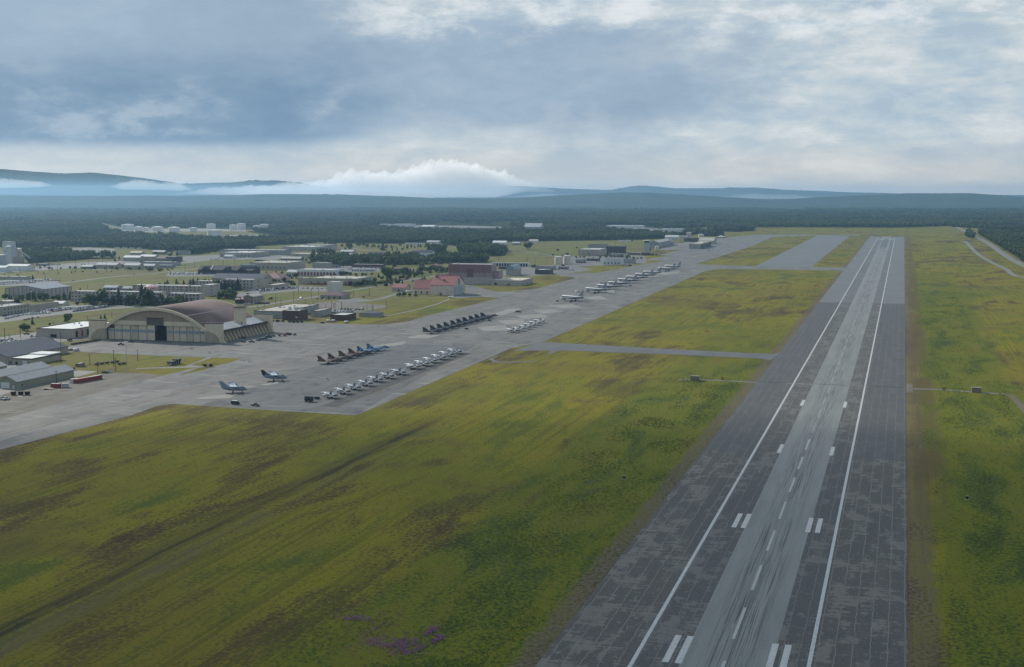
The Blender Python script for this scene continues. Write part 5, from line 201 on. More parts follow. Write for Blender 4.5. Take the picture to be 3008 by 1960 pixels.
FOG = [[([-10654, 18603, 146], 82), ([-10155, 18755, 237], 69), ([-9655, 18900, 263], 56), ([-9154, 19044, 276], 56), ([-8779, 19154, 302], 56), ([-8405, 19267, 360], 56), ([-8030, 19379, 412], 56), ([-7717, 19468, 412], 56), ([-7405, 19563, 464], 56), ([-7156, 19641, 529], 56), ([-6906, 19713, 535], 56), ([-6655, 19782, 516], 56), ([-6406, 19860, 581], 56), ([-6217, 19911, 548], 56), ([-6028, 19958, 490], 56), ([-5775, 20024, 431], 69), ([-5523, 20089, 367], 82), ([-5080, 20199, 211], 94)], [([-14051, 17862, 317], 186), ([-13546, 18009, 343], 186), ([-13167, 18119, 362], 199), ([-12850, 18206, 336], 205), ([-12468, 18307, 264], 225)], [([-11677, 18532, 251], 186), ([-11458, 18602, 323], 173), ([-11205, 18675, 336], 173), ([-10951, 18743, 290], 173), ([-10698, 18815, 290], 160), ([-10443, 18879, 212], 147)], [([-5822, 20184, 94], 55), ([-5316, 20329, 107], 48), ([-4873, 20456, 107], 48), ([-4303, 20615, 81], 55)], [([-2911, 21010, 61], 22), ([-2280, 21195, 107], 29), ([-1773, 21338, 94], 35), ([-1204, 21498, 75], 48)]]


# ------------------------------------------------------------------ materials
MAT = {}
def principled(name):
    m = bpy.data.materials.new(name)
    m.use_nodes = True
    k = NT(m.node_tree)
    return m, k, k.n['Principled BSDF']

def mat(name, col, rough=.8, var=.18, sc=.35, metal=0.0, spec=.3, streak=False, alpha=None):
    if name in MAT: return MAT[name]
    m, k, p = principled(name)
    c = k.new('ShaderNodeTexCoord').outputs['Object']
    v = k.scale(c, (1, 1, .25)) if streak else c
    n1 = k.noise(v, sc, 5, .6)
    n2 = k.noise(v, sc * 6, 3, .5)
    f = k.m('ADD', k.m('MULTIPLY', n1, .7), k.m('MULTIPLY', n2, .3))
    lo = tuple(x * (1 - var) for x in col)
    hi = tuple(min(1, x * (1 + var)) for x in col)
    k.put(p.inputs['Base Color'], k.ramp(f, [(.3, lo), (.7, hi)]))
    p.inputs['Roughness'].default_value = rough
    p.inputs['Metallic'].default_value = metal
    p.inputs['Specular IOR Level'].default_value = spec
    MAT[name] = m
    return m

def P(name, col, **kw): return mat(name, col, **kw)
WALL = dict(
    tan=P('tan_paint', (.36, .32, .26), streak=True), tanp=P('tan_pink_paint', (.40, .34, .28), streak=True), olive=P('olive_sheet', (.27, .26, .20), streak=True),
    ribt=P('ribbed_tan', (.40, .36, .33), streak=True), dorm=P('cream_render', (.40, .36, .32), streak=True), dark=P('dark_timber', (.07, .055, .05)),
    white=P('white_wall', (.62, .62, .60), streak=True), creamw=P('pale_cream', (.55, .52, .47), streak=True), pink=P('pale_pink', (.48, .40, .38)),
    greyt=P('grey_wall', (.31, .30, .29), streak=True), brick=P('brown_brick', (.105, .065, .055)), pinkc=P('pink_cream', (.62, .50, .42), streak=True),
    rose=P('mauve_sheet', (.30, .22, .22), streak=True), rose2=P('mauve_sheet', (.30, .22, .22)), rosel=P('pale_rose', (.42, .36, .34), streak=True),
    darkt=P('dark_store_wall', (.09, .085, .085)), pinkt=P('pinkish_tan', (.40, .33, .29), streak=True), brownl=P('light_brown', (.22, .18, .15)))
ROOF = dict(
    slate=P('slate_blue_roof', (.075, .085, .11), var=.2), white=P('white_roof', (.66, .66, .64), var=.12), grey=P('grey_metal_roof', (.36, .35, .34), rough=.55),
    greyw=P('pale_grey_roof', (.47, .47, .46), var=.15), greyr=P('blue_grey_roof', (.24, .26, .29), rough=.5), greyt2=P('cargo_roof', (.36, .34, .32)),
    black=P('black_shingle', (.04, .042, .05)), tanr=P('gravel_roof', (.40, .37, .32)), plum=P('plum_shingle', (.14, .10, .11)), rosy=P('rose_shingle', (.33, .19, .18)),
    red=P('red_metal_roof', (.30, .12, .11), rough=.5), creamr=P('cream_roof', (.55, .48, .38)), brown=P('brown_shingle', (.15, .12, .11)), blueg=P('shelter_skin', (.24, .28, .32), rough=.5))
GLASS = P('window_glass', (.03, .04, .05), rough=.12, var=.3, spec=.6)
DARK = P('dark_opening', (.02, .02, .022), rough=.9)
TRIM = P('dark_trim', (.05, .05, .055), rough=.7)
CONC = P('pale_concrete', (.40, .385, .36))
WHITE = P('white_paint', (.72, .72, .70), var=.08)
STEEL = P('galvanised_steel', (.42, .43, .44), rough=.45)
WOODP = P('pole_timber', (.07, .055, .045))
RUBBER = P('black_rubber', (.02, .02, .02))
DOORRED = P('brick_red_door', (.24, .09, .075))
DOORW = P('white_door', (.6, .6, .58))
GREYBOX = P('roof_plant_grey', (.37, .38, .38))
TANKM = dict(wtank=P('white_tank', (.66, .63, .60), streak=True, var=.1), ctank=P('cream_tank', (.60, .52, .44), streak=True, var=.12), gsilo=P('grey_silo', (.50, .50, .50), streak=True),
             tsilo=P('tan_silo', (.44, .36, .29), streak=True), bsilo=P('blue_grey_silo', (.34, .37, .40), streak=True))

# ------------------------------------------------------------------ mesh builder
class MB:
    def __init__(s): s.v = []; s.f = []
    def add(s, vs, fs):
        o = len(s.v); s.v += [tuple(map(float, p)) for p in vs]; s.f += [tuple(i + o for i in f) for f in fs]; return s
    def box(s, x0, x1, y0, y1, z0, z1):
        return s.add([(x0, y0, z0), (x1, y0, z0), (x1, y1, z0), (x0, y1, z0), (x0, y0, z1), (x1, y0, z1), (x1, y1, z1), (x0, y1, z1)],
                     [(3, 2, 1, 0), (4, 5, 6, 7), (0, 1, 5, 4), (1, 2, 6, 5), (2, 3, 7, 6), (3, 0, 4, 7)])
    def hexa(s, b, t):
        return s.add(list(b) + list(t), [(3, 2, 1, 0), (4, 5, 6, 7), (0, 1, 5, 4), (1, 2, 6, 5), (2, 3, 7, 6), (3, 0, 4, 7)])
    def extr(s, poly, d, n=None):
        """polygon of 3d points pushed along vector d"""
        k = len(poly); d = Vector(d)
        vs = [Vector(p) for p in poly]; vs += [p + d for p in vs]
        return s.add(vs, [tuple(reversed(range(k))), tuple(range(k, 2 * k))] + [(i, (i + 1) % k, (i + 1) % k + k, i + k) for i in range(k)])
    def cyl(s, cx, cy, z0, z1, r0, r1=None, n=16):
        r1 = r0 if r1 is None else r1
        a = [2 * math.pi * i / n for i in range(n)]
        vs = [(cx + r0 * math.cos(t), cy + r0 * math.sin(t), z0) for t in a] + [(cx + r1 * math.cos(t), cy + r1 * math.sin(t), z1) for t in a]
        return s.add(vs, [tuple(reversed(range(n))), tuple(range(n, 2 * n))] + [(i, (i + 1) % n, (i + 1) % n + n, i + n) for i in range(n)])
    def tube(s, p, q, r0, r1=None, n=8):
        p, q = Vector(p), Vector(q); r1 = r0 if r1 is None else r1
        d = (q - p).normalized(); u = d.orthogonal().normalized(); v = d.cross(u)
        a = [2 * math.pi * i / n for i in range(n)]
        vs = [p + (u * math.cos(t) + v * math.sin(t)) * r0 for t in a] + [q + (u * math.cos(t) + v * math.sin(t)) * r1 for t in a]
        return s.add(vs, [tuple(reversed(range(n))), tuple(range(n, 2 * n))] + [(i, (i + 1) % n, (i + 1) % n + n, i + n) for i in range(n)])
    def loft(s, rings, cap=True):
        k = len(rings[0]); vs = [p for r in rings for p in r]; fs = []
        for j in range(len(rings) - 1):
            for i in range(k):
                fs.append((j * k + i, j * k + (i + 1) % k, (j + 1) * k + (i + 1) % k, (j + 1) * k + i))
        if cap: fs += [tuple(reversed(range(k))), tuple(range((len(rings) - 1) * k, len(rings) * k))]
        return s.add(vs, fs)
    def body(s, secs, n=12, e=2.0):
        """lofted hull along x; secs = (x, half width, half height, centre z)"""
        rings = []
        for x, a, b, zc in secs:
            rg = []
            for i in range(n):
                t = 2 * math.pi * i / n; c, q = math.cos(t), math.sin(t)
                rg.append((x, a * math.copysign(abs(c) ** (2 / e), c), zc + b * math.copysign(abs(q) ** (2 / e), q)))
            rings.append(rg)
        return s.loft(rings)
    def wing(s, rle, rte, tle, tte, t0=.25, t1=.08):
        z = Vector((0, 0, 1)); a, b, c, d = map(Vector, (rle, rte, tte, tle))
        if abs((b - a).cross(d - a).normalized().z) < .5: z = Vector((0, 1, 0))
        return s.hexa([a - z * t0 / 2, b - z * t0 / 6, c - z * t1 / 6, d - z * t1 / 2], [a + z * t0 / 2, b + z * t0 / 6, c + z * t1 / 6, d + z * t1 / 2])
    def mesh(s, name, m):
        me = bpy.data.meshes.new(name); me.from_pydata(s.v, [], s.f); me.update()
        bm = bmesh.new(); bm.from_mesh(me); bmesh.ops.recalc_face_normals(bm, faces=bm.faces); bm.to_mesh(me); bm.free()
        for q in (m if isinstance(m, (list, tuple)) else [m]): me.materials.append(q)
        return me
    def obj(s, name, m, parent=None, loc=None):
        return link(name, s.mesh(name, m), parent, loc)

def link(name, data, parent=None, loc=None):
    o = bpy.data.objects.new(name, data); COL.objects.link(o)
    if parent: o.parent = parent
    if loc: o.location = loc
    return o
def tag(o, label=None, cat=None, group=None, kind=None):
    if label: o['label'] = label
    if cat: o['category'] = cat
    if group: o['group'] = group
    if kind: o['kind'] = kind
    return o
def thing(name, label, cat, loc=(0, 0, 0), rz=0.0, group=None):
    o = bpy.data.objects.new(name, None); COL.objects.link(o); o.empty_display_size = .5
    o.location = loc; o.rotation_euler = (0, 0, rz)
    return tag(o, label, cat, group)
def smooth(o):
    for p in o.data.polygons: p.use_smooth = True
    return o
def sheet(name, pts, z, m, parent=None):
    tri = tessellate_polygon([[Vector((x, y, 0)) for x, y in pts]])
    me = bpy.data.meshes.new(name); me.from_pydata([(x, y, z) for x, y in pts], [], [tuple(t) for t in tri]); me.update()
    bm = bmesh.new(); bm.from_mesh(me)
    for f in bm.faces:
        f.normal_update()
        if f.normal.z < 0: f.normal_flip()
    bm.to_mesh(me); bm.free(); me.materials.append(m)
    o = link(name, me, parent)
    if parent is None: o['kind'] = 'structure'
    return o
def ribbon(name, pts, wd, z, m):
    P3 = [Vector((x, y)) for x, y in pts]; L = []; Rr = []
    # smooth the centre line
    Q = []
    for i in range(len(P3) - 1):
        p0 = P3[max(i - 1, 0)]; p1 = P3[i]; p2 = P3[i + 1]; p3 = P3[min(i + 2, len(P3) - 1)]
        for k in range(6):
            t = k / 6
            Q.append(.5 * ((2 * p1) + (p2 - p0) * t + (2 * p0 - 5 * p1 + 4 * p2 - p3) * t * t + (3 * p1 - p0 - 3 * p2 + p3) * t ** 3))
    Q.append(P3[-1])
    for i, p in enumerate(Q):
        d = (Q[min(i + 1, len(Q) - 1)] - Q[max(i - 1, 0)]).normalized(); n = Vector((-d.y, d.x)) * wd / 2
        L.append(p + n); Rr.append(p - n)
    k = len(Q)
    me = bpy.data.meshes.new(name)
    me.from_pydata([(p.x, p.y, z) for p in L + Rr], [], [(k + i, k + i + 1, i + 1, i) for i in range(k - 1)]); me.update(); me.materials.append(m)
    o = link(name, me); o['kind'] = 'structure'
    return o

# ------------------------------------------------------------------ ground materials
def pos(k): return k.new('ShaderNodeNewGeometry').outputs['Position']
def bump(k, x, c, wd, soft): return k.smooth(k.m('ABSOLUTE', k.m('SUBTRACT', x, c)), wd + soft, wd)

def grass_material():
    m, k, p = principled('airfield_grass')
    g = pos(k); s = k.new('ShaderNodeSeparateXYZ', {0: g}); X, Y = s.outputs[0], s.outputs[1]
    big = k.noise(k.scale(g, (1, .55, 0)), .0085, 5, .6, .8)
    mid = k.noise(k.scale(g, (1, .28, 0)), .045, 5, .62, .6)
    strk = k.noise(k.scale(g, (1, .05, 0)), .22, 4, .6)
    fine = k.noise(k.scale(g, (1, .7, 0)), .75, 4, .65)
    f = k.m('ADD', k.m('ADD', k.m('MULTIPLY', big, .34), k.m('MULTIPLY', mid, .26)), k.m('ADD', k.m('MULTIPLY', strk, .12), k.m('MULTIPLY', fine, .28)))
    c = k.ramp(f, [(.425, (.056, .040, .022)), (.455, (.090, .070, .022)), (.48, (.138, .120, .017)), (.505, (.205, .178, .014)), (.53, (.146, .142, .013)), (.565, (.076, .096, .015))])
    wide = k.noise(k.scale(g, (1, .8, 0)), .0055, 3, .5, .4)
    c = k.mix(k.m('MULTIPLY', k.smooth(wide, .50, .62), .38), c, (.082, .098, .016))
    c = k.mix(k.m('MULTIPLY', k.smooth(wide, .47, .36), .34), c, (.105, .076, .026))
    # faint uneven mowing lines along the runway
    mow = k.noise(k.scale(g, (1, .008, 0)), .42, 3, .6)
    c = k.mix(k.m('MULTIPLY', k.m('MULTIPLY', k.smooth(mow, .50, .58), k.smooth(k.noise(k.scale(g, (1, .4, 0)), .012, 3, .5), .40, .58)), .50), c, (.070, .076, .014))
    # dry tawny patches
    tawny = k.smooth(k.noise(k.scale(g, (.8, 1, 0)), .021, 5, .62, .5), .56, .72)
    c = k.mix(k.m('MULTIPLY', tawny, .45), c, k.ramp(fine, [(.35, (.075, .052, .022)), (.65, (.125, .090, .035))]))
    # long uncut grass towards the runway, on both sides
    wv = k.m('MULTIPLY', k.m('SUBTRACT', k.noise(k.scale(g, (1, .5, 0)), .018, 4, .6), .5), 46)
    xw = k.m('ADD', X, wv)
    rough = k.m('ADD', k.m('MULTIPLY', bump(k, xw, -122, 26, 16), k.smooth(Y, 1500, 900)), k.m('MULTIPLY', bump(k, xw, 44, 24, 10), k.smooth(Y, 2600, 1700)), clamp=True)
    lush = k.ramp(k.m('ADD', k.m('MULTIPLY', mid, .45), k.m('MULTIPLY', fine, .55)), [(.38, (.028, .046, .014)), (.44, (.052, .075, .014)), (.49, (.088, .112, .012)), (.54, (.142, .146, .012)), (.60, (.098, .072, .028))])
    c = k.mix(k.m('MULTIPLY', rough, .9), c, lush)
    # fireweed in flower
    pk = k.noise(k.scale(g, (1, .8, 0)), .03, 3, .6)
    c = k.mix(k.m('MULTIPLY', k.m('MULTIPLY', k.smooth(pk, .64, .72), rough), k.smooth(fine, .45, .6)), c, (.095, .055, .055))
    # bare stony verge beside the runway
    vw = k.m('ADD', X, k.m('MULTIPLY', k.m('SUBTRACT', k.noise(g, .07, 4, .6), .5), 9))
    verge = k.m('ADD', bump(k, vw, -91, 3.5, 4.5), k.m('MULTIPLY', k.m('MULTIPLY', bump(k, vw, 8, 3, 4), k.smooth(Y, 3000, 2000)), .8))
    left = k.m('MULTIPLY', k.smooth(X, 30, 26), k.smooth(X, -130, -100))
    verge = k.m('MULTIPLY', k.m('MULTIPLY', verge, left, clamp=True), k.smooth(fine, .28, .6))
    c = k.mix(verge, c, k.ramp(fine, [(.35, (.075, .055, .038)), (.65, (.15, .125, .098))]))
    r2 = k.m('MULTIPLY', bump(k, vw, 15, 4, 5), k.smooth(mid, .36, .56))
    r2 = k.m('MULTIPLY', r2, k.smooth(Y, 480, 650))
    c = k.mix(k.m('MULTIPLY', r2, .7), c, (.095, .068, .036))
    # old ditch through the field
    dn = k.m('MULTIPLY', k.m('SUBTRACT', k.noise(g, .03, 4, .6), .5), 10)
    dx = k.m('ADD', X, dn)
    near = k.smooth(Y, 760, 640)
    dark = k.m('MULTIPLY', k.m('MULTIPLY', bump(k, dx, -247, 1.5, 8), near), k.smooth(k.m('ADD', k.m('MULTIPLY', mid, .6), k.m('MULTIPLY', fine, .4)), .36, .56))
    c = k.mix(k.m('MULTIPLY', dark, .45), c, (.050, .040, .022))
    core = k.m('MULTIPLY', k.m('MULTIPLY', bump(k, k.m('ADD', X, k.m('MULTIPLY', dn, .35)), -243.5, 1.2, 2.6), near), k.smooth(strk, .38, .55))
    c = k.mix(k.m('MULTIPLY', core, .8), c, (.028, .026, .020))
    bare = k.m('MULTIPLY', k.m('MULTIPLY', bump(k, dx, -234, 1.0, 7), near), k.smooth(mid, .40, .62))
    c = k.mix(k.m('MULTIPLY', bare, .65), c, (.098, .078, .056))
    heath = k.m('MULTIPLY', k.smooth(k.noise(k.scale(g, (1, .6, 0)), .014, 5, .6), .53, .66), k.smooth(X, -200, -260))
    c = k.mix(k.m('MULTIPLY', heath, .45), c, k.ramp(fine, [(.35, (.048, .036, .022)), (.65, (.090, .064, .036))]))
    # drier, paler lawns in the built-up area
    dry = k.smooth(X, -470, -620)
    c = k.mix(k.m('MULTIPLY', dry, .75), c, k.ramp(k.m('ADD', k.m('MULTIPLY', mid, .6), k.m('MULTIPLY', big, .4)), [(.38, (.115, .095, .05)), (.48, (.14, .135, .045)), (.58, (.09, .115, .036))]))
    k.put(p.inputs['Base Color'], c)
    p.inputs['Roughness'].default_value = .95
    p.inputs['Specular IOR Level'].default_value = .08
    bm_ = k.new('ShaderNodeBump', {'Strength': .8, 'Distance': .5, 'Height': k.m('ADD', fine, k.m('MULTIPLY', strk, .6))})
    k.put(p.inputs['Normal'], bm_.outputs[0])
    return m

def pavement(name, c0, c1, sc=.05, joint=None, jw=.02, streak=0.0, blotch=.0, blotch_col=(.1, .1, .105), rough=.75):
    m, k, p = principled(name)
    g = pos(k)
    n1 = k.noise(k.scale(g, (1, .35, 0)), sc, 6, .62, .4)
    n2 = k.noise(g, .9, 4, .6)
    c = k.ramp(k.m('ADD', k.m('MULTIPLY', n1, .7), k.m('MULTIPLY', n2, .3)), [(.33, c0), (.66, c1)])
    if blotch:
        b = k.noise(k.scale(g, (.6, .22, 0)), .16, 5, .65, .3)
        c = k.mix(k.m('MULTIPLY', k.smooth(b, .52, .62), blotch), c, blotch_col)
        b2 = k.noise(k.scale(g, (.2, 1.0, 0)), .09, 5, .65, .2)
        c = k.mix(k.m('MULTIPLY', k.smooth(b2, .57, .64), min(.85, blotch * 1.2)), c, tuple(x * 1.28 for x in c1))
    if joint:
        bk = k.new('ShaderNodeTexBrick', {'Vector': g, 'Color1': (1, 1, 1), 'Color2': (.93, .93, .93), 'Mortar': (.72, .72, .72), 'Scale': 1.0, 'Mortar Size': jw, 'Brick Width': joint, 'Row Height': joint}, offset=0.0)
        c = k.mix(1.0, c, bk.outputs['Color'], 'MULTIPLY')
    k.put(p.inputs['Base Color'], c)
    p.inputs['Roughness'].default_value = rough
    p.inputs['Specular IOR Level'].default_value = .25
    return m

def runway_patchy(name, base, darkc, amt, line_col, line_amt):
    """worn asphalt laid in long lanes, with dark sealed panels and pale cracks along the lanes"""
    m, k, p = principled(name)
    g = pos(k)
    sw = k.new('ShaderNodeSeparateXYZ', {0: g})
    yx = k.new('ShaderNodeCombineXYZ', {0: sw.outputs[1], 1: sw.outputs[0], 2: 0.0}).outputs[0]
    wv = k.new('ShaderNodeVectorMath', {0: yx, 1: k.new('ShaderNodeVectorMath', {0: k.new('ShaderNodeTexNoise', {'Vector': g, 'Scale': .16, 'Detail': 6.0, 'Roughness': .65}).outputs['Color'], 1: (9.0, 1.5, 0)}, operation='MULTIPLY').outputs[0]}, operation='ADD').outputs[0]
    bk = k.new('ShaderNodeTexBrick', {'Vector': wv, 'Color1': (0, 0, 0), 'Color2': (1, 1, 1), 'Mortar': (.5, .5, .5), 'Scale': 1.0, 'Mortar Size': .16, 'Mortar Smooth': .3, 'Brick Width': 34.0, 'Row Height': 4.6, 'Bias': 0.0}, offset=.37)
    n1 = k.noise(k.scale(g, (1, .5, 0)), .11, 5, .6, .5)
    n2 = k.noise(g, 1.1, 4, .65)
    band = k.noise(k.scale(g, (.25, .03, 0)), .5, 3, .5)
    c = k.ramp(k.m('ADD', k.m('MULTIPLY', n1, .6), k.m('MULTIPLY', n2, .4)), [(.32, tuple(x * .8 for x in base)), (.68, tuple(x * 1.15 for x in base))])
    n3 = k.noise(k.scale(g, (1, .3, 0)), .45, 6, .7, .6)
    lobe = k.noise(k.scale(g, (.12, 1, 0)), .5, 4, .65, .3)
    msk = k.m('MULTIPLY', k.smooth(k.m('ADD', k.m('ADD', k.m('MULTIPLY', n1, .5), k.m('MULTIPLY', n3, .3)), k.m('ADD', k.m('MULTIPLY', lobe, .31), k.m('MULTIPLY', bk.outputs['Color'], .07))), .53, .585), k.m('SUBTRACT', 1, bk.outputs['Fac']))
    c = k.mix(k.m('MULTIPLY', msk, amt), c, k.ramp(n2, [(.35, tuple(x * .7 for x in darkc)), (.65, tuple(x * 1.25 for x in darkc))]))
    ln = k.m('MULTIPLY', bk.outputs['Fac'], k.smooth(k.noise(k.scale(g, (.3, .12, 0)), .45, 3, .6), .44, .54))
    c = k.mix(k.m('MULTIPLY', ln, line_amt), c, line_col)
    c = k.mix(k.m('MULTIPLY', k.smooth(band, .5, .7), .25), c, tuple(x * .7 for x in base))
    k.put(p.inputs['Base Color'], c)
    p.inputs['Roughness'].default_value = .8
    p.inputs['Specular IOR Level'].default_value = .2
    return m

def keel_material():
    m, k, p = principled('runway_concrete')
    g = pos(k); s = k.new('ShaderNodeSeparateXYZ', {0: g}); X, Y = s.outputs[0], s.outputs[1]
    n1 = k.noise(k.scale(g, (1, .06, 0)), .30, 5, .6, .3)
    n2 = k.noise(g, .9, 4, .6)
    c = k.ramp(k.m('ADD', k.m('MULTIPLY', n1, .65), k.m('MULTIPLY', n2, .35)), [(.34, (.165, .172, .168)), (.66, (.225, .231, .220))])
    bk = k.new('ShaderNodeTexBrick', {'Vector': g, 'Color1': (1, 1, 1), 'Color2': (.88, .89, .9), 'Mortar': (.75, .75, .75), 'Scale': 1.0, 'Mortar Size': .05, 'Brick Width': 5.85, 'Row Height': 46.0}, offset=0.0)
    c = k.mix(1.0, c, bk.outputs['Color'], 'MULTIPLY')
    st = k.noise(k.scale(g, (1, .006, 0)), 3.2, 5, .66)
    st2 = k.noise(k.scale(g, (1, .012, 0)), .9, 3, .6)
    mid = bump(k, X, -41.6, 3.0, 6.5)
    tdz = k.m('ADD', .5, k.m('MULTIPLY', k.smooth(k.noise(k.scale(g, (0, 1, 0)), .004, 2, .5), .35, .65), .75))
    rub = k.m('MULTIPLY', k.m('MULTIPLY', k.smooth(k.m('ADD', k.m('MULTIPLY', st, .65), k.m('MULTIPLY', st2, .35)),   .50, .56), mid), tdz, clamp=True)
    c = k.mix(k.m('MULTIPLY', rub, .80), c, (.030, .034, .040))
    end = k.m('MULTIPLY', k.m('MULTIPLY', k.smooth(Y, 3150, 3350), k.smooth(Y, 3950, 3700)), bump(k, X, -43, 5, 6))
    c = k.mix(k.m('MULTIPLY', end, .65), c, (.045, .05, .058))
    k.put(p.inputs['Base Color'], c)
    p.inputs['Roughness'].default_value = .7
    p.inputs['Specular IOR Level'].default_value = .3
    return m

def forest_mat(name, lo, hi, sc):
    m, k, p = principled(name)
    g = pos(k)
    n = k.noise(g, sc, 6, .65, .3)
    n2 = k.noise(k.scale(g, (.4, 1, .4)), sc * .12, 4, .55)
    c = k.ramp(k.m('ADD', k.m('MULTIPLY', n, .6), k.m('MULTIPLY', n2, .4)), [(.32, lo), (.66, hi)])
    k.put(p.inputs['Base Color'], c)
    p.inputs['Roughness'].default_value = 1.0
    p.inputs['Specular IOR Level'].default_value = 0.0
    k.put(p.inputs['Normal'], k.new('ShaderNodeBump', {'Strength': 1.0, 'Distance': 14.0, 'Height': n}).outputs[0])
    return m

GRASS = grass_material()
APRON = pavement('apron_concrete', (.098, .099, .096), (.182, .177, .163), .045, joint=7.6, jw=.20, blotch=.7, blotch_col=(.075, .080, .086))
ASPH = pavement('taxiway_asphalt', (.085, .092, .10), (.128, .134, .138), .05, blotch=.3, blotch_col=(.065, .07, .075))
LOT = pavement('car_park_asphalt', (.12, .12, .118), (.17, .165, .157), .06)
GRAV = pavement('yard_gravel', (.105, .095, .08), (.175, .16, .135), .06, blotch=.5, blotch_col=(.075, .075, .05), rough=.95)
CYARD = pavement('yard_concrete', (.16, .156, .145), (.225, .218, .20), .08)
ROADM = pavement('road_surface', (.14, .14, .135), (.195, .19, .18), .05)
DIRT = pavement('dirt_track', (.10, .082, .06), (.15, .125, .092), .1, rough=.95)
PADM = pavement('pale_parking_pad', (.205, .20, .182), (.265, .256, .232), .08, joint=7.6, jw=.10)
STAIN = pavement('dark_apron_lane', (.026, .029, .033), (.052, .055, .060), .12, blotch=.4, blotch_col=(.085, .088, .09))
NEARM = pavement('near_apron_asphalt', (.074, .080, .087), (.118, .124, .128), .06, joint=7.6, jw=.20, blotch=.8, blotch_col=(.050, .055, .062))
SHO_NEAR = runway_patchy('worn_shoulder_asphalt', (.160, .153, .138), (.076, .075, .073), .9, (.205, .198, .18), .38)
SHO_MID = runway_patchy('dark_shoulder_asphalt', (.102, .104, .106), (.070, .074, .078), .7, (.21, .20, .175), .5)
SHO_FAR = pavement('far_shoulder_asphalt', (.118, .125, .131), (.152, .156, .158), .04)
LANE_A = runway_patchy('inner_lane_asphalt', (.148, .145, .135), (.070, .071, .073), .85, (.13, .13, .122), .2)
LANE_F = pavement('far_lane_asphalt', (.098, .102, .104), (.130, .134, .136), .04)
KEEL = keel_material()
FLOOR = forest_mat('forest_floor', (.028, .038, .018), (.07, .085, .03), .06)
HILLM = forest_mat('wooded_hill', (.040, .062, .056), (.080, .108, .080), .012)

def paint(name, col):
    m, k, p = principled(name)
    n = k.noise(pos(k), 2.2, 5, .7)
    k.put(p.inputs['Base Color'], k.ramp(n, [(.34, tuple(x * .45 for x in col)), (.52, col)]))
    p.inputs['Roughness'].default_value = .7
    return m
PAINT = paint('runway_white_paint', (.46, .465, .46))
WORN = paint('worn_white_paint', (.37, .38, .38))
FAINT = paint('faded_white_paint', (.25, .26, .26))
YPAINT = paint('taxi_yellow_paint', (.28, .20, .075))

# ------------------------------------------------------------------ ground
VX, VY = math.sin(R(15.9)), math.cos(R(15.9))
def turned(x, y, z): return (x * VY - y * VX, x * VX + y * VY, z)     # across / along the valley -> world
gm = MB().add([turned(x, y, 0) for x, y in ((-10300, -1100), (10300, -1100), (10300, 19900), (-10300, 19900))], [(0, 1, 2, 3)])
ground = gm.obj('ground', GRASS); ground['kind'] = 'structure'

for nm, pts in PAVE.items():
    base = nm.split('.')[0]
    m = {'apron': APRON, 'closed_runway': SHO_FAR, 'taxiway': ASPH, 'grass_island': GRASS, 'service_road': ROADM, 'gravel_yard': GRAV, 'concrete_yard': CYARD,
         'car_park': LOT, 'gravel_lot': GRAV, 'depot_yard': LOT, 'house_drive': LOT, 'tank_yard': CYARD}[base]
    z = {'apron': .05, 'closed_runway': .07, 'taxiway': .07, 'grass_island': .09, 'service_road': .03, 'gravel_yard': .02, 'concrete_yard': .04}.get(base, .03)
    if nm == 'car_park.001': z = .045
    sheet(base, pts, z + .0011 * list(PAVE).index(nm), m)
for nm, (wd, pts) in ROAD.items():
    base = nm.split('.')[0]
    m = {'highway': ROADM, 'perimeter_road': ROADM, 'equipment_strip': LOT, 'equipment_track': DIRT, 'path': CYARD, 'far_taxiway': ASPH, 'far_clearing': CYARD}.get(base, ROADM)
    ribbon(base, pts, wd, (.085 if base != 'equipment_strip' else .012) + .0013 * list(ROAD).index(nm), m)
sheet('parking_apron', NEARAPRON, .066, NEARM)
for i, pts in enumerate(PADS): sheet('parking_pad', pts, .073 + .004 * i, PADM)
for pts in DARKL: sheet('apron_lane', pts, .135, STAIN)

# ------------------------------------------------------------------ runway and its markings
RX0, RX1, RY0, RY1 = -90.0, 4.6, -300.0, 4095.0
EL, ER, KL, KR, CX = -66.0, -20.6, -53.6, -30.2, -42.4
def strip(name, x0, x1, y0, y1, z, m, parent=None):
    o = MB().add([(x0, y0, z), (x1, y0, z), (x1, y1, z), (x0, y1, z)], [(0, 1, 2, 3)]).obj(name, m, parent)
    return o
runway = bpy.data.objects.new('runway', None); COL.objects.link(runway); runway['kind'] = 'structure'
ys = (RY0, 655.0, 1600.0, RY1)
for x0, x1 in ((RX0, EL), (ER, RX1)):
    for i, m in enumerate((SHO_NEAR, SHO_MID, SHO_FAR)):
        strip('shoulder', x0, x1, ys[i], ys[i + 1], .10, m, runway)
for x0, x1 in ((EL, KL), (KR, ER)):
    strip('inner_lane', x0, x1, ys[0], 1600, .10, LANE_A, runway); strip('inner_lane', x0, x1, 1600, RY1, .10, LANE_F, runway)
strip('concrete_keel', KL, KR, RY0, RY1, .10, KEEL, runway)
for x in (EL, ER): strip('edge_line', x - .55, x + .55, RY0, 3960, .12, PAINT, runway)
y = 374.8 - 49.2 * 9
while y < 3560:
    strip('centre_line_dash', CX - .45, CX + .45, y, y + 30.2, .12, WORN if y < 700 else FAINT, runway); y += 49.2
def tbars(yy, xs):
    for x0, x1 in xs: strip('touchdown_bar', x0, x1, yy, yy + 23.2, .12, PAINT, runway)
tbars(350.6, ((-58.5, -56.7), (-55.1, -53.3), (-31.5, -29.7), (-28.0, -26.2))); tbars(504, ((-58.5, -56.7), (-55.1, -53.3), (-31.5, -29.7), (-28.0, -26.2)))
tbars(658, ((-55.3, -53.5), (-30.7, -28.9))); tbars(810.3, ((-55.3, -53.5), (-30.7, -28.9)))
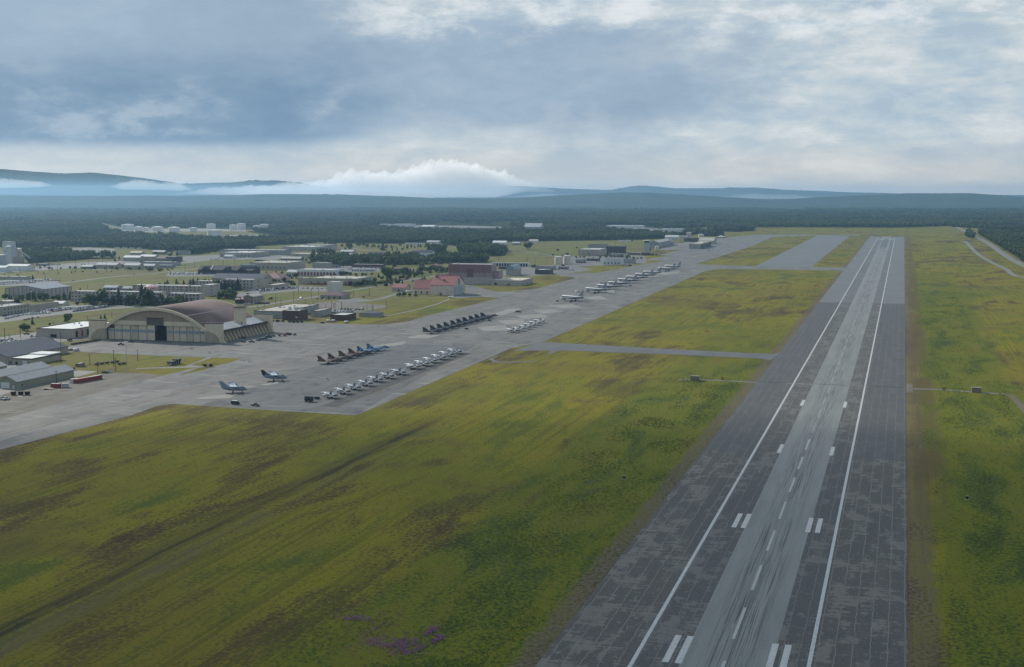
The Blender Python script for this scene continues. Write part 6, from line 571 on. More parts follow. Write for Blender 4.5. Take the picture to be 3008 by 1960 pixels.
for yy in (3140, 3292, 3444): tbars(yy, ((-55.3, -53.5), (-30.7, -28.9)))
for i in range(4):
    for sx_ in (-1, 1):
        x = CX + sx_ * (6.5 + i * 3.6); strip('threshold_bar', x - .9, x + .9, 3830, 3876, .12, PAINT, runway)
for x0, x1 in ((EL + 2, -56.0), (-31.0, ER - 2)): strip('threshold_line', x0, x1, 3905, 3912, .12, PAINT, runway)
for x0, x1 in ((-71, -54.0), (-30.4, -18.6)): strip('arrestor_cable_pad', x0, x1, 904.6, 906.6, .13, CONC, runway)
MB().tube((-88, 905.6, .22), (4, 905.6, .22), .06, n=5).obj('arrestor_cable', RUBBER, runway)
strip('cable_end_slab', 5.2, 9.0, 884, 926, .03, GRAV, runway)
# yellow lines on the apron and taxi lane
taxi = bpy.data.objects.new('taxi_marking', None); COL.objects.link(taxi); taxi['kind'] = 'structure'
def yline(pts, wd=.5):
    for (x0, y0), (x1, y1) in zip(pts[:-1], pts[1:]):
        d = (Vector((x1, y1)) - Vector((x0, y0))); n = Vector((-d.y, d.x)).normalized() * wd / 2
        MB().add([(x0 - n.x, y0 - n.y, .145), (x1 - n.x, y1 - n.y, .145), (x1 + n.x, y1 + n.y, .145), (x0 + n.x, y0 + n.y, .145)], [(0, 1, 2, 3)]).obj('yellow_line', YPAINT, taxi)
yline([(-446, 560), (-446, 690), (-440, 705), (-434, 720), (-434, 2230)])
for yy in range(720, 1010, 17):
    yline([(-330, yy), (-322, yy + 4), (-315, yy + 12), (-312, yy + 24)], .3)
yline([(-315, 724), (-315, 1040)], .3)
yline([(-455, 1040), (-455, 2200)], .4)
yline([(-186, 1064), (-184, 1090)], .8)
yline([(-107, 2140), (-102, 2200)], 1.0)

# ------------------------------------------------------------------ hills, mountains
def hills(name, prof, front, back, m, rough, nx=620):
    xs = np.array([p[0] for p in prof], float); ysr = np.array([p[1] for p in prof], float); zs = np.array([p[2] for p in prof], float)
    t = np.linspace(0, len(prof) - 1, nx); idx = np.arange(len(prof))
    X = np.interp(t, idx, xs); Y = np.interp(t, idx, ysr); Z = np.interp(t, idx, zs)
    ker = np.hanning(7); ker /= ker.sum(); Z = np.convolve(np.pad(Z, 3, 'edge'), ker, 'valid')
    d = np.stack([X, Y], 1); d /= np.linalg.norm(d, axis=1)[:, None]
    rows = [(-front, 0), (-front * .8, .13), (-front * .6, .30), (-front * .42, .52), (-front * .25, .74), (-front * .1, .93), (0, 1), (back * .3, .8), (back, -.02)]
    V = []
    for off, h in rows:
        for i in range(nx):
            x = X[i] + d[i, 0] * off; y = Y[i] + d[i, 1] * off
            n = noise.fractal(Vector((x / 900, y / 900, 3)), .6, 2.3, 6)
            V.append((x, y, max(-2, Z[i] * h * (1 + .12 * n * (h < .99)) + rough * n * (h > .05) * (.45 if h >= .93 else 1))))
    F = [(j * nx + i, j * nx + i + 1, (j + 1) * nx + i + 1, (j + 1) * nx + i) for j in range(len(rows) - 1) for i in range(nx - 1)]
    o = MB().add(V, F).obj(name, m); o['kind'] = 'structure'
    return smooth(o)
hills('hills', RIDGE, 2300, 900, HILLM, 13)
hills('mountains', MOUNTAIN, 3300, 1800, HILLM, 18)

# ------------------------------------------------------------------ low cloud lying on the hills, beyond the haze
def cloud_mat(dn):
    m = bpy.data.materials.new('cloud_vapour'); m.use_nodes = True
    k = NT(m.node_tree); k.n.clear()
    v = k.new('ShaderNodeVolumePrincipled', {'Color': (1, 1, 1), 'Density': dn, 'Anisotropy': .2})
    k.new('ShaderNodeOutputMaterial', {'Volume': v.outputs[0]})
    return m
CLOUD_D = .0042
CLOUDM = [cloud_mat(CLOUD_D), cloud_mat(.0022), cloud_mat(.0009)]
for kx, fog in enumerate(FOG):
    top = np.array([a for a, b in fog], float); bot = np.array([b for a, b in fog], float)
    n = 40 * (len(fog) - 1) // 2 + 2; m_ = 56
    t = np.linspace(0, len(fog) - 1, n); idx = np.arange(len(fog)); T = np.stack([np.interp(t, idx, top[:, i]) for i in range(3)], 1); Bz = np.interp(t, idx, bot)
    V = []; thin = len(fog) == 4
    d = np.array([T[0, 0], T[0, 1]]) ; d /= np.linalg.norm(d)
    for i in range(n):
        end = min(1, min(i, n - 1 - i) / (n * .16)); hz = (T[i, 2] - Bz[i]) / 2 * (.05 + .95 * end ** .5); zc = (T[i, 2] + Bz[i]) / 2
        rd = max(120, hz * 1.6) * (.1 + .9 * end)
        for j in range(m_):
            a = 2 * math.pi * j / m_
            p = Vector((T[i, 0] + d[0] * rd * math.cos(a), T[i, 1] + d[1] * rd * math.cos(a), zc + hz * math.sin(a)))
            nn = .9 * abs(noise.noise(p / 190)) + .5 * abs(noise.noise(p / 80)) + .22 * abs(noise.noise(p / 38)) + .7 * noise.noise(p / 400) - .35
            amp = (.62 * hz + 12) * max(.12, math.sin(a) * .8 + .4)
            p += Vector((d[0] * math.cos(a), d[1] * math.cos(a), math.sin(a))) * amp * nn
            V.append(p)
    F = [(i * m_ + j, i * m_ + (j + 1) % m_, (i + 1) * m_ + (j + 1) % m_, (i + 1) * m_ + j) for i in range(n - 1) for j in range(m_)]
    F += [tuple(reversed(range(m_))), tuple(range((n - 1) * m_, n * m_))]
    o = MB().add(V, F).obj('low_cloud', CLOUDM[(0, 1, 1, 2, 2)[kx]])
    tag(o, ['long white cumulus bank resting on the far hills left of centre', 'small white cloud before the mountain at the left photo edge', 'ragged small cloud between the left mountain and the long bank',
            'thin flat fog strip right of the long cloud bank', 'thin wispy fog strip in the valley between the right hand hills'][kx], 'cloud', kind='stuff')

# unseen cloud added up towards the sun to shade the near field
V = []; n1, n2 = 40, 20
cc = Vector((-110, 230, 0)) + to_sun * (1250 / to_sun.z)
for j in range(n2 + 1):
    th = math.pi * j / n2
    for i in range(n1):
        a = 2 * math.pi * i / n1; q = Vector((math.sin(th) * math.cos(a), math.sin(th) * math.sin(a), math.cos(th)))
        rr = 1 + .22 * noise.fractal(q * 1.7, .8, 2, 4)
        V.append(cc + Vector((q.x * 620 * rr, q.y * 470 * rr, q.z * 120 * rr * (1 if q.z > 0 else .6))))
F = [(j * n1 + i, j * n1 + (i + 1) % n1, (j + 1) * n1 + (i + 1) % n1, (j + 1) * n1 + i) for j in range(n2) for i in range(n1)]
o = MB().add(V, F).obj('added_shade_cloud', cloud_mat(.0046))
tag(o, 'added cloud out of view towards the sun, shading the near field', 'cloud', kind='stuff')

# ------------------------------------------------------------------ buildings
def window_mesh(w_, h_, axis, m=GLASS):
    key = (round(w_, 2), round(h_, 2), axis, m.name)
    if key not in WCACHE:
        b = MB()
        if axis == 'y': b.box(-w_ / 2, w_ / 2, -.09, .05, -h_ / 2, h_ / 2)
        else: b.box(-.05, .09, -w_ / 2, w_ / 2, -h_ / 2, h_ / 2)
        WCACHE[key] = b.mesh('window', m)
    return WCACHE[key]
WCACHE = {}
def gable_roof(axis, x0, x1, y0, y1, h, rh, oh=.5, t=.3):
    b = MB()
    if axis == 'x':
        ym = (y0 + y1) / 2; s = rh / (ym - y0)
        prof = [(y0 - oh, h - oh * s), (ym, h + rh), (y1 + oh, h - oh * s), (y1 + oh, h - oh * s + t), (ym, h + rh + t), (y0 - oh, h - oh * s + t)]
        for q in ((0, 1, 4, 5), (1, 2, 3, 4)): b.extr([(x0 - oh, *prof[i]) for i in q], (x1 - x0 + 2 * oh, 0, 0))
    else:
        xm = (x0 + x1) / 2; s = rh / (xm - x0)
        prof = [(x0 - oh, h - oh * s), (xm, h + rh), (x1 + oh, h - oh * s), (x1 + oh, h - oh * s + t), (xm, h + rh + t), (x0 - oh, h - oh * s + t)]
        for q in ((0, 1, 4, 5), (1, 2, 3, 4)): b.extr([(prof[i][0], y0 - oh, prof[i][1]) for i in q], (0, y1 - y0 + 2 * oh, 0))
    return b
def building(rec):
    name, label, cat, X0, X1, Y0, Y1, h, roof, rh, wall, rm, win = rec
    if X1 < X0: X0, X1 = X1, X0
    o = thing(name, label, cat, ((X0 + X1) / 2, (Y0 + Y1) / 2, 0))
    hx, hy = (X1 - X0) / 2, (Y1 - Y0) / 2
    wm, rmt = WALL[wall], ROOF[rm]
    b = MB()
    if roof in ('gy', 'gx', 'gxr'):
        b.box(-hx, hx, -hy, hy, -.3, h)
        if roof == 'gy': b.extr([(-hx, -hy, h), (hx, -hy, h), (0, -hy, h + rh)], (0, 2 * hy, 0))
        else: b.extr([(-hx, -hy, h), (-hx, hy, h), (-hx, 0, h + rh)], (2 * hx, 0, 0))
        b.obj('wall', wm, o)
        gable_roof('y' if roof == 'gy' else 'x', -hx, hx, -hy, hy, h + .02, rh).obj('roof', rmt, o)
    elif roof == 'hip':
        b.box(-hx, hx, -hy, hy, -.3, h).obj('wall', wm, o)
        e = .8; k = min(hx, hy)
        if hx > hy: r0, r1 = (-(hx - k), 0), (hx - k, 0)
        else: r0, r1 = (0, -(hy - k)), (0, hy - k)
        c = [(-hx - e, -hy - e, h), (hx + e, -hy - e, h), (hx + e, hy + e, h), (-hx - e, hy + e, h), (*r0, h + rh), (*r1, h + rh)]
        c = [(x, y, z + .02) for x, y, z in c]
        f = [(0, 1, 5, 4), (1, 2, 5), (2, 3, 4, 5), (3, 0, 4), (3, 2, 1, 0)] if hx > hy else [(0, 1, 4), (1, 2, 5, 4), (2, 3, 5), (3, 0, 4, 5), (3, 2, 1, 0)]
        MB().add(c, f).obj('roof', rmt, o)
    elif roof == 'barrel':
        b.box(-hx, hx, -hy, hy, -.3, h).obj('wall', wm, o)
        pts = [(hx * 1.02 * math.cos(math.pi * i / 14), -hy - .3, h + .02 + rh * math.sin(math.pi * i / 14)) for i in range(15)]
        MB().extr(pts, (0, 2 * hy + .6, 0)).obj('roof', rmt, o)
    elif roof == 'step':
        b.box(-hx, hx, -hy, hy, -.3, h).obj('wall', wm, o)
        MB().box(-hx - .4, hx + .4, -hy - .4, hy * .2, h + .01, h + .4).obj('roof', rmt, o)
        MB().box(-hx - .4, hx + .4, hy * .2 + .02, hy + .4, h + .01, h + 1.3).obj('roof', rmt, o)
        MB().box(-hx - .5, hx + .5, -hy - .5, -hy - .42, h - .3, h + .5).obj('fascia', TRIM, o); MB().box(hx + .42, hx + .5, -hy - .4, hy + .4, h - .3, h + .5).obj('fascia', TRIM, o)
    else:
        b.box(-hx, hx, -hy, hy, -.3, h).obj('wall', wm, o)
        MB().box(-hx + .35, hx - .35, -hy + .35, hy - .35, h + .01, h + .12).obj('roof', rmt, o)
        q = MB()
        for bx in ((-hx - .12, hx + .12, -hy - .12, -hy + .3), (-hx - .12, hx + .12, hy - .3, hy + .12), (-hx - .12, -hx + .3, -hy + .31, hy - .31), (hx - .3, hx + .12, -hy + .31, hy - .31)):
            q.box(*bx, h + .01, h + .01 + rh)
        q.obj('parapet', TRIM if wall in ('tanp', 'brick', 'greyt') else wm, o)
        rr = random.Random(label)
        if hx * hy > 120:
            for i in range(min(9, int(hx * hy / 130) + 1)):
                a, c, s_ = rr.uniform(-.8, .8) * hx, rr.uniform(-.75, .75) * hy, rr.uniform(.5, 1.2)
                MB().box(a - s_, a + s_, c - s_, c + s_, h + .13, h + .13 + rr.uniform(.7, 1.5)).obj('roof_vent', GREYBOX, o)
    # openings
    def win_at(side, u, z, w_, h_, m=GLASS, nm='window'):
        if side == 'F': return link(nm, window_mesh(w_, h_, 'y', m), o, (u, -hy - .01, z))
        return link(nm, window_mesh(w_, h_, 'x', m), o, (hx + .01, u, z))
    if win.startswith('F') and 'x' in win:
        gar = win.endswith('g'); rd = win.endswith('r')
        r_, c_ = win[1:].rstrip('gr').split('x'); r_, c_ = int(r_), int(c_)
        for j in range(c_):
            u = -hx + (j + .5) * 2 * hx / c_
            for i in range(r_):
                z = h * (i + .55) / r_
                if gar: win_at('F', u, h * .46, 2 * hx / c_ * .68, h * .8, DARK, 'garage_opening')
                elif rd: win_at('F', u, h * .36, 2 * hx / c_ * .72, h * .6, DOORRED, 'garage_door')
                elif r_ == 1: win_at('F', u, h * .35, 2.0, min(2.6, h * .55), DARK, 'door')
                else: win_at('F', u, z, 1.7, 1.6)
    if win == 'F3x7' or label.startswith('cream dormitory behind tall'):
        pass
    if win.startswith('S'):
        if wall == 'rosel' or name in ('flight_shed', 'bay_shed'):
            n = 4 if name == 'bay_shed' else (9 if name == 'flight_shed' else 5)
            wf = .18 if wall == 'rosel' else .6; hf = .5 if wall == 'rosel' else .85
            for j in range(n): win_at('S', -hy + (j + .5) * 2 * hy / n, h * hf / 2 + .05, 2 * hy / n * wf, h * hf, DARK, 'bay_door')
        else:
            r_ = int(win[1:])
            n = 8 if hy > 20 else 2
            for j in range(n):
                for i in range(r_): win_at('S', -hy + (j + .5) * 2 * hy / n, h * (i + .55) / r_, 1.6, 1.5)
    if win == 'D1':
        win_at('F', hx * .3, 1.6, 3.6, 3.0, DOORW, 'garage_door'); win_at('F', hx * .72, 1.1, 1.1, 2.1, DOORRED, 'door'); win_at('F', -hx * .55, 1.2, 1.8, 2.2, DARK, 'door')
    if win == 'W1':
        win_at('F', -hx * .25, 2.0, 6.4, 3.8, DOORW, 'garage_door'); win_at('F', hx * .62, 1.1, 1.3, 2.1, DOORW, 'door'); win_at('S', -hy * .82, 2.0, 1.6, .7, GLASS)
    if win == 'H1':
        for j, (u, m) in enumerate(((-.92, DARK), (-.66, DOORRED), (-.38, DARK), (-.06, DARK), (.25, DOORRED), (.52, DOORRED), (.8, DARK))):
            win_at('S', hy * u * .9, h * .42, 3.4, h * .72, m, 'door')
        win_at('F', -.05 * hx, 1.6, 6, 2.6, DARK, 'doorway')
    # extras by look
    if wall == 'ribt':
        n = 9
        for j in range(n + 1):
            u = -hx + j * 2 * hx / n
            MB().box(u - .28, u + .28, -hy - .45, -hy - .01, 0, h - .2 + max(0, rh * (1 - abs(u) / hx)) * .9).obj('pilaster', TRIM if False else WALL['brownl'], o)
        for j in range(8):
            u = -hy + j * 2 * hy / 7
            MB().box(hx + .01, hx + .45, u - .28, u + .28, 0, h - .2).obj('pilaster', WALL['brownl'], o)
        MB().box(-hx, hx, -hy - .25, -hy - .02, h * .28, h * .32).obj('dark_band', TRIM, o)
    if name == 'dormitory':
        n = max(3, int(hx * 2 / 9))
        for j in range(n + 1):
            u = -hx + j * 2 * hx / n
            MB().box(u - .3, u + .3, -hy - .35, -hy - .01, 0, h - .1).obj('pilaster', WALL['brownl'], o)
    if name == 'red_roof_hangar':
        MB().box(hx + .02, hx + .5, -hy * .96, hy * .9, .1, h * .88).obj('hangar_door', P('grey_green_door', (.36, .40, .38), streak=True), o)
        MB().box(hx + .02, hx + .35, -hy * .12, hy * .06, h * .95, h + rh * .62).obj('tail_slot', P('slot_brown', (.12, .10, .09)), o)
        for j in range(9):
            u = -hx * .85 + j * hx * 1.7 / 8; MB().box(u - .7, u + .7, -.7, .7, h + rh - .2, h + rh + 1.5).obj('ridge_vent', ROOF['red'], o)
        MB().box(-hx * .02 - .9, -hx * .02 + .9, -hy * .64, -hy * .50, h + rh * .38, h + rh * .38 + 2.6).obj('chimney', ROOF['brown'], o)
        MB().box(-hx * .80 - .9, -hx * .80 + .9, -hy * .30, -hy * .15, h + rh * .72, h + rh * .72 + 3).obj('chimney', ROOF['brown'], o)
        for u in (-.75, -.05): win_at('F', hx * u, h * .86, .9, .9)
        win_at('F', hx * -.1, 1.5, 3, 3, DOORRED, 'door')
    if name == 'hangar_annex':
        for j in range(3): MB().box(-hx * .5 + j * hx * .6 - .5, -hx * .5 + j * hx * .6 + .5, -.5, .5, h + rh - .1, h + rh + 1.3).obj('ridge_vent', ROOF['red'], o)
    if name == 'brick_hangar':
        MB().box(-hx + .02, hx - .02, -hy - .35, -hy - .01, h * .58, h - .1).obj('upper_band', P('dark_rose_sheet', (.22, .115, .115), streak=True), o)
        MB().box(hx * -.14, hx * .16, -hy - .7, -hy - .36, h * .30, h * .80).obj('tail_door', P('oxblood_door', (.155, .085, .085), streak=True), o)
        for j in range(7): MB().box(-hx + j * hx / 3.5 - .12, -hx + j * hx / 3.5 + .12, -hy - .2, -hy - .01, 0, h * .57).obj('wall_joint', TRIM, o)
    if name == 'operations_block':
        for (a, c, s_) in ((-.75, .2, 1.6), (-.3, .5, 1.2), (.1, .1, 1.0), (.5, .5, 1.6), (.3, -.4, .9), (-.1, .75, 1.1), (.8, .1, 1.4)):
            MB().cyl(a * hx, c * hy, h + .3, h + 1.6 + s_, s_, s_ * .85, 10).obj('roof_fan', GREYBOX, o)
        win_at('F', hx * .72, h * .33, 2.6, 1.2, DOORW, 'sign_panel')
    if name == 'flat_hall':
        MB().box(-hx, hx, -hy - .2, -hy - .02, 0, 2.4).obj('red_base', DOORRED, o)
    if name == 'lodge':
        for u in (-.7, .1, .62): 
            gb = gable_roof('y', hx * u - 6, hx * u + 6, -hy - 4, 0, h, 5); gb.obj('dormer_roof', ROOF['black'], o)
            MB().extr([(hx * u - 5.6, -hy - 3.6, h), (hx * u + 5.6, -hy - 3.6, h), (hx * u, -hy - 3.6, h + 4.6)], (0, 4, 0)).obj('gable_wall', WALL['dark'], o)
        MB().box(hx * .45, hx * .95, -hy * .2, hy * .4, h + 5.2, h + 8.5).obj('roof_plant', ROOF['greyr'], o)
        MB().extr([(hx * -.52, -hy - .3, h + .5), (hx * -.50, -hy - .3, h + .5), (hx * -.56, 0, h + 6.4), (hx * -.58, 0, h + 6.4)], (0, 0, .5)).obj('white_rake', WHITE, o)
    if name == 'chapel':
        MB().cyl(0, 0, h + rh - 1, h + rh + 4, 1.6, 1.2, 8).obj('steeple', ROOF['rosy'], o)
    if name == 'pump_house':
        for j in range(6): MB().box(-hx + j * hx * .4 - .4, -hx + j * hx * .4 + .4, -hy - 1.4, -hy - .6, 0, h).obj('column', WHITE, o)
    if name == 'plant_building':
        for j in range(9):
            u = random.Random(j).uniform(-1, 1) * hx; MB().cyl(u, random.Random(j + 50).uniform(-.9, .9) * hy, h, h + random.Random(j + 9).uniform(2, 6), .8, .6, 8).obj('flue', GREYBOX, o)
    return o
WALL['shed'] = P('shed_tan', (.22, .185, .15)); ROOF['shedr'] = P('shed_roof', (.26, .24, .21))
for rec in BUILD: building(rec)

# ------------------------------------------------------------------ tanks and silos
for name, label, x, y, rad, h, mk, cone in TANK:
    o = thing(name, label, 'tank', (x, y, 0))
    smooth_n = 28
    MB().cyl(0, 0, -.2, h, rad, rad, smooth_n).obj('shell', TANKM[mk], o)
    rf = MB(); a = [2 * math.pi * i / smooth_n for i in range(smooth_n)]
    rf.add([(rad * 1.015 * math.cos(t), rad * 1.015 * math.sin(t), h + .01) for t in a] + [(0, 0, h + .3 + rad * max(cone, .06))], [(i, (i + 1) % smooth_n, smooth_n) for i in range(smooth_n)] + [tuple(reversed(range(smooth_n)))])
    rf.obj('roof', P('tank_roof', (.70, .68, .65), var=.08), o)
    MB().cyl(0, 0, h * .97, h * .995, rad + .15, rad + .15, smooth_n).obj('rim', TANKM[mk], o)
    st = MB()
    for i in range(10):
        t0 = math.pi * 1.35 + i * .06; st.box(rad * 1.01 * math.cos(t0) - .4, rad * 1.01 * math.cos(t0) + .4, rad * 1.01 * math.sin(t0) - .4, rad * 1.01 * math.sin(t0) + .4, h * i / 10, h * i / 10 + h * .09)
    st.obj('stair', STEEL, o)
    if 'tall cream water tank' in label:
        for i in range(8):
            for j in range(3):
                t0 = i * math.pi / 4 + (j % 2) * math.pi / 8
                MB().box(rad * math.cos(t0) - .8, rad * math.cos(t0) + .8, rad * math.sin(t0) - .8, rad * math.sin(t0) + .8, h * (.25 + j * .24), h * (.40 + j * .24)).obj('red_square', DOORRED, o)
# concrete plant headhouse
o = thing('concrete_plant', 'grey concrete plant headhouse with conveyor at the left photo edge', 'plant', (-1545, 2120, 0))
MB().box(-9, 9, -7, 7, 0, 37).obj('tower', TANKM['gsilo'], o); MB().box(-9.5, 9.5, -7.5, 7.5, 37.02, 38).obj('roof', ROOF['grey'], o)
MB().box(9.02, 26, -6, 6, 0, 11).obj('lower_block', WALL['tan'], o)
MB().tube((9, -3, 30), (46, -3, 8), 1.4, n=6).obj('conveyor', GREYBOX, o)
for i in range(3): MB().box(-4 + i * 3, -2.6 + i * 3, -7.4, -7.02, 20, 22).obj('window', GLASS, o)
for i in range(2): MB().tube((20 + i * 14, -3, 0), (20 + i * 14, -3, 23 - i * 8), .4, n=5).obj('support', GREYBOX, o)

# ------------------------------------------------------------------ arched hangar
TANH = P('hangar_tan', (.52, .43, .305), streak=True, var=.14)
TANH2 = P('hangar_tan_light', (.62, .52, .375), streak=True, var=.12)
INFILL = P('hangar_brown_infill', (.32, .25, .18), streak=True)
HROOF = None
def hangar_roof_mat():
    m, k, p = principled('mauve_roof_felt')
    c = k.new('ShaderNodeTexCoord').outputs['Object']
    n1 = k.noise(k.scale(c, (.6, .25, .6)), .09, 5, .6, .4); n2 = k.noise(k.scale(c, (3, .3, 3)), .4, 3, .6)
    col = k.ramp(k.m('ADD', k.m('MULTIPLY', n1, .7), k.m('MULTIPLY', n2, .3)), [(.33, (.105, .064, .054)), (.6, (.175, .11, .088)), (.75, (.23, .155, .12))])
    k.put(p.inputs['Base Color'], col); p.inputs['Roughness'].default_value = .6; p.inputs['Specular IOR Level'].default_value = .35
    return m
HROOF = hangar_roof_mat()
hx0, hx1, hy0, hy1 = -653.4, -558.2, 1022.5, 1119.0
hc = (hx0 + hx1) / 2; hw = (hx1 - hx0) / 2; HS, HP = 10.3, 27.3
hang = thing('arched_hangar', 'huge tan arched hangar with mauve barrel roof and rooftop control cab', 'hangar', (hc, hy0, 0))
Rr_ = (hw * hw + (HP - HS) ** 2) / (2 * (HP - HS)); zc_ = HP - Rr_
def arcz(x, off=0.0): return zc_ + math.sqrt(max(0, (Rr_ + off) ** 2 - x * x))
NA = 40
ax = [-hw + 2 * hw * i / NA for i in range(NA + 1)]
# barrel roof shell
V = []; F = []
dep = hy1 - hy0 - 1.2
for off in (0, .5):
    for y in (1.0, dep): V += [(x, y, arcz(x, off)) for x in ax]
k1 = NA + 1
for i in range(NA):
    F += [(i, i + 1, k1 + i + 1, k1 + i), (2 * k1 + i, 3 * k1 + i, 3 * k1 + i + 1, 2 * k1 + i + 1), (i, 2 * k1 + i, 2 * k1 + i + 1, i + 1), (k1 + i, k1 + i + 1, 3 * k1 + i + 1, 3 * k1 + i)]
F += [(0, k1, 3 * k1, 2 * k1), (NA, 2 * k1 + NA, 3 * k1 + NA, k1 + NA)]
smooth(MB().add(V, F).obj('barrel_roof', HROOF, hang))
# pale flashing strips along the roof
for xs_ in (-hw * .30, hw * .62):
    MB().add([(xs_ - .35, 2, arcz(xs_ - .35, .56)), (xs_ + .35, 2, arcz(xs_ + .35, .56)), (xs_ + .35, dep - 1, arcz(xs_ + .35, .56)), (xs_ - .35, dep - 1, arcz(xs_ - .35, .56))], [(0, 1, 2, 3)]).obj('roof_flashing', P('roof_flashing', (.30, .25, .23)), hang)
for yy in (0.0, dep - .4):   # arch ribs at both ends
    V = []
    for y in (yy, yy + 1.4):
        V += [(x, y, arcz(x, -1.6)) for x in ax] + [(x, y, arcz(x, .7)) for x in ax]
    F = []
    for i in range(NA):
        F += [(i, k1 + i, k1 + i + 1, i + 1), (2 * k1 + i, 2 * k1 + i + 1, 3 * k1 + i + 1, 3 * k1 + i), (k1 + i, 3 * k1 + i, 3 * k1 + i + 1, k1 + i + 1), (i, i + 1, 2 * k1 + i + 1, 2 * k1 + i)]
    F += [(0, 2 * k1, 3 * k1, k1), (NA, k1 + NA, 3 * k1 + NA, 2 * k1 + NA)]
    MB().add(V, F).obj('arch_rib', TANH2, hang)
# end infill above the doors, with the tail-door notch left open
DH = 12.9
nx0, nx1 = -613.6 - hc, -597.4 - hc
def infill(xa, xb, zlo, y0, y1, m, nm):
    xs_ = [x for x in ax if xa < x < xb]; xs_ = [xa] + xs_ + [xb]
    pts = [(x, y0, max(zlo + .01, arcz(x, -1.55))) for x in xs_]
    MB().extr([(xa, y0, zlo)] + [(xb, y0, zlo)] + pts[::-1], (0, y1 - y0, 0)).obj(nm, m, hang)
infill(-hw + 1.5, nx0, 16.6, 1.8, 2.3, INFILL, 'upper_wall'); infill(nx1, hw - 1.5, 16.6, 1.8, 2.3, INFILL, 'upper_wall'); infill(nx0, nx1, 19.6, 1.8, 2.3, INFILL, 'upper_wall')
def band(xa, xb, z0, z1, y0, y1, m, nm):
    xs_ = [xa] + [x for x in ax if xa < x < xb] + [xb]
    top = [(x, y0, min(z1, max(z0 + .01, arcz(x, -1.58)))) for x in xs_]
    MB().extr([(xa, y0, z0), (xb, y0, z0)] + top[::-1], (0, y1 - y0, 0)).obj(nm, m, hang)
band(-hw + 3, nx0, DH, 16.55, 1.3, 2.2, TANH2, 'header_band'); band(nx1, hw - 3, DH, 16.55, 1.3, 2.2, TANH2, 'header_band')
MB().box(nx0, nx1, 2.6, 3.2, DH, 19.58).obj('tail_door', P('tail_door_brown', (.135, .115, .09), streak=True), hang)
for x in (nx0, nx1): MB().box(x - .25, x + .25, 1.0, 2.55, DH, 19.7).obj('notch_frame', INFILL, hang)
MB().box(nx0 - .2, nx1 + .2, 1.0, 2.55, 19.6, 20.1).obj('notch_frame', INFILL, hang)
edges = [-651.4, -645.5, -637.8, -630.1, -622.3, -614.4, -606.9]
redges = [-595.5, -589.2, -583.0, -576.7, -570.5, -564.2, -559.6]
def door(xa, xb, i):
    xa -= hc; xb -= hc; yo = 2.4 + (.35 if i % 2 else 0)
    d = MB().box(xa + .12, xb - .12, yo, yo + .5, .15, min(DH - .15, arcz(xa if xa < 0 else xb, -1.7) - .1)).obj('door_panel', TANH2 if i % 3 else TANH, hang)
    MB().box(xa + .5, xb - .5, yo - .12, yo - .005, 6.5, 9.1).obj('window_frame', P('pale_frame', (.34, .37, .38)), d)
    n = 6; wd = (xb - xa - 1.2) / n
    g = MB()
    for q in range(n): g.box(xa + .6 + q * wd + .15, xa + .6 + (q + 1) * wd - .15, yo - .18, yo - .125, 6.7, 8.9)
    g.obj('pane', P('door_glass', (.27, .31, .34), rough=.2, spec=.6), d)
    MB().box(xa - .1, xa + .1, yo - .2, yo + .4, .15, min(DH - .15, arcz(xa, -1.7) - .1)).obj('door_joint', TRIM, d)
for i in range(6): door(edges[i], edges[i + 1], i)
for i in range(6): door(redges[i], redges[i + 1], i)
MB().box(-606.9 - hc, -595.5 - hc, 7, 7.4, 0, DH).obj('dark_interior', DARK, hang)
MB().box(-606.9 - hc, -595.5 - hc, 2.5, 7, DH - .05, DH + .0).obj('opening_soffit', DARK, hang)
MB().box(-hw + 2, hw - 2, 1.0, 5, .0, .12).obj('door_track', TRIM, hang)
# corner pylons with curved feet, mirrored left and right, front and back
for sgn in (-1, 1):
    for yy in (0.0, hy1 - hy0 - 3.6):
        xi, xo = hw - .2, hw + 15.4
        MB().box(*sorted((sgn * xi, sgn * xo)), yy, yy + 3.6, -.2, 15.9).obj('corner_pylon', TANH2, hang)
        MB().box(*sorted((sgn * (xi - .1), sgn * (xo + .2))), yy - .2, yy + 3.8, 15.92, 16.6).obj('pylon_coping', TRIM, hang)
        n = 8
        foot = [(sgn * xo, yy + .5, 0)] + [(sgn * (xo + 3.4 * (1 - math.sin(t * math.pi / 2 / n)) ** 1.4), yy + .5, 8.6 * (1 - math.cos(t * math.pi / 2 / n)) ** .9) for t in range(n + 1)]
        MB().extr(foot, (0, 2.6, 0)).obj('pylon_foot', TANH, hang)
        sh = [(sgn * (xi + .4), yy - .01, .1)] + [(sgn * (xi + .4 + 13.4 * math.cos(t * math.pi / 2 / 8)), yy - .01, .1 + 9.4 * math.sin(t * math.pi / 2 / 8)) for t in range(9)]
        if yy == 0.0: MB().extr(sh, (0, -.22, 0)).obj('curved_panel', P('pylon_panel', (.38, .315, .23), streak=True), hang)
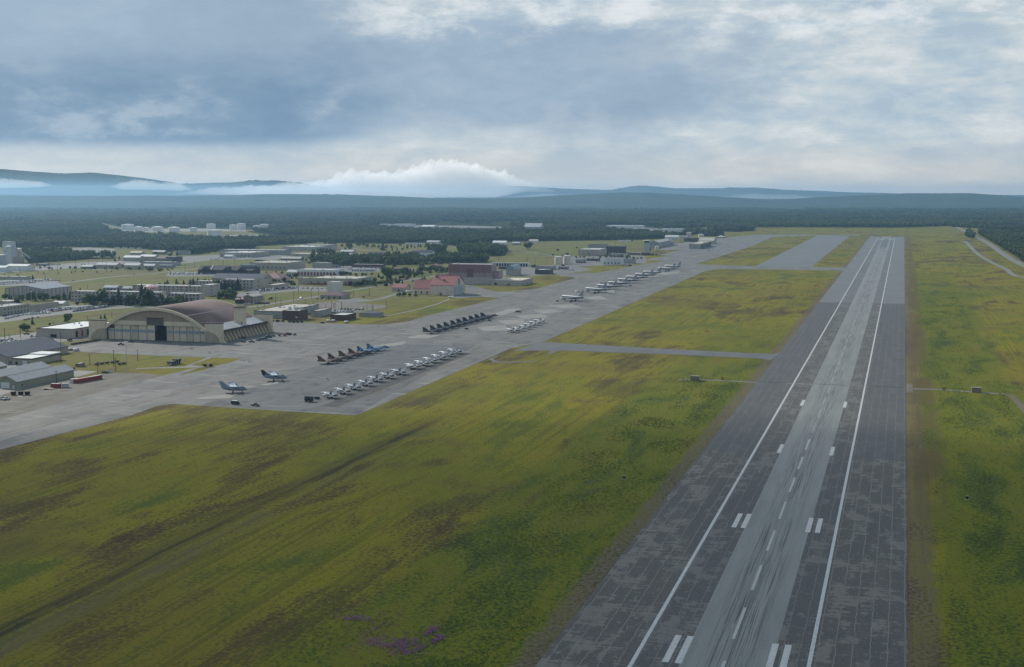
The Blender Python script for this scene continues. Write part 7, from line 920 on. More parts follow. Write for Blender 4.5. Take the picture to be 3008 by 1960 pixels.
# lean-to roofs, eaves, buttress fins and bay windows along both sides
BY0, BY1 = 4.2, hy1 - hy0 - 4.2
for sgn in (-1, 1):
    a = [(sgn * (hw - .6), BY0, 13.2), (sgn * (hw + 11.4), BY0, 9.4), (sgn * (hw + 11.4), BY1, 9.4), (sgn * (hw - .6), BY1, 13.2)]
    MB().extr(a, (0, 0, .4)).obj('side_roof', P('side_roof_grey', (.36, .37, .38), rough=.5, var=.25, sc=.15), hang)
    MB().box(*sorted((sgn * (hw + 11.0), sgn * (hw + 12.4))), BY0, BY1, 8.3, 9.9).obj('eave_gutter', TRIM, hang)
    MB().box(*sorted((sgn * (hw - .4), sgn * (hw + 7.2))), BY0, BY1, 0, 8.2).obj('side_wall', P('side_wall_brown', (.20, .165, .135), streak=True), hang)
    MB().box(*sorted((sgn * (hw + 7.3), sgn * (hw + 9.4))), BY0, BY1, 6.9, 8.2).obj('side_beam', TANH, hang)
    nb = 14; st_ = (BY1 - BY0) / nb
    for i in range(nb + 1):
        y = BY0 + i * st_
        MB().extr([(sgn * (hw + 7.25), y, 0), (sgn * (hw + 15.2), y, 0), (sgn * (hw + 10.6), y, 8.2), (sgn * (hw + 7.25), y, 8.2)], (0, 1.0, 0)).obj('buttress', TANH, hang)
        if i < nb and i != 3: 
            bxs = sorted((sgn * (hw + 7.22), sgn * (hw + 7.6))); MB().box(*bxs, y + 2.0, y + st_ - 1.2, 4.3, 6.6).obj('window', GLASS, hang)
# control cab rising from the side roof
tx0, tx1, ty0, ty1 = -557.4 - hc, -549.6 - hc, 1073.2 - hy0, 1080.8 - hy0
tw = MB().box(tx0, tx1, ty0, ty1, 8.0, 25.4).obj('tower_shaft', TANH2, hang)
tcx, tcy = (tx0 + tx1) / 2, (ty0 + ty1) / 2
MB().box(tx0 - .9, tx1 + .9, ty0 - .9, ty1 + .9, 25.42, 25.9).obj('gallery', TRIM, tw)
gr = MB()
for i in range(9):
    for sx_, sy_ in ((tx0 - .8 + i * (tx1 - tx0 + 1.6) / 8, ty0 - .8), (tx1 + .8, ty0 - .8 + i * (ty1 - ty0 + 1.6) / 8)): gr.box(sx_ - .04, sx_ + .04, sy_ - .04, sy_ + .04, 25.9, 26.9)
gr.box(tx0 - .85, tx1 + .85, ty0 - .86, ty0 - .78, 26.85, 26.95); gr.box(tx1 + .78, tx1 + .86, ty0 - .85, ty1 + .85, 26.85, 26.95)
gr.obj('railing', STEEL, tw)
MB().cyl(tcx, tcy, 25.92, 28.6, 3.6, 3.6, 8).obj('cab_base', TANH2, tw)
MB().cyl(tcx, tcy, 28.62, 31.6, 3.7, 4.3, 8).obj('cab_glass', P('cab_glass', (.05, .10, .11), rough=.08, spec=.8), tw)
mu = MB()
for i in range(8):
    t = i * math.pi / 4; mu.tube((tcx + 3.75 * math.cos(t), tcy + 3.75 * math.sin(t), 28.6), (tcx + 4.36 * math.cos(t), tcy + 4.36 * math.sin(t), 31.6), .12, n=4)
mu.obj('cab_mullion', TRIM, tw)
MB().cyl(tcx, tcy, 31.62, 32.2, 4.7, 4.5, 8).obj('cab_roof', TRIM, tw)
def checker_mat():
    m, k, p = principled('red_white_checker')
    c = k.new('ShaderNodeTexCoord').outputs['Object']
    ck = k.new('ShaderNodeTexChecker', {'Vector': c, 'Color1': (.42, .035, .03), 'Color2': (.72, .70, .68), 'Scale': .55})
    k.put(p.inputs['Base Color'], ck.outputs[0]); return m
CHK = checker_mat()
MB().cyl(0, 0, 0, 1.1, 4.2, 3.8, 8).obj('checkered_band', CHK, tw, (tcx, tcy, 32.22))
MB().cyl(tcx, tcy, 33.34, 34.2, 1.1, 1.0, 10).obj('beacon', TRIM, tw)
MB().tube((tcx + 2.8, tcy, 33.3), (tcx + 2.8, tcy, 36.6), .09, n=5).obj('aerial', STEEL, tw)
MB().box(tx1 - 1.0, tx1 - .1, ty0 - .1, ty0 - .02, 11, 13).obj('door', DARK, tw)

# striped dome by the dormitories
o = thing('checkered_dome', 'red and white checkered round roof poking up between the dormitory rows', 'dome', (-862, 1450, 0))
MB().cyl(0, 0, 0, 11, 9, 9, 16).obj('drum', WALL['dorm'], o)
MB().cyl(0, 0, 11.02, 13.6, 9.2, 8.8, 16).obj('checkered_band', CHK, o); MB().cyl(0, 0, 13.62, 16, 8.8, 2.0, 16).obj('dome_roof', CHK, o)
# far control tower
o = thing('control_tower', 'slim grey control tower beside the far cargo shed', 'tower', (-496, 2732, 0))
MB().box(-5.2, 5.2, -5.2, 5.2, 0, 24).obj('shaft', P('tower_grey', (.40, .41, .41), streak=True), o); MB().box(-6, 6, -6, 6, 24.02, 25).obj('gallery', GREYBOX, o)
MB().cyl(0, 0, 25.02, 29, 5.6, 6.4, 8).obj('cab_glass', P('cab_glass', (.05, .10, .11)), o); MB().cyl(0, 0, 29.02, 30, 6.8, 6.4, 8).obj('cab_roof', WHITE, o)
MB().tube((0, 0, 30), (0, 0, 36), .15, n=5).obj('aerial', STEEL, o); MB().box(-8, 9, -9, -5.4, 0, 4.5).obj('base_block', WALL['brick'], o)

# ------------------------------------------------------------------ aircraft
def plane_mat(name, col, camo=None, rough=.5):
    if name in MAT: return MAT[name]
    m, k, p = principled(name)
    c = k.new('ShaderNodeTexCoord').outputs['Object']
    n = k.noise(c, .28, 2, .4, .6); n2 = k.noise(c, 2.5, 4, .6)
    if camo: base = k.ramp(n, [(.44, col), (.47, camo[0]), (.56, camo[0]), (.59, camo[1])])
    else: base = k.ramp(n, [(.3, tuple(x * .9 for x in col)), (.7, tuple(x * 1.1 for x in col))])
    base = k.mix(k.m('MULTIPLY', k.smooth(n2, .5, .7), .18), base, (.08, .08, .08))
    k.put(p.inputs['Base Color'], base); p.inputs['Roughness'].default_value = rough; p.inputs['Specular IOR Level'].default_value = .4
    MAT[name] = m; return m
CAN = P('canopy_glass', (.03, .035, .04), rough=.06, spec=.9, var=.1)
NOZ = P('burnt_nozzle', (.07, .065, .06), rough=.4, metal=.6)
def gear(o, pts, m=STEEL):
    for i, (x, y, z, wr) in enumerate(pts):
        b = MB().tube((x, y, wr), (x * .98, y * .92, z), .10 + wr * .1, n=6).obj('gear_leg', m, o)
        q = MB()
        for d in ((-.16, .16) if wr < .5 else (-.35, .35)): q.tube((x, y + d - .12, wr), (x, y + d + .12, wr), wr, n=12)
        q.obj('wheel', RUBBER, b)
def fighter(m, o, kind):
    light = kind in ('navy', 'small')
    k = 17.0 / 19.4 if light else 1.0
    b = MB()
    b.body([(9.7 * k, .04, .04, 2.05), (9.0 * k, .28, .26, 2.08), (8.0 * k, .5, .5, 2.15), (6.4 * k, .72, .78, 2.25), (4.6 * k, .85, .95, 2.4), (2.8 * k, 1.15, .95, 2.35), (1.5 * k, 1.6, .85, 2.2), (-2 * k, 1.85, .8, 2.15), (-5.5 * k, 1.75, .72, 2.15), (-7.8 * k, 1.5, .62, 2.15), (-8.6 * k, 1.2, .5, 2.15)], 14, 2.6).obj('fuselage', m, o)
    smooth(MB().body([(7.3 * k, .1, .08, 2.85), (6.6 * k, .42, .45, 2.95), (5.6 * k, .5, .72, 3.0), (4.4 * k, .48, .62, 3.0), (3.2 * k, .25, .25, 3.05)], 12).obj('canopy', CAN, o))
    sp = 6.5 if not light else 5.7
    for s in (-1, 1):
        MB().hexa([(3.6 * k, s * 1.0, 1.45), (3.0 * k, s * 1.9, 1.45), (-1 * k, s * 1.9, 1.4), (-1 * k, s * 1.0, 1.4)], [(4.3 * k, s * 1.0, 2.75), (3.9 * k, s * 1.85, 2.75), (-1 * k, s * 1.9, 2.8), (-1 * k, s * 1.0, 2.8)]).obj('intake', m, o)
        if light:
            MB().wing((5.2 * k, s * .7, 2.6), (1.5 * k, s * .7, 2.6), (1.6 * k, s * 1.9, 2.55), (1.4 * k, s * 1.9, 2.55), .15, .1).obj('leading_edge_extension', m, o)
            MB().wing((1.7 * k, s * 1.7, 2.5), (-3.3 * k, s * 1.7, 2.5), (-1.2 * k, s * sp, 2.4), (-3.4 * k, s * sp, 2.4), .28, .1).obj('wing', m, o)
            MB().wing((-3.2 * k, s * 1.3, 2.75), (-6.6 * k, s * 1.3, 2.75), (-6.4 * k, s * 2.2, 5.0), (-8.0 * k, s * 2.2, 5.0), .22, .1).obj('tail_fin', m, o)
        else:
            MB().wing((2.8, s * 1.7, 2.55), (-4.6, s * 1.7, 2.5), (-2.8, s * sp, 2.4), (-4.9, s * sp, 2.4), .34, .1).obj('wing', m, o)
            MB().wing((-4.6, s * 1.75, 2.7), (-8.6, s * 1.75, 2.6), (-8.0, s * 1.85, 5.7), (-9.6, s * 1.85, 5.7), .24, .1).obj('tail_fin', m, o)
        MB().wing((-5.9 * k, s * 1.6, 2.1), (-9.0 * k, s * 1.6, 2.05), (-8.6 * k, s * 4.2 * k, 2.0), (-10.2 * k, s * 4.2 * k, 2.0), .2, .08).obj('tailplane', m, o)
        MB().tube((-8.2 * k, s * .75, 2.15), (-9.7 * k, s * .75, 2.15), .62, .45, 12).obj('engine_nozzle', NOZ, o)
    gear(o, [(5.2 * k, 0, 1.6, .32), (-1.4 * k, 1.5, 1.6, .42), (-1.4 * k, -1.5, 1.6, .42)])
def tanker(m, o):
    smooth(MB().body([(20.2, .1, .1, 3.8), (19.6, .75, .7, 3.85), (18.4, 1.3, 1.35, 4.0), (16.4, 1.75, 1.95, 4.2), (13, 1.88, 2.15, 4.3), (-5, 1.88, 2.15, 4.3), (-11, 1.6, 1.75, 4.6), (-16, 1.0, 1.1, 5.1), (-20, .4, .45, 5.5), (-20.8, .1, .1, 5.6)], 18).obj('fuselage', m, o))
    MB().hexa([(18.3, -1.0, 4.7), (18.3, 1.0, 4.7), (17.2, 1.3, 4.9), (17.2, -1.3, 4.9)], [(17.6, -.9, 5.35), (17.6, .9, 5.35), (16.8, 1.1, 5.6), (16.8, -1.1, 5.6)]).obj('cockpit_glass', CAN, o)
    for s in (-1, 1):
        MB().wing((6.8, s * 1.7, 3.3), (-3.6, s * 1.7, 3.2), (-8.0, s * 19.9, 5.0), (-10.9, s * 19.9, 5.0), 1.1, .25).obj('wing', m, o)
        for (x, y, z) in ((4.6, 8.2, 2.5), (.2, 14.2, 3.2)):
            e = MB().body([(x + 3.0, 1.05, 1.05, z), (x + 1.5, 1.15, 1.15, z), (x - .8, 1.0, 1.0, z), (x - 2.2, .6, .6, z)], 14); e.v = [(a, b + s * y, c) for a, b, c in e.v]; e.obj('engine', m, o)
            q = MB().tube((x + 3.02, s * y, z), (x + 2.9, s * y, z), .85, n=14); q.obj('intake_face', DARK, o)
            MB().wing((x + 1, s * y, z + 1.0), (x - 2.5, s * y, z + 1.0), (x - .5, s * y, z + 1.6), (x - 3.5, s * y, z + 1.6), .3, .3).obj('pylon', m, o)
        MB().wing((-15.2, s * .8, 5.5), (-19.0, s * .8, 5.5), (-18.8, s * 6.1, 6.0), (-20.6, s * 6.1, 6.0), .45, .15).obj('tailplane', m, o)
    MB().wing((-11.8, 0, 6.2), (-18.6, 0, 5.9), (-18.2, 0, 12.7), (-21.4, 0, 12.7), .55, .2).obj('tail_fin', m, o)
    MB().tube((-14.5, 0, 4.0), (-20.5, 0, 3.8), .28, .2, 8).obj('refuelling_boom', m, o)
    gear(o, [(13.6, 0, 2.8, .5), (-1.5, 3.2, 3.0, .62), (-1.5, -3.2, 3.0, .62), (-3.0, 3.2, 3.0, .62), (-3.0, -3.2, 3.0, .62)])
def twin_jet(m, finm, o):
    smooth(MB().body([(8.2, .12, .12, 1.95), (7.6, .6, .55, 2.0), (6.6, .95, 1.0, 2.15), (5.2, 1.1, 1.35, 2.45), (2, 1.15, 1.4, 2.5), (-3, 1.1, 1.3, 2.6), (-6.5, .7, .85, 2.95), (-8.0, .3, .4, 3.2)], 16, 2.6).obj('fuselage', m, o))
    MB().body([(6.8, .75, .1, 2.9), (6.2, .88, .38, 3.1), (5.2, .9, .55, 3.3), (4.4, .8, .2, 3.6)], 12, 3).obj('windscreen', CAN, o)
    MB().wing((2.4, -4.4, 3.85), (-1.6, -4.4, 3.85), (2.4, 4.4, 3.85), (-1.6, 4.4, 3.85), .5, .5).obj('wing', m, o)
    WP = P('folded_wing_white', (.66, .69, .72), var=.08)
    MB().extr([(2.2, -4.6, 4.1), (-1.9, -4.6, 4.1), (-3.0, .2, 5.6), (-.4, .8, 5.7)], (0, .1, .3)).obj('folded_wing_panel', WP, o)
    MB().extr([(2.0, 4.6, 4.1), (-2.1, 4.6, 4.1), (-4.2, .4, 6.3), (-1.6, -.2, 6.5)], (0, -.1, .3)).obj('folded_wing_panel', WP, o)
    for s in (-1, 1):
        e = MB().body([(2.6, .72, .72, 2.4), (1.6, .8, .8, 2.4), (-.6, .68, .68, 2.4), (-1.8, .4, .4, 2.4)], 14); e.v = [(a, b + s * 2.6, c) for a, b, c in e.v]; e.obj('engine', m, o)
        MB().tube((2.62, s * 2.6, 2.4), (2.5, s * 2.6, 2.4), .58, n=14).obj('intake_face', DARK, o)
        MB().wing((-5.2, s * .5, 3.1), (-7.6, s * .5, 3.1), (-7.2, s * 4.0, 3.2), (-8.4, s * 4.0, 3.2), .25, .1).obj('tailplane', m, o)
    MB().wing((-2.9, 0, 3.6), (-7.9, 0, 3.3), (-7.4, 0, 7.2), (-9.4, 0, 7.2), .4, .15).obj('tail_fin', finm, o)
    gear(o, [(4.9, 0, 1.4, .33), (-.9, 1.5, 1.5, .45), (-.9, -1.5, 1.5, .45)])
ORD = ['first', 'second', 'third', 'fourth', 'fifth', 'sixth', 'seventh', 'eighth', 'ninth', 'tenth']
PM = dict(dark=plane_mat('dark_gunship_grey', (.052, .056, .066)), brown=plane_mat('brown_desert_camouflage', (.155, .105, .085), ((.085, .05, .045), (.20, .145, .11))),
          blue=plane_mat('blue_camouflage', (.10, .22, .38), ((.04, .10, .22), (.26, .40, .52))), navy=plane_mat('pale_blue_grey', (.235, .262, .29)),
          light=plane_mat('light_ghost_grey', (.32, .34, .36)), small=plane_mat('mid_ghost_grey', (.30, .32, .34)), tanker=plane_mat('tanker_grey', (.165, .19, .215)), twin=plane_mat('patrol_grey', (.20, .245, .30)))
PL = dict(dark=('dark grey twin tailed fighter, %s from the near end of dark row', 'fighter jet', 'dark fighters in one row', 'dark_fighter'), brown=('brown camouflaged fighter, %s from the near end of its row', 'fighter jet', 'brown camouflaged fighters', 'camouflaged_fighter'),
          blue=('blue camouflaged fighter, %s beyond the brown ones', 'fighter jet', 'blue camouflaged fighters', 'camouflaged_fighter'), navy=('pale grey naval jet, %s from the near end of the front row', 'fighter jet', 'grey naval jets in the front row', 'naval_jet'),
          light=('light grey twin tailed fighter, %s beyond the naval jets', 'fighter jet', 'light grey fighters beyond the naval jets', 'light_fighter'), small=('small pale jet facing the dark row, %s from the near end', 'fighter jet', 'small pale jets facing the dark row', 'small_jet'),
          tanker=('four engined grey tanker jet, %s from the near end of the tanker row', 'airliner', 'tanker jets in a row', 'tanker_jet'), twin=('', 'patrol jet', 'grey patrol jets with folded wings', 'patrol_jet'))
PROTO = {}
def clone(root, loc, rz):
    r = root.copy(); COL.objects.link(r); r.location = loc; r.rotation_euler = (0, 0, rz)
    for ch in list(root.children):
        c = ch.copy(); COL.objects.link(c); c.parent = r
        for g in list(ch.children):
            d = g.copy(); COL.objects.link(d); d.parent = c
    return r
for kind, x, y, hd, i, n in PLANE:
    lab, cat, grp, nm = PL[kind]
    key = kind + str(i) if kind == 'twin' else kind
    hdj = R(hd) + random.uniform(-.03, .03)
    if key in PROTO: o = clone(PROTO[key], (x, y, .09), hdj)
    else:
        o = thing(nm, '', cat, (x, y, .09), hdj); PROTO[key] = o
        if kind == 'tanker': tanker(PM[kind], o)
        elif kind == 'twin': twin_jet(PM[kind], PM[kind] if i == 0 else plane_mat('black_patterned_fin', (.018, .02, .025), ((.018, .02, .025), (.16, .19, .22))), o)
        else: fighter(PM[kind], o, kind)
    tag(o, lab % ORD[i] if '%s' in lab else ['big grey patrol jet with plain grey fin nearest the grass corner', 'big grey patrol jet with a black patterned fin'][i], cat, grp)

# ------------------------------------------------------------------ vehicles
CARCOL = dict(w=('white', (.74, .74, .73)), s=('silver', (.42, .44, .46)), g=('grey', (.17, .18, .19)), d=('dark', (.025, .027, .032)), b=('blue', (.045, .08, .17)), r=('red', (.24, .035, .03)), k=('black', (.022, .026, .026)), o=('olive grey', (.12, .13, .105)))
def cpaint(c): return mat('car_paint_' + CARCOL[c][0].replace(' ', '_'), CARCOL[c][1], rough=.27, var=.06, spec=.7, metal=.25 if c in 'wsg' else .2)
CGL = P('car_glass', (.025, .03, .035), rough=.16, spec=1.0, var=.1)
VC = {}
def veh_mesh(kind, c):
    """body shell, glass and wheels of one kind of vehicle in one paint"""
    if (kind, c) in VC: return VC[(kind, c)]
    m = cpaint(c); b = MB(); g = MB(); w_ = MB(); t = None
    def hull(prof, hw): b.extr([(x, -hw, z) for x, z in prof], (0, 2 * hw, 0))
    wx = (1.35, -1.35); wr = .33; ww = .82
    if kind == 'c':
        hull([(2.2, .35), (2.2, .72), (1.9, .85), (.95, .95), (-1.5, .98), (-2.2, .95), (-2.25, .4)], .88)
        b.hexa([(.15, -.72, 1.42), (.15, .72, 1.42), (-1.25, .72, 1.42), (-1.25, -.72, 1.42)], [(.05, -.68, 1.5), (.05, .68, 1.5), (-1.1, .68, 1.5), (-1.1, -.68, 1.5)])
        g.hexa([(1.0, -.80, .96), (1.0, .80, .96), (-1.95, .80, .99), (-1.95, -.80, .99)], [(.2, -.70, 1.415), (.2, .70, 1.415), (-1.3, .70, 1.415), (-1.3, -.70, 1.415)])
    elif kind == 'p':
        hull([(2.7, .5), (2.7, .95), (1.3, 1.12), (.9, 1.15), (-2.7, 1.15), (-2.7, .55)], .95)
        b.box(-.85, .35, -.8, .8, 1.72, 1.84)
        g.hexa([(1.0, -.86, 1.16), (1.0, .86, 1.16), (-1.05, .86, 1.16), (-1.05, -.86, 1.16)], [(.4, -.78, 1.715), (.4, .78, 1.715), (-.9, .78, 1.715), (-.9, -.78, 1.715)])
        wx = (1.75, -1.7); wr = .4; ww = .88; t = MB().box(-2.62, -1.2, -.8, .8, 1.152, 1.2)
    elif kind in ('v', 'van2'):
        hull([(2.6, .45), (2.6, 1.05), (2.0, 1.2), (1.5, 2.1), (-2.6, 2.2), (-2.6, .5)], .98)
        g.extr([(2.02, -.99, 1.25), (1.58, -.99, 2.0), (.7, -.99, 2.0), (.7, -.99, 1.25)], (0, 1.98, 0)); wx = (1.7, -1.7); wr = .38; ww = .9
        g.extr([(-2.2, -.995, 1.3), (-2.2, -.995, 1.85), (.3, -.995, 1.85), (.3, -.995, 1.3)], (0, 1.99, 0)) if kind == 'van2' else None
        if kind == 'van2': t = MB().box(-2.5, 1.3, -.95, .95, 2.205, 2.3)
    elif kind == 'f':
        hull([(3.6, .6), (3.6, 1.3), (3.2, 2.2), (1.9, 2.3), (1.9, .7)], 1.1); b.box(-3.8, 1.8, -1.15, 1.15, .95, 1.2); b.box(-3.8, -1.0, -1.1, 1.1, 1.22, 1.9)
        g.hexa([(3.66, -.95, 1.4), (3.66, .95, 1.4), (2.3, 1.12, 1.4), (2.3, -1.12, 1.4)], [(3.34, -.9, 2.0), (3.34, .9, 2.0), (2.3, 1.12, 2.0), (2.3, -1.12, 2.0)]); wx = (2.6, -2.2); wr = .5; ww = 1.0
    elif kind == 'bus':
        hull([(5.6, .5), (5.7, 1.4), (5.4, 2.9), (-5.6, 2.95), (-5.6, .5)], 1.25); g.box(-5.2, 5.2, -1.27, 1.27, 1.6, 2.4); wx = (3.6, -3.4); wr = .5; ww = 1.15
    elif kind == 'tug':
        hull([(3.0, .4), (3.0, 1.1), (-3.2, 1.2), (-3.2, .4)], 1.1); b.box(-3.4, -3.1, -.2, .2, 1.2, 4.0); b.box(-1.2, .2, -.9, .9, 1.21, 2.2); b.box(1.2, 2.4, -.8, .8, 1.12, 1.8); g.box(-1.25, .25, -.92, .92, 1.6, 2.05); wx = (2.1, -2.1); wr = .45; ww = 1.0
    elif kind == 'gen':
        hull([(2.4, .6), (2.4, 3.0), (1.0, 3.3), (-2.2, 3.3), (-2.4, 3.0), (-2.4, .6)], 1.3); g.box(-1.6, -.4, -1.32, 1.32, 1.5, 2.6); g.box(.3, 1.8, -1.32, 1.32, 1.5, 2.6); wx = (1.6, -1.6); wr = .45; ww = 1.1
    else:
        hull([(1.5, .4), (1.5, 1.2), (1.0, 1.6), (-1.4, 1.6), (-1.5, .4)], .8); g.box(-.8, .4, -.82, .82, 1.0, 1.35); b.tube((1.5, 0, .5), (2.5, 0, .45), .06, n=4); wx = (1.0, -1.0); wr = .3; ww = .75
    for x in wx:
        for s in (-1, 1): w_.tube((x, s * ww - .11, wr), (x, s * ww + .11, wr), wr, n=10)
    gme = g.mesh('glass', CGL)
    for p_ in gme.polygons: p_.use_smooth = True
    bme = b.mesh('body', m)
    for p_ in bme.polygons: p_.use_smooth = kind in ('c', 'p', 'v')
    VC[(kind, c)] = (bme, gme, w_.mesh('wheels', RUBBER), t.mesh('bed', WALL['greyt'] if kind == 'p' else P('van_pale_roof', (.5, .5, .49))) if t else None)
    return VC[(kind, c)]
VN = dict(c=('parked_car', 'car', '%s car'), p=('pickup_truck', 'pickup truck', '%s pickup truck'), v=('van', 'van', '%s van'), van2=('panel_van', 'van', '%s panel van with a pale roof'), f=('service_truck', 'truck', '%s service truck'), bus=('bus', 'bus', '%s bus'), tug=('aircraft_tug', 'tug', '%s aircraft tug with an upright post'), gen=('generator_trailer', 'generator', '%s boxy generator trailer'), g=('service_cart', 'cart', '%s ground service cart'))
vr = random.Random(11)
NUM = ['first', 'second', 'third', 'fourth', 'fifth', 'sixth', 'seventh', 'eighth', 'ninth', 'tenth', 'eleventh', 'twelfth', 'thirteenth', 'fourteenth', 'fifteenth', 'sixteenth', 'seventeenth', 'eighteenth', 'nineteenth', 'twentieth']
def short(t, n):
    w_ = t.split(); return ' '.join(w_[:n])
def bearing(x, y): return math.atan2(x, y)
ROWNO = {}
for c_ in CARS:
    if len(c_[5]) > 1: ROWNO.setdefault((c_[0], c_[3]), []).append(sum(p[1] for p in c_[5]) / len(c_[5]))
SEEN_CAR = []
for kind, cols, hd, lab, grp, pts in CARS:
    for i, (x, y) in enumerate(pts):
        c = cols[0] if len(pts) == 1 else vr.choice(cols)
        nm, cat, fmt = VN[kind]
        bm_, gm_, wm_, tm_ = veh_mesh(kind, c)
        o = link(nm, bm_); o.location = (x + vr.uniform(-.25, .25), y + vr.uniform(-.5, .5), .07); o.rotation_euler = (0, 0, R(hd + vr.uniform(-4, 4)) + (math.pi if vr.random() < .4 and len(pts) > 1 else 0))
        if len(pts) == 1: tag(o, (fmt % CARCOL[c][0]) + ' ' + lab, cat)
        else:
            tag(o, '', cat, grp); rows = sorted(ROWNO[(kind, lab)]); me_ = sum(p[1] for p in pts) / len(pts)
            SEEN_CAR.append(((kind, lab, me_, c), bearing(x, y), o, (fmt % CARCOL[c][0]), (', row %s from front' % ['one', 'two', 'three', 'four', 'five', 'six', 'seven', 'eight', 'nine', 'ten', 'eleven', 'twelve'][rows.index(me_)]) if len(rows) > 1 else '', lab))
        link('window_glass', gm_, o)
        if y < 1450: link('wheels', wm_, o)
        if tm_: link('load_bed' if kind == 'p' else 'roof_panel', tm_, o)

by = {}
for q in SEEN_CAR: by.setdefault(q[0], []).append(q)
for q in by.values():
    q.sort(key=lambda t: t[1])
    for i, (k_, b_, o, f_, rw, lab) in enumerate(q):
        l2 = (' ' + lab).replace(' in the ', ' ').replace(' the ', ' ').strip()
        pre = ('only ' if len(q) == 1 else NUM[i] + ' ') + f_ + ('' if len(q) == 1 else ' from left') + rw + ', '
        o['label'] = pre + short(l2, 16 - len(pre.split()))

# ------------------------------------------------------------------ trees
def leaf_mat(name, dk, lt):
    m, k, p = principled(name)
    rnd = k.new('ShaderNodeObjectInfo').outputs['Random']
    c = k.new('ShaderNodeTexCoord').outputs['Object']
    n = k.noise(c, .8, 3, .6)
    f = k.m('ADD', k.m('ADD', k.m('MULTIPLY', rnd, .45), k.m('MULTIPLY', n, .3)), k.m('MULTIPLY', k.smooth(k.noise(k.scale(pos(k), (1, .5, 1)), .0045, 4, .6), .38, .62), .35))
    k.put(p.inputs['Base Color'], k.ramp(f, [(.2, dk), (.8, lt)]))
    p.inputs['Roughness'].default_value = .85; p.inputs['Specular IOR Level'].default_value = .15
    return m
SPR = leaf_mat('spruce_needles', (.020, .036, .026), (.050, .070, .038))
BIR = leaf_mat('birch_leaves', (.042, .066, .026), (.115, .138, .048))
PUR = leaf_mat('purple_leaves', (.045, .018, .02), (.085, .035, .03))
BARK = P('tree_bark', (.08, .065, .05))
def spruce_crown(seed, n=7, k=9, hgt=1.0):
    """unit-height spruce: drooping ragged whorls"""
    r = random.Random(seed); b = MB()
    for i in range(n):
        z0 = .07 + .86 * (i / n) ** .95; rad = .20 * (1 - (i / n) ** 1.15) + .015; top = min(1.0, z0 + .26)
        ph = r.random() * 6
        for j in range(k):
            a = ph + 2 * math.pi * j / k + r.uniform(-.2, .2); da = math.pi / k * r.uniform(.7, 1.15); q = rad * r.uniform(.65, 1.2); zz = z0 - r.uniform(0, .05)
            b.add([(q * math.cos(a - da), q * math.sin(a - da), zz), (q * 1.15 * math.cos(a), q * 1.15 * math.sin(a), zz - .03), (q * math.cos(a + da), q * math.sin(a + da), zz), (0, 0, top)], [(0, 1, 3), (1, 2, 3)])
    return b
def birch_crown(seed, n=210, leaf=.075):
    r = random.Random(seed); b = MB()
    lobes = [(r.uniform(-.14, .14), r.uniform(-.14, .14), r.uniform(.38, .82), r.uniform(.16, .27)) for _ in range(6)] + [(0, 0, .55, .27)]
    for i in range(n):
        cx_, cy_, cz, rr = r.choice(lobes)
        d = Vector((r.gauss(0, 1), r.gauss(0, 1), r.gauss(0, 1))).normalized(); rad = rr * r.uniform(.6, 1.03)
        p = Vector((cx_, cy_, cz)) + Vector((d.x * rad, d.y * rad, d.z * rad * 1.15))
        u = (d.orthogonal().normalized() + d * r.uniform(-.5, .5)).normalized(); v = d.cross(u); s = leaf * r.uniform(.6, 1.4)
        b.add([p - u * s - v * s * .6, p + u * s * .9 - v * s, p + u * s + v * s * .7, p - u * s * .6 + v * s], [(0, 1, 2, 3)])
    return b
CROWN = dict(s=[spruce_crown(i).mesh('crown', SPR) for i in range(4)], b=[birch_crown(i + 20).mesh('crown', BIR) for i in range(4)], r=[birch_crown(i + 40).mesh('crown', PUR) for i in range(2)])
TRK = dict(s=MB().cyl(0, 0, -.02, .9, .018, .004, 6).mesh('trunk', BARK), b=MB().cyl(0, 0, -.02, .34, .022, .015, 6).tube((0, 0, .3), (.09, .03, .62), .014, .005, 5).tube((0, 0, .3), (-.08, .06, .58), .013, .005, 5).tube((0, 0, .32), (.01, -.07, .7), .013, .005, 5).mesh('trunk', BARK))
PROTOTREE = {}
tr_ = random.Random(3)
for lab, grp, pts in TREE:
    order = {}
    for k in 'sbr': order[k] = sorted(bearing(p[0], p[1]) for p in pts if p[3] == k)
    for i, (x, y, h, k) in enumerate(pts):
        kn = {'s': 'spruce_tree', 'b': 'leafy_tree', 'r': 'purple_bush'}[k]
        l2 = lab
        if grp and k == 's' and 'spruce' not in lab: l2 = lab.replace('tree', 'conical spruce', 1)
        elif grp and k == 'b' and 'tree' in lab: l2 = lab.replace('tree', 'rounded leafy tree', 1)
        if len(order[k]) > 1: l2 = short(NUM[order[k].index(bearing(x, y))] + ' from left: ' + l2, 16)
        o = thing(kn, l2, 'bush' if ('bush' in lab or h < 3.6) else 'tree', (x, y, 0), tr_.uniform(0, 6.28), (grp + (' (spruce)' if k == 's' else '')) if grp else None)
        wd = h * tr_.uniform(1.0, 1.3) * (1.35 if k == 's' else (1.45 if h < 8 else 1.25)); o.scale = (wd, wd, h)
        c = link('crown', tr_.choice(CROWN[k]), o)
        link('trunk', TRK['s' if k == 's' else 'b'], o)
        PROTOTREE.setdefault(k, []).append(c)

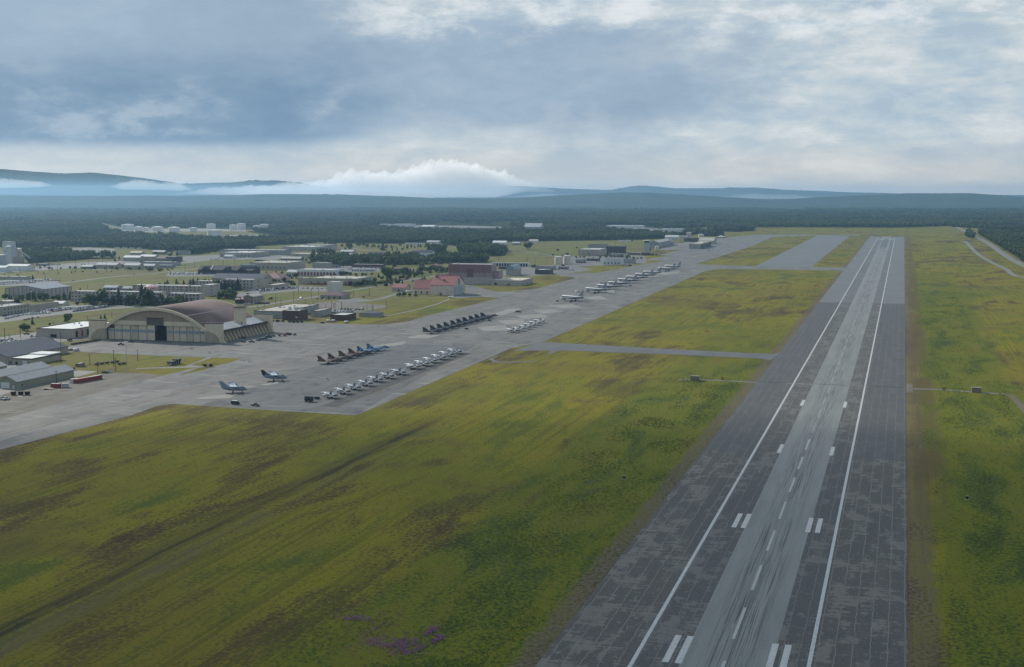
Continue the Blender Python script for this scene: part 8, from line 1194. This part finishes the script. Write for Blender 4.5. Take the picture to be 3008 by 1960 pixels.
# ------------------------------------------------------------------ woods: many trees read as one mass
FOR_S = [spruce_crown(60 + i, 4, 6) for i in range(2)]
FOR_B = [birch_crown(70 + i, 46, .13) for i in range(2)]
def wood_nodes(name, protos):
    ng = bpy.data.node_groups.new(name, 'GeometryNodeTree')
    ng.interface.new_socket('Geometry', in_out='INPUT', socket_type='NodeSocketGeometry'); ng.interface.new_socket('Geometry', in_out='OUTPUT', socket_type='NodeSocketGeometry')
    gi = ng.nodes.new('NodeGroupInput'); go = ng.nodes.new('NodeGroupOutput'); iop = ng.nodes.new('GeometryNodeInstanceOnPoints'); jg = ng.nodes.new('GeometryNodeJoinGeometry')
    for p in protos:
        oi = ng.nodes.new('GeometryNodeObjectInfo'); oi.inputs['Object'].default_value = p; oi.inputs['As Instance'].default_value = True
        ng.links.new(oi.outputs['Geometry'], jg.inputs[0])
    def attr(nm, t):
        a = ng.nodes.new('GeometryNodeInputNamedAttribute'); a.data_type = t; a.inputs['Name'].default_value = nm; return a.outputs['Attribute']
    ng.links.new(gi.outputs[0], iop.inputs['Points']); ng.links.new(jg.outputs[0], iop.inputs['Instance'])
    iop.inputs['Pick Instance'].default_value = True
    ng.links.new(attr('which', 'INT'), iop.inputs['Instance Index']); ng.links.new(attr('turn', 'FLOAT_VECTOR'), iop.inputs['Rotation']); ng.links.new(attr('size', 'FLOAT_VECTOR'), iop.inputs['Scale'])
    ng.links.new(iop.outputs[0], go.inputs[0])
    return ng
def inside(px_, py_, poly):
    r_ = np.zeros(len(px_), bool); n = len(poly); j = n - 1
    for i in range(n):
        xi, yi = poly[i]; xj, yj = poly[j]
        with np.errstate(divide='ignore', invalid='ignore'):
            c = ((yi > py_) != (yj > py_)) & (px_ < (xj - xi) * (py_ - yi) / ((yj - yi) or 1e-9) + xi)
        r_ ^= c; j = i
    return r_
def value_noise(x, y, sc, seed):
    rs = np.random.default_rng(seed).random((64, 64)); u = x / sc; v = y / sc; i = np.floor(u).astype(int); j = np.floor(v).astype(int); fu = u - i; fv = v - j
    fu = fu * fu * (3 - 2 * fu); fv = fv * fv * (3 - 2 * fv); g = lambda a, b: rs[a % 64, b % 64]
    return (g(i, j) * (1 - fu) + g(i + 1, j) * fu) * (1 - fv) + (g(i, j + 1) * (1 - fu) + g(i + 1, j + 1) * fu) * fv
def spaced(d): return 8.0 + np.maximum(0, d - 2600) / 520.0
protos = [PROTOTREE['s'][0], PROTOTREE['s'][5], PROTOTREE['b'][0], PROTOTREE['b'][3]]
WLAB = dict(zip(WOOD.keys(), ['dark mixed wood filling the far left behind the concrete plant', 'dark tree belt behind the white bus row at far left', 'mixed wood in front of the white oil tanks', 'broad pine wood beyond the base in the centre', 'leafy tree belt behind the mauve hangar', 'two dark tree clumps on the far mown slope', 'dark wood corner at the far end of the apron', 'dense wood right of the highway', 'small tree clump beside the highway bend', 'low trees between the pinkish store and the car yard', 'endless dark forest reaching to the hills']))
def wood(name, polys):
    XS, YS = [], []
    for poly in polys:
        pa = np.array(poly); x0, y0 = pa.min(0); x1, y1 = pa.max(0)
        sm = float(spaced(max(y0, 600.0) * 1.04))
        n = int((x1 - x0) * (y1 - y0) / (sm * sm))
        n = min(n, 1600000)
        px_ = RNG.uniform(x0, x1, n); py_ = RNG.uniform(y0, y1, n)
        d = np.hypot(px_, py_); ang = np.degrees(np.arctan2(px_, py_))
        keep = RNG.random(n) < (sm / spaced(d)) ** 2
        keep &= inside(px_, py_, poly) & (ang > -39.5) & (ang < 8)
        for cp in CLEAR: keep &= ~inside(px_, py_, cp)
        for r_ in BUILD:
            fr_ = 14 if r_[5] < 3500 else 70
            keep &= ~((px_ > min(r_[3], r_[4]) - 7) & (px_ < max(r_[3], r_[4]) + 7) & (py_ > r_[5] - fr_) & (py_ < r_[6] + 6))
        for t_ in TANK: keep &= ~((abs(px_ - t_[2]) < t_[4] + 9) & (py_ > t_[3] - t_[4] - (26 if t_[3] > 3500 else 10)) & (py_ < t_[3] + t_[4] + 8))
        if name == 'forest': keep &= (value_noise(px_, py_ * .4, 260, 4) + .35 * value_noise(px_, py_, 70, 8)) > .37
        px_, py_ = px_[keep], py_[keep]; XS.append(px_); YS.append(py_)
        if name != 'forest' or True: sheet('forest_floor', poly, (.025 if name != 'forest' else .010) + .0012 * list(WOOD).index(name), FLOOR)
    X, Y = np.concatenate(XS), np.concatenate(YS); n = len(X); d = np.hypot(X, Y)
    me = bpy.data.meshes.new(name); me.vertices.add(n); co = np.zeros((n, 3), np.float32); co[:, 0] = X; co[:, 1] = Y; me.vertices.foreach_set('co', co.ravel())
    mixn = .6 * value_noise(X, Y * .5, 420, 33) + .5 * value_noise(X, Y, 120, 21) + RNG.uniform(-.2, .2, n)
    conif = mixn > (.66 if name in ('wood.004', 'wood.005', 'wood.009') else .54)
    which = np.where(conif, RNG.integers(0, 2, n), RNG.integers(2, 4, n)).astype(np.int32)
    h = np.where(conif, RNG.uniform(7, 17, n), RNG.uniform(5, 12.5, n)) * (1 + np.maximum(0, d - 5000) / 26000)
    wd = np.where(conif, h * RNG.uniform(.7, 1.15, n), (h + 2) * RNG.uniform(.85, 1.25, n)) * (spaced(d) / 8.0) ** .65
    a = me.attributes.new('which', 'INT', 'POINT'); a.data.foreach_set('value', which)
    a = me.attributes.new('size', 'FLOAT_VECTOR', 'POINT'); a.data.foreach_set('vector', np.stack([wd, wd, h], 1).astype(np.float32).ravel())
    t = np.zeros((n, 3), np.float32); t[:, 2] = RNG.uniform(0, 6.28, n); a = me.attributes.new('turn', 'FLOAT_VECTOR', 'POINT'); a.data.foreach_set('vector', t.ravel())
    me.update()
    o = link(name.split('.')[0] if name == 'forest' else 'woods', me)
    md = o.modifiers.new('trees', 'NODES'); md.node_group = wood_nodes('plant_trees', protos)
    tag(o, WLAB[name], 'woods', kind='stuff')
    return n
tot = 0
for nm, polys in WOOD.items():
    c_ = wood(nm, polys); tot += c_
print('trees in woods', tot)

# rough growth beside the runway: low willow scrub, and fireweed in flower
def scatter_tufts(name, n, fx, size, m, label, seed, leaves=5, zs=.8):
    r = random.Random(seed); b = MB()
    i = 0
    while i < n:
        p = fx(r)
        if p is None: continue
        x, y = p; i += 1; s = size * r.uniform(.5, 1.5)
        for q in range(leaves):
            a = r.uniform(0, 6.28); dx, dy = s * r.uniform(0, .8) * math.cos(a), s * r.uniform(0, .8) * math.sin(a); z = s * zs * r.uniform(.25, 1); u = s * r.uniform(.35, .6); t = r.uniform(0, 3.14)
            c1, s1 = math.cos(t) * u, math.sin(t) * u
            b.add([(x + dx - c1, y + dy - s1, z - u * .5), (x + dx + s1, y + dy - c1, z + u * .1), (x + dx + c1, y + dy + s1, z + u * .25), (x + dx - s1 * .6, y + dy + c1 * .6, z + u * .6)], [(0, 1, 2, 3)])
    return tag(b.obj(name, m), label, 'scrub', kind='stuff')
SCR = leaf_mat('scrub_leaves', (.075, .115, .032), (.135, .17, .042))
def scrub_left(r):
    y = 300 + 620 * r.random() ** 1.3; x = -122 + r.gauss(0, 17)
    if x > -98 or x < -172: return None
    if noise.noise(Vector((x / 16, y / 34, 1))) < -.15 + .5 * r.random(): return None
    return x, y
def scrub_right(r):
    y = 330 + 1500 * r.random() ** 1.4; x = r.uniform(24, 66)
    if noise.noise(Vector((x / 14, y / 40, 7))) < -.15 + .5 * r.random(): return None
    return x, y
scatter_tufts('scrub', 9000, scrub_left, .36, SCR, 'low dark green scrub in the uncut strip left of the runway', 5)
scatter_tufts('scrub', 6000, scrub_right, .36, SCR, 'low dark green scrub in the uncut strip right of the runway', 6)
FIRE = leaf_mat('fireweed_flowers', (.19, .075, .165), (.27, .125, .235))
def fire(r):
    cx_, cy_, sx_, sy_ = r.choice([(-129.3, 344.4, 6.5, 5.5), (-129.3, 344.4, 6.5, 5.5), (-126.5, 341, 4.5, 4), (-125.9, 358, 1.6, 4.5), (-122, 352, 1.5, 3), (-152.4, 363.3, 4, 2.2), (-136, 345, 6, 4)])
    x, y = r.gauss(cx_, sx_ * .5), r.gauss(cy_, sy_ * .6)
    return None if noise.noise(Vector((x / 2.2, y / 3, 2))) < -.15 else (x, y)
scatter_tufts('fireweed', 1300, fire, .27, FIRE, 'pink fireweed in flower at the bottom edge left of the runway', 9, 3, 1.6)

# ------------------------------------------------------------------ poles and masts
def pole_label(x, y, h, k):
    if k == 'm': return ('pale_mast', 'floodlight mast')
    return ('utility_pole', 'utility pole')
POLENEAR = {}
_g = {}
for x, y, h, k in POLE:
    if k == 'u':
        bb = min(BUILD, key=lambda r_: math.hypot((r_[3] + r_[4]) / 2 - x, (r_[5] + r_[6]) / 2 - y)); _g.setdefault(bb[1], []).append((bearing(x, y), x, y))
for lb, ps in _g.items():
    ps.sort()
    for i, (b_, x, y) in enumerate(ps):
        if len(ps) == 1: t = 'timber utility pole closest to the ' + lb
        else: t = NUM[i] + ' from left of utility poles by the ' + lb
        POLENEAR[(x, y)] = (' '.join(t.replace('-', ' ').split()[:15]),)
for x, y, h, k in POLE:
    nm, cat = pole_label(x, y, h, k)
    tall = h * 1.0
    r0 = (.24 if y < 1000 else .29) if k != 'm' else .28
    o = MB().cyl(0, 0, -.2, tall, r0, r0 * .62, 8).obj(nm, WOODP if k != 'm' else STEEL)
    o.location = (x, y, 0)
    if k == 'm':
        for s in (-1, 1): MB().box(s * .5 - .45, s * .5 + .45, -.3, .3, tall - .2, tall + .5).obj('floodlight', WHITE, o)
        MB().box(-1.2, 1.2, -.08, .08, tall - .35, tall - .2).obj('crossbar', STEEL, o)
    elif tall > 5:
        MB().box(-1.1, 1.1, -.09, .09, tall * .93, tall * .93 + .18).obj('crossarm', WOODP, o)
        q = MB()
        for s in (-.95, 0, .95): q.cyl(s, 0, tall * .93 + .18, tall * .93 + .42, .06, .05, 6)
        q.obj('insulators', GREYBOX, o)
    if k == 't': lab, g = 'tallest dark timber pole, by the white roofed annex building', None
    elif k == 'm':
        lab = {True: 'tall pale floodlight mast on grass before the arched hangar', False: 'pale floodlight mast behind the ribbed warehouse trees' if x < -800 else ('pale floodlight mast left of open fronted shed' if x < -520 else 'pale floodlight mast beside the twin cream tanks')}[y < 1000]
        if y > 1500 and x > -800: lab = 'pale floodlight mast by barrel roofed shelter' if y < 2100 else 'pale floodlight mast below the twin cream tanks'
        g = None
    else:
        nb_ = POLENEAR[(x, y)]; lab, g = nb_[0], 'timber utility poles'
    if False:
        z_ = ('beside the sheds and carts near the gravel yard' if y < 1000 else 'along the lawn and roads around the arched hangar' if y < 1400 else 'along the road in the middle of base' if y < 2000 else 'far off among the outlying buildings')
        lab, g = 'plain dark timber utility pole ' + z_, 'utility poles ' + z_
    tag(o, lab, cat, g)

# ------------------------------------------------------------------ yard objects, signs
def container(x, y, L, m, label, rz, W_=2.6, H_=2.7, roofm=None):
    o = thing('shipping_container', label, 'container', (x, y, .05), rz)
    MB().box(0, L, -W_ / 2, W_ / 2, .1, H_).obj('shell', m, o)
    if roofm: MB().box(.05, L - .05, -W_ / 2 + .05, W_ / 2 - .05, H_ + .005, H_ + .06).obj('roof', roofm, o)
    for i in range(int(L / .9)): MB().box(.3 + i * .9, .6 + i * .9, -W_ / 2 - .07, -W_ / 2 - .005, .25, H_ - .15).obj('rib', m, o)
    for s in (-.33, .33): MB().box(-.06, -.005, s * W_ * .7 - W_ * .22, s * W_ * .7 + W_ * .22, .2, H_ - .15).obj('end_door', m, o)
    return o
CRED = P('container_red', (.22, .055, .05), streak=True); CWHT = P('container_white', (.55, .56, .56)); CTOP = P('container_faded_top', (.50, .46, .42)); CTOPR = P('container_pink_top', (.42, .24, .21))
ang = math.atan2(800.2 - 776.8, 3.1)
container(-519.4, 776.8, 12.2, CRED, 'near one of two long red containers set end to end', ang, roofm=CTOPR)
container(-517.7, 789.2, 12.2, CRED, 'far one of two long red containers set end to end', ang, roofm=CTOP)
container(-522.6, 777.0, 6.1, CWHT, 'white container against the end of the long red ones', ang, roofm=CTOP)
container(-522.9, 755.5, 6.1, CRED, 'short red container alone beside a long grey shed', R(6), roofm=CTOP)
container(-516.3, 757.2, 4.2, P('trailer_grey', (.34, .36, .35)), 'small grey box trailer touching the short red container', R(30), roofm=CTOP)
for i, (x, y) in enumerate(((-526, 720.6), (-522, 722.4), (-518.1, 723.5))):
    o = thing('rubbish_skip', ['leftmost', 'middle', 'rightmost'][i] + ' of three dark brown skips on the gravel', 'skip', (x, y, .05), 0, 'dark brown skips on the gravel')
    cm = P('skip_brown', (.045, .028, .026))
    b = MB(); b.hexa([(-1.1, -.9, .1), (1.1, -.9, .1), (1.1, .9, .1), (-1.1, .9, .1)], [(-1.3, -1.1, 2.1), (1.3, -1.1, 2.1), (1.3, 1.1, 2.1), (-1.3, 1.1, 2.1)]); b.obj('bin', cm, o); MB().box(-1.4, 1.4, -1.2, 1.2, 2.11, 2.22).obj('lid', cm, o)
    for s in (-1, 1): MB().box(s * 1.32 - .06, s * 1.32 + .06, -.3, .3, 1.3, 1.6).obj('lifting_lug', cm, o)
o = thing('flatbed_trailer', 'low flatbed trailer lying on gravel before the short red container', 'trailer', (-519.9, 747.5, .05), R(8)); MB().box(-3.4, 3.4, -1.2, 1.2, .7, .9).obj('deck', P('trailer_deck', (.40, .36, .28)), o); MB().tube((-1, -1.1, .35), (-1, 1.1, .35), .35, n=10).obj('wheel', RUBBER, o); MB().tube((-2, -1.1, .35), (-2, 1.1, .35), .35, n=10).obj('wheel', RUBBER, o); MB().tube((3.4, 0, .8), (4.8, 0, .5), .08, n=5).obj('drawbar', STEEL, o)
o = thing('concrete_slab', 'single pale slab lying in front of the three skips', 'slab', (-517.7, 716.1, .04)); MB().box(-1.6, 1.6, -.7, .7, 0, .25).obj('slab', P('slab_white', (.6, .58, .54)), o)
for (x, y, lab) in ((-114, 578.2, 'black runway distance board on grass left of the runway'), (28.3, 577.2, 'black runway distance board on grass right of the runway')):
    o = thing('distance_board', lab, 'sign', (x, y, 0)); MB().box(-.55, .55, -.2, .2, .3, 1.45).obj('board', P('board_black', (.018, .02, .022)), o)
    MB().box(-.6, .6, -.24, .24, 1.455, 1.52).obj('cap', GREYBOX, o)
    for s in (-.5, .5): MB().box(s - .06, s + .06, -.06, .06, -.1, .36).obj('leg', STEEL, o)
    MB().box(-.8, .8, -.4, .4, .0, .06).obj('footing', GREYBOX, o)
for (x, y, lab) in ((-112.7, 906.7, 'black sign with an orange disc beside the left strip'), (28, 898.3, 'black sign with an orange disc beside the right strip')):
    o = thing('cable_marker_sign', lab, 'sign', (x, y, 0)); MB().box(-.9, .9, -.12, .12, .5, 2.1).obj('board', P('board_black', (.018, .02, .022)), o); MB().tube((0, -.19, 1.3), (0, -.125, 1.3), .7, n=18).obj('disc', P('marker_orange', (.50, .26, .02)), o)
    for s in (-.6, .6): MB().box(s - .05, s + .05, -.05, .05, -.1, .5).obj('leg', STEEL, o)
o = thing('light_aircraft', 'tiny white object like a light plane on path before red roofed hangar', 'aircraft', (-516.1, 1544.7, .05), R(165))
MB().body([(3.4, .1, .1, 1.2), (2.6, .5, .5, 1.2), (.5, .6, .65, 1.3), (-3.2, .15, .2, 1.5)], 10).obj('fuselage', WHITE, o); MB().wing((1.2, -5, 1.9), (-.3, -5, 1.9), (1.2, 5, 1.9), (-.3, 5, 1.9), .18, .18).obj('wing', WHITE, o); MB().wing((-2.3, 0, 1.5), (-3.3, 0, 1.5), (-3.0, 0, 2.7), (-3.6, 0, 2.7), .12, .08).obj('tail_fin', WHITE, o); MB().wing((-2.5, -1.5, 1.5), (-3.3, -1.5, 1.5), (-2.5, 1.5, 1.5), (-3.3, 1.5, 1.5), .1, .1).obj('tailplane', WHITE, o); gear(o, [(2.2, 0, .8, .22), (.1, .9, .9, .25), (.1, -.9, .9, .25)])
o = thing('taxi_sign', 'dark square sign on posts at the grass edge beyond the tanker jets', 'sign', (-431.6, 2225.7, 0)); MB().box(-2.6, 2.6, -.2, .2, 4.2, 7.0).obj('board', TRIM, o); [MB().box(s - .12, s + .12, -.1, .1, 0, 4.2).obj('leg', STEEL, o) for s in (-1.2, 1.2)]

# ------------------------------------------------------------------ people
def person_mesh(stride):
    me = bpy.data.meshes.new('person'); b = stride
    v = [(0, 0, .95), (0, .0, 1.2), (0, 0, 1.42), (0, .01, 1.52), (0, .03, 1.68), (.10, 0, .90), (.11, b * .16, .48), (.12, b * .20, .07), (.12, b * .20 + .16, .05), (-.10, 0, .90), (-.11, -b * .14, .48), (-.12, -b * .26, .09), (-.12, -b * .26 + .15, .05),
         (.2, 0, 1.40), (.27, -b * .08, 1.12), (.26, b * .02 + .08, .86), (.25, b * .02 + .12, .77), (-.2, 0, 1.40), (-.27, b * .1, 1.12), (-.26, b * .16 + .06, .86), (-.25, b * .16 + .1, .77)]
    e = [(0, 1), (1, 2), (2, 3), (3, 4), (0, 5), (5, 6), (6, 7), (7, 8), (0, 9), (9, 10), (10, 11), (11, 12), (2, 13), (13, 14), (14, 15), (15, 16), (2, 17), (17, 18), (18, 19), (19, 20)]
    r = [.15, .15, .15, .06, .11, .095, .068, .05, .045, .095, .068, .05, .045, .07, .052, .04, .042, .07, .052, .04, .042]
    me.from_pydata(v, e, []); o = bpy.data.objects.new('person', me); COL.objects.link(o)
    o.modifiers.new('skin', 'SKIN'); o.modifiers.new('sub', 'SUBSURF').levels = 1
    for i, sv in enumerate(me.skin_vertices[0].data): sv.radius = (r[i], r[i] * .85); sv.use_root = i == 0
    dg = bpy.context.evaluated_depsgraph_get(); res = bpy.data.meshes.new_from_object(o.evaluated_get(dg)); bpy.data.objects.remove(o)
    m, k, p = principled('uniform_and_skin')
    z = k.new('ShaderNodeSeparateXYZ', {0: k.new('ShaderNodeTexCoord').outputs['Object']}).outputs[2]
    k.put(p.inputs['Base Color'], k.ramp(k.m('DIVIDE', z, 1.8), [(0, (.02, .02, .02)), (.07, (.04, .045, .035)), (.865, (.055, .06, .05)), (.87, (.30, .19, .14)), (.955, (.30, .19, .14)), (.96, (.03, .025, .02))]))
    k.n['Color Ramp'].color_ramp.interpolation = 'CONSTANT'
    res.materials.clear(); res.materials.append(m); res.name = 'person'
    return res
PMES = [person_mesh(0.25), person_mesh(1.0)]
for i, (x, y, lab) in enumerate(PEOPLE):
    o = link('person', PMES[i % 2]); o.location = (x, y, .07); o.rotation_euler = (0, 0, random.uniform(0, 6.28))
    mates = sorted(bearing(q[0], q[1]) for q in PEOPLE if q[2] == lab)
    tag(o, short(((NUM[mates.index(bearing(x, y))] + ' from left: ') if len(mates) > 1 else '') + 'dark clothed person ' + lab, 16), 'person', 'people ' + lab if 'alone' not in lab else None)

# ------------------------------------------------------------------ haze
HAZE_D = 4.3e-5
hz = MB().box(-10600, 10600, -1500, 20250, -3.5, 225)
hz.v = [turned(x, y, z) for x, y, z in hz.v]
hm = bpy.data.materials.new('haze_air'); hm.use_nodes = True
k = NT(hm.node_tree); k.n.clear()
vol = k.new('ShaderNodeVolumePrincipled', {'Color': (.39, .675, 1.0), 'Density': HAZE_D, 'Anisotropy': .65})
k.new('ShaderNodeOutputMaterial', {'Volume': vol.outputs[0]})
ho = hz.obj('haze', hm); tag(ho, kind='stuff')
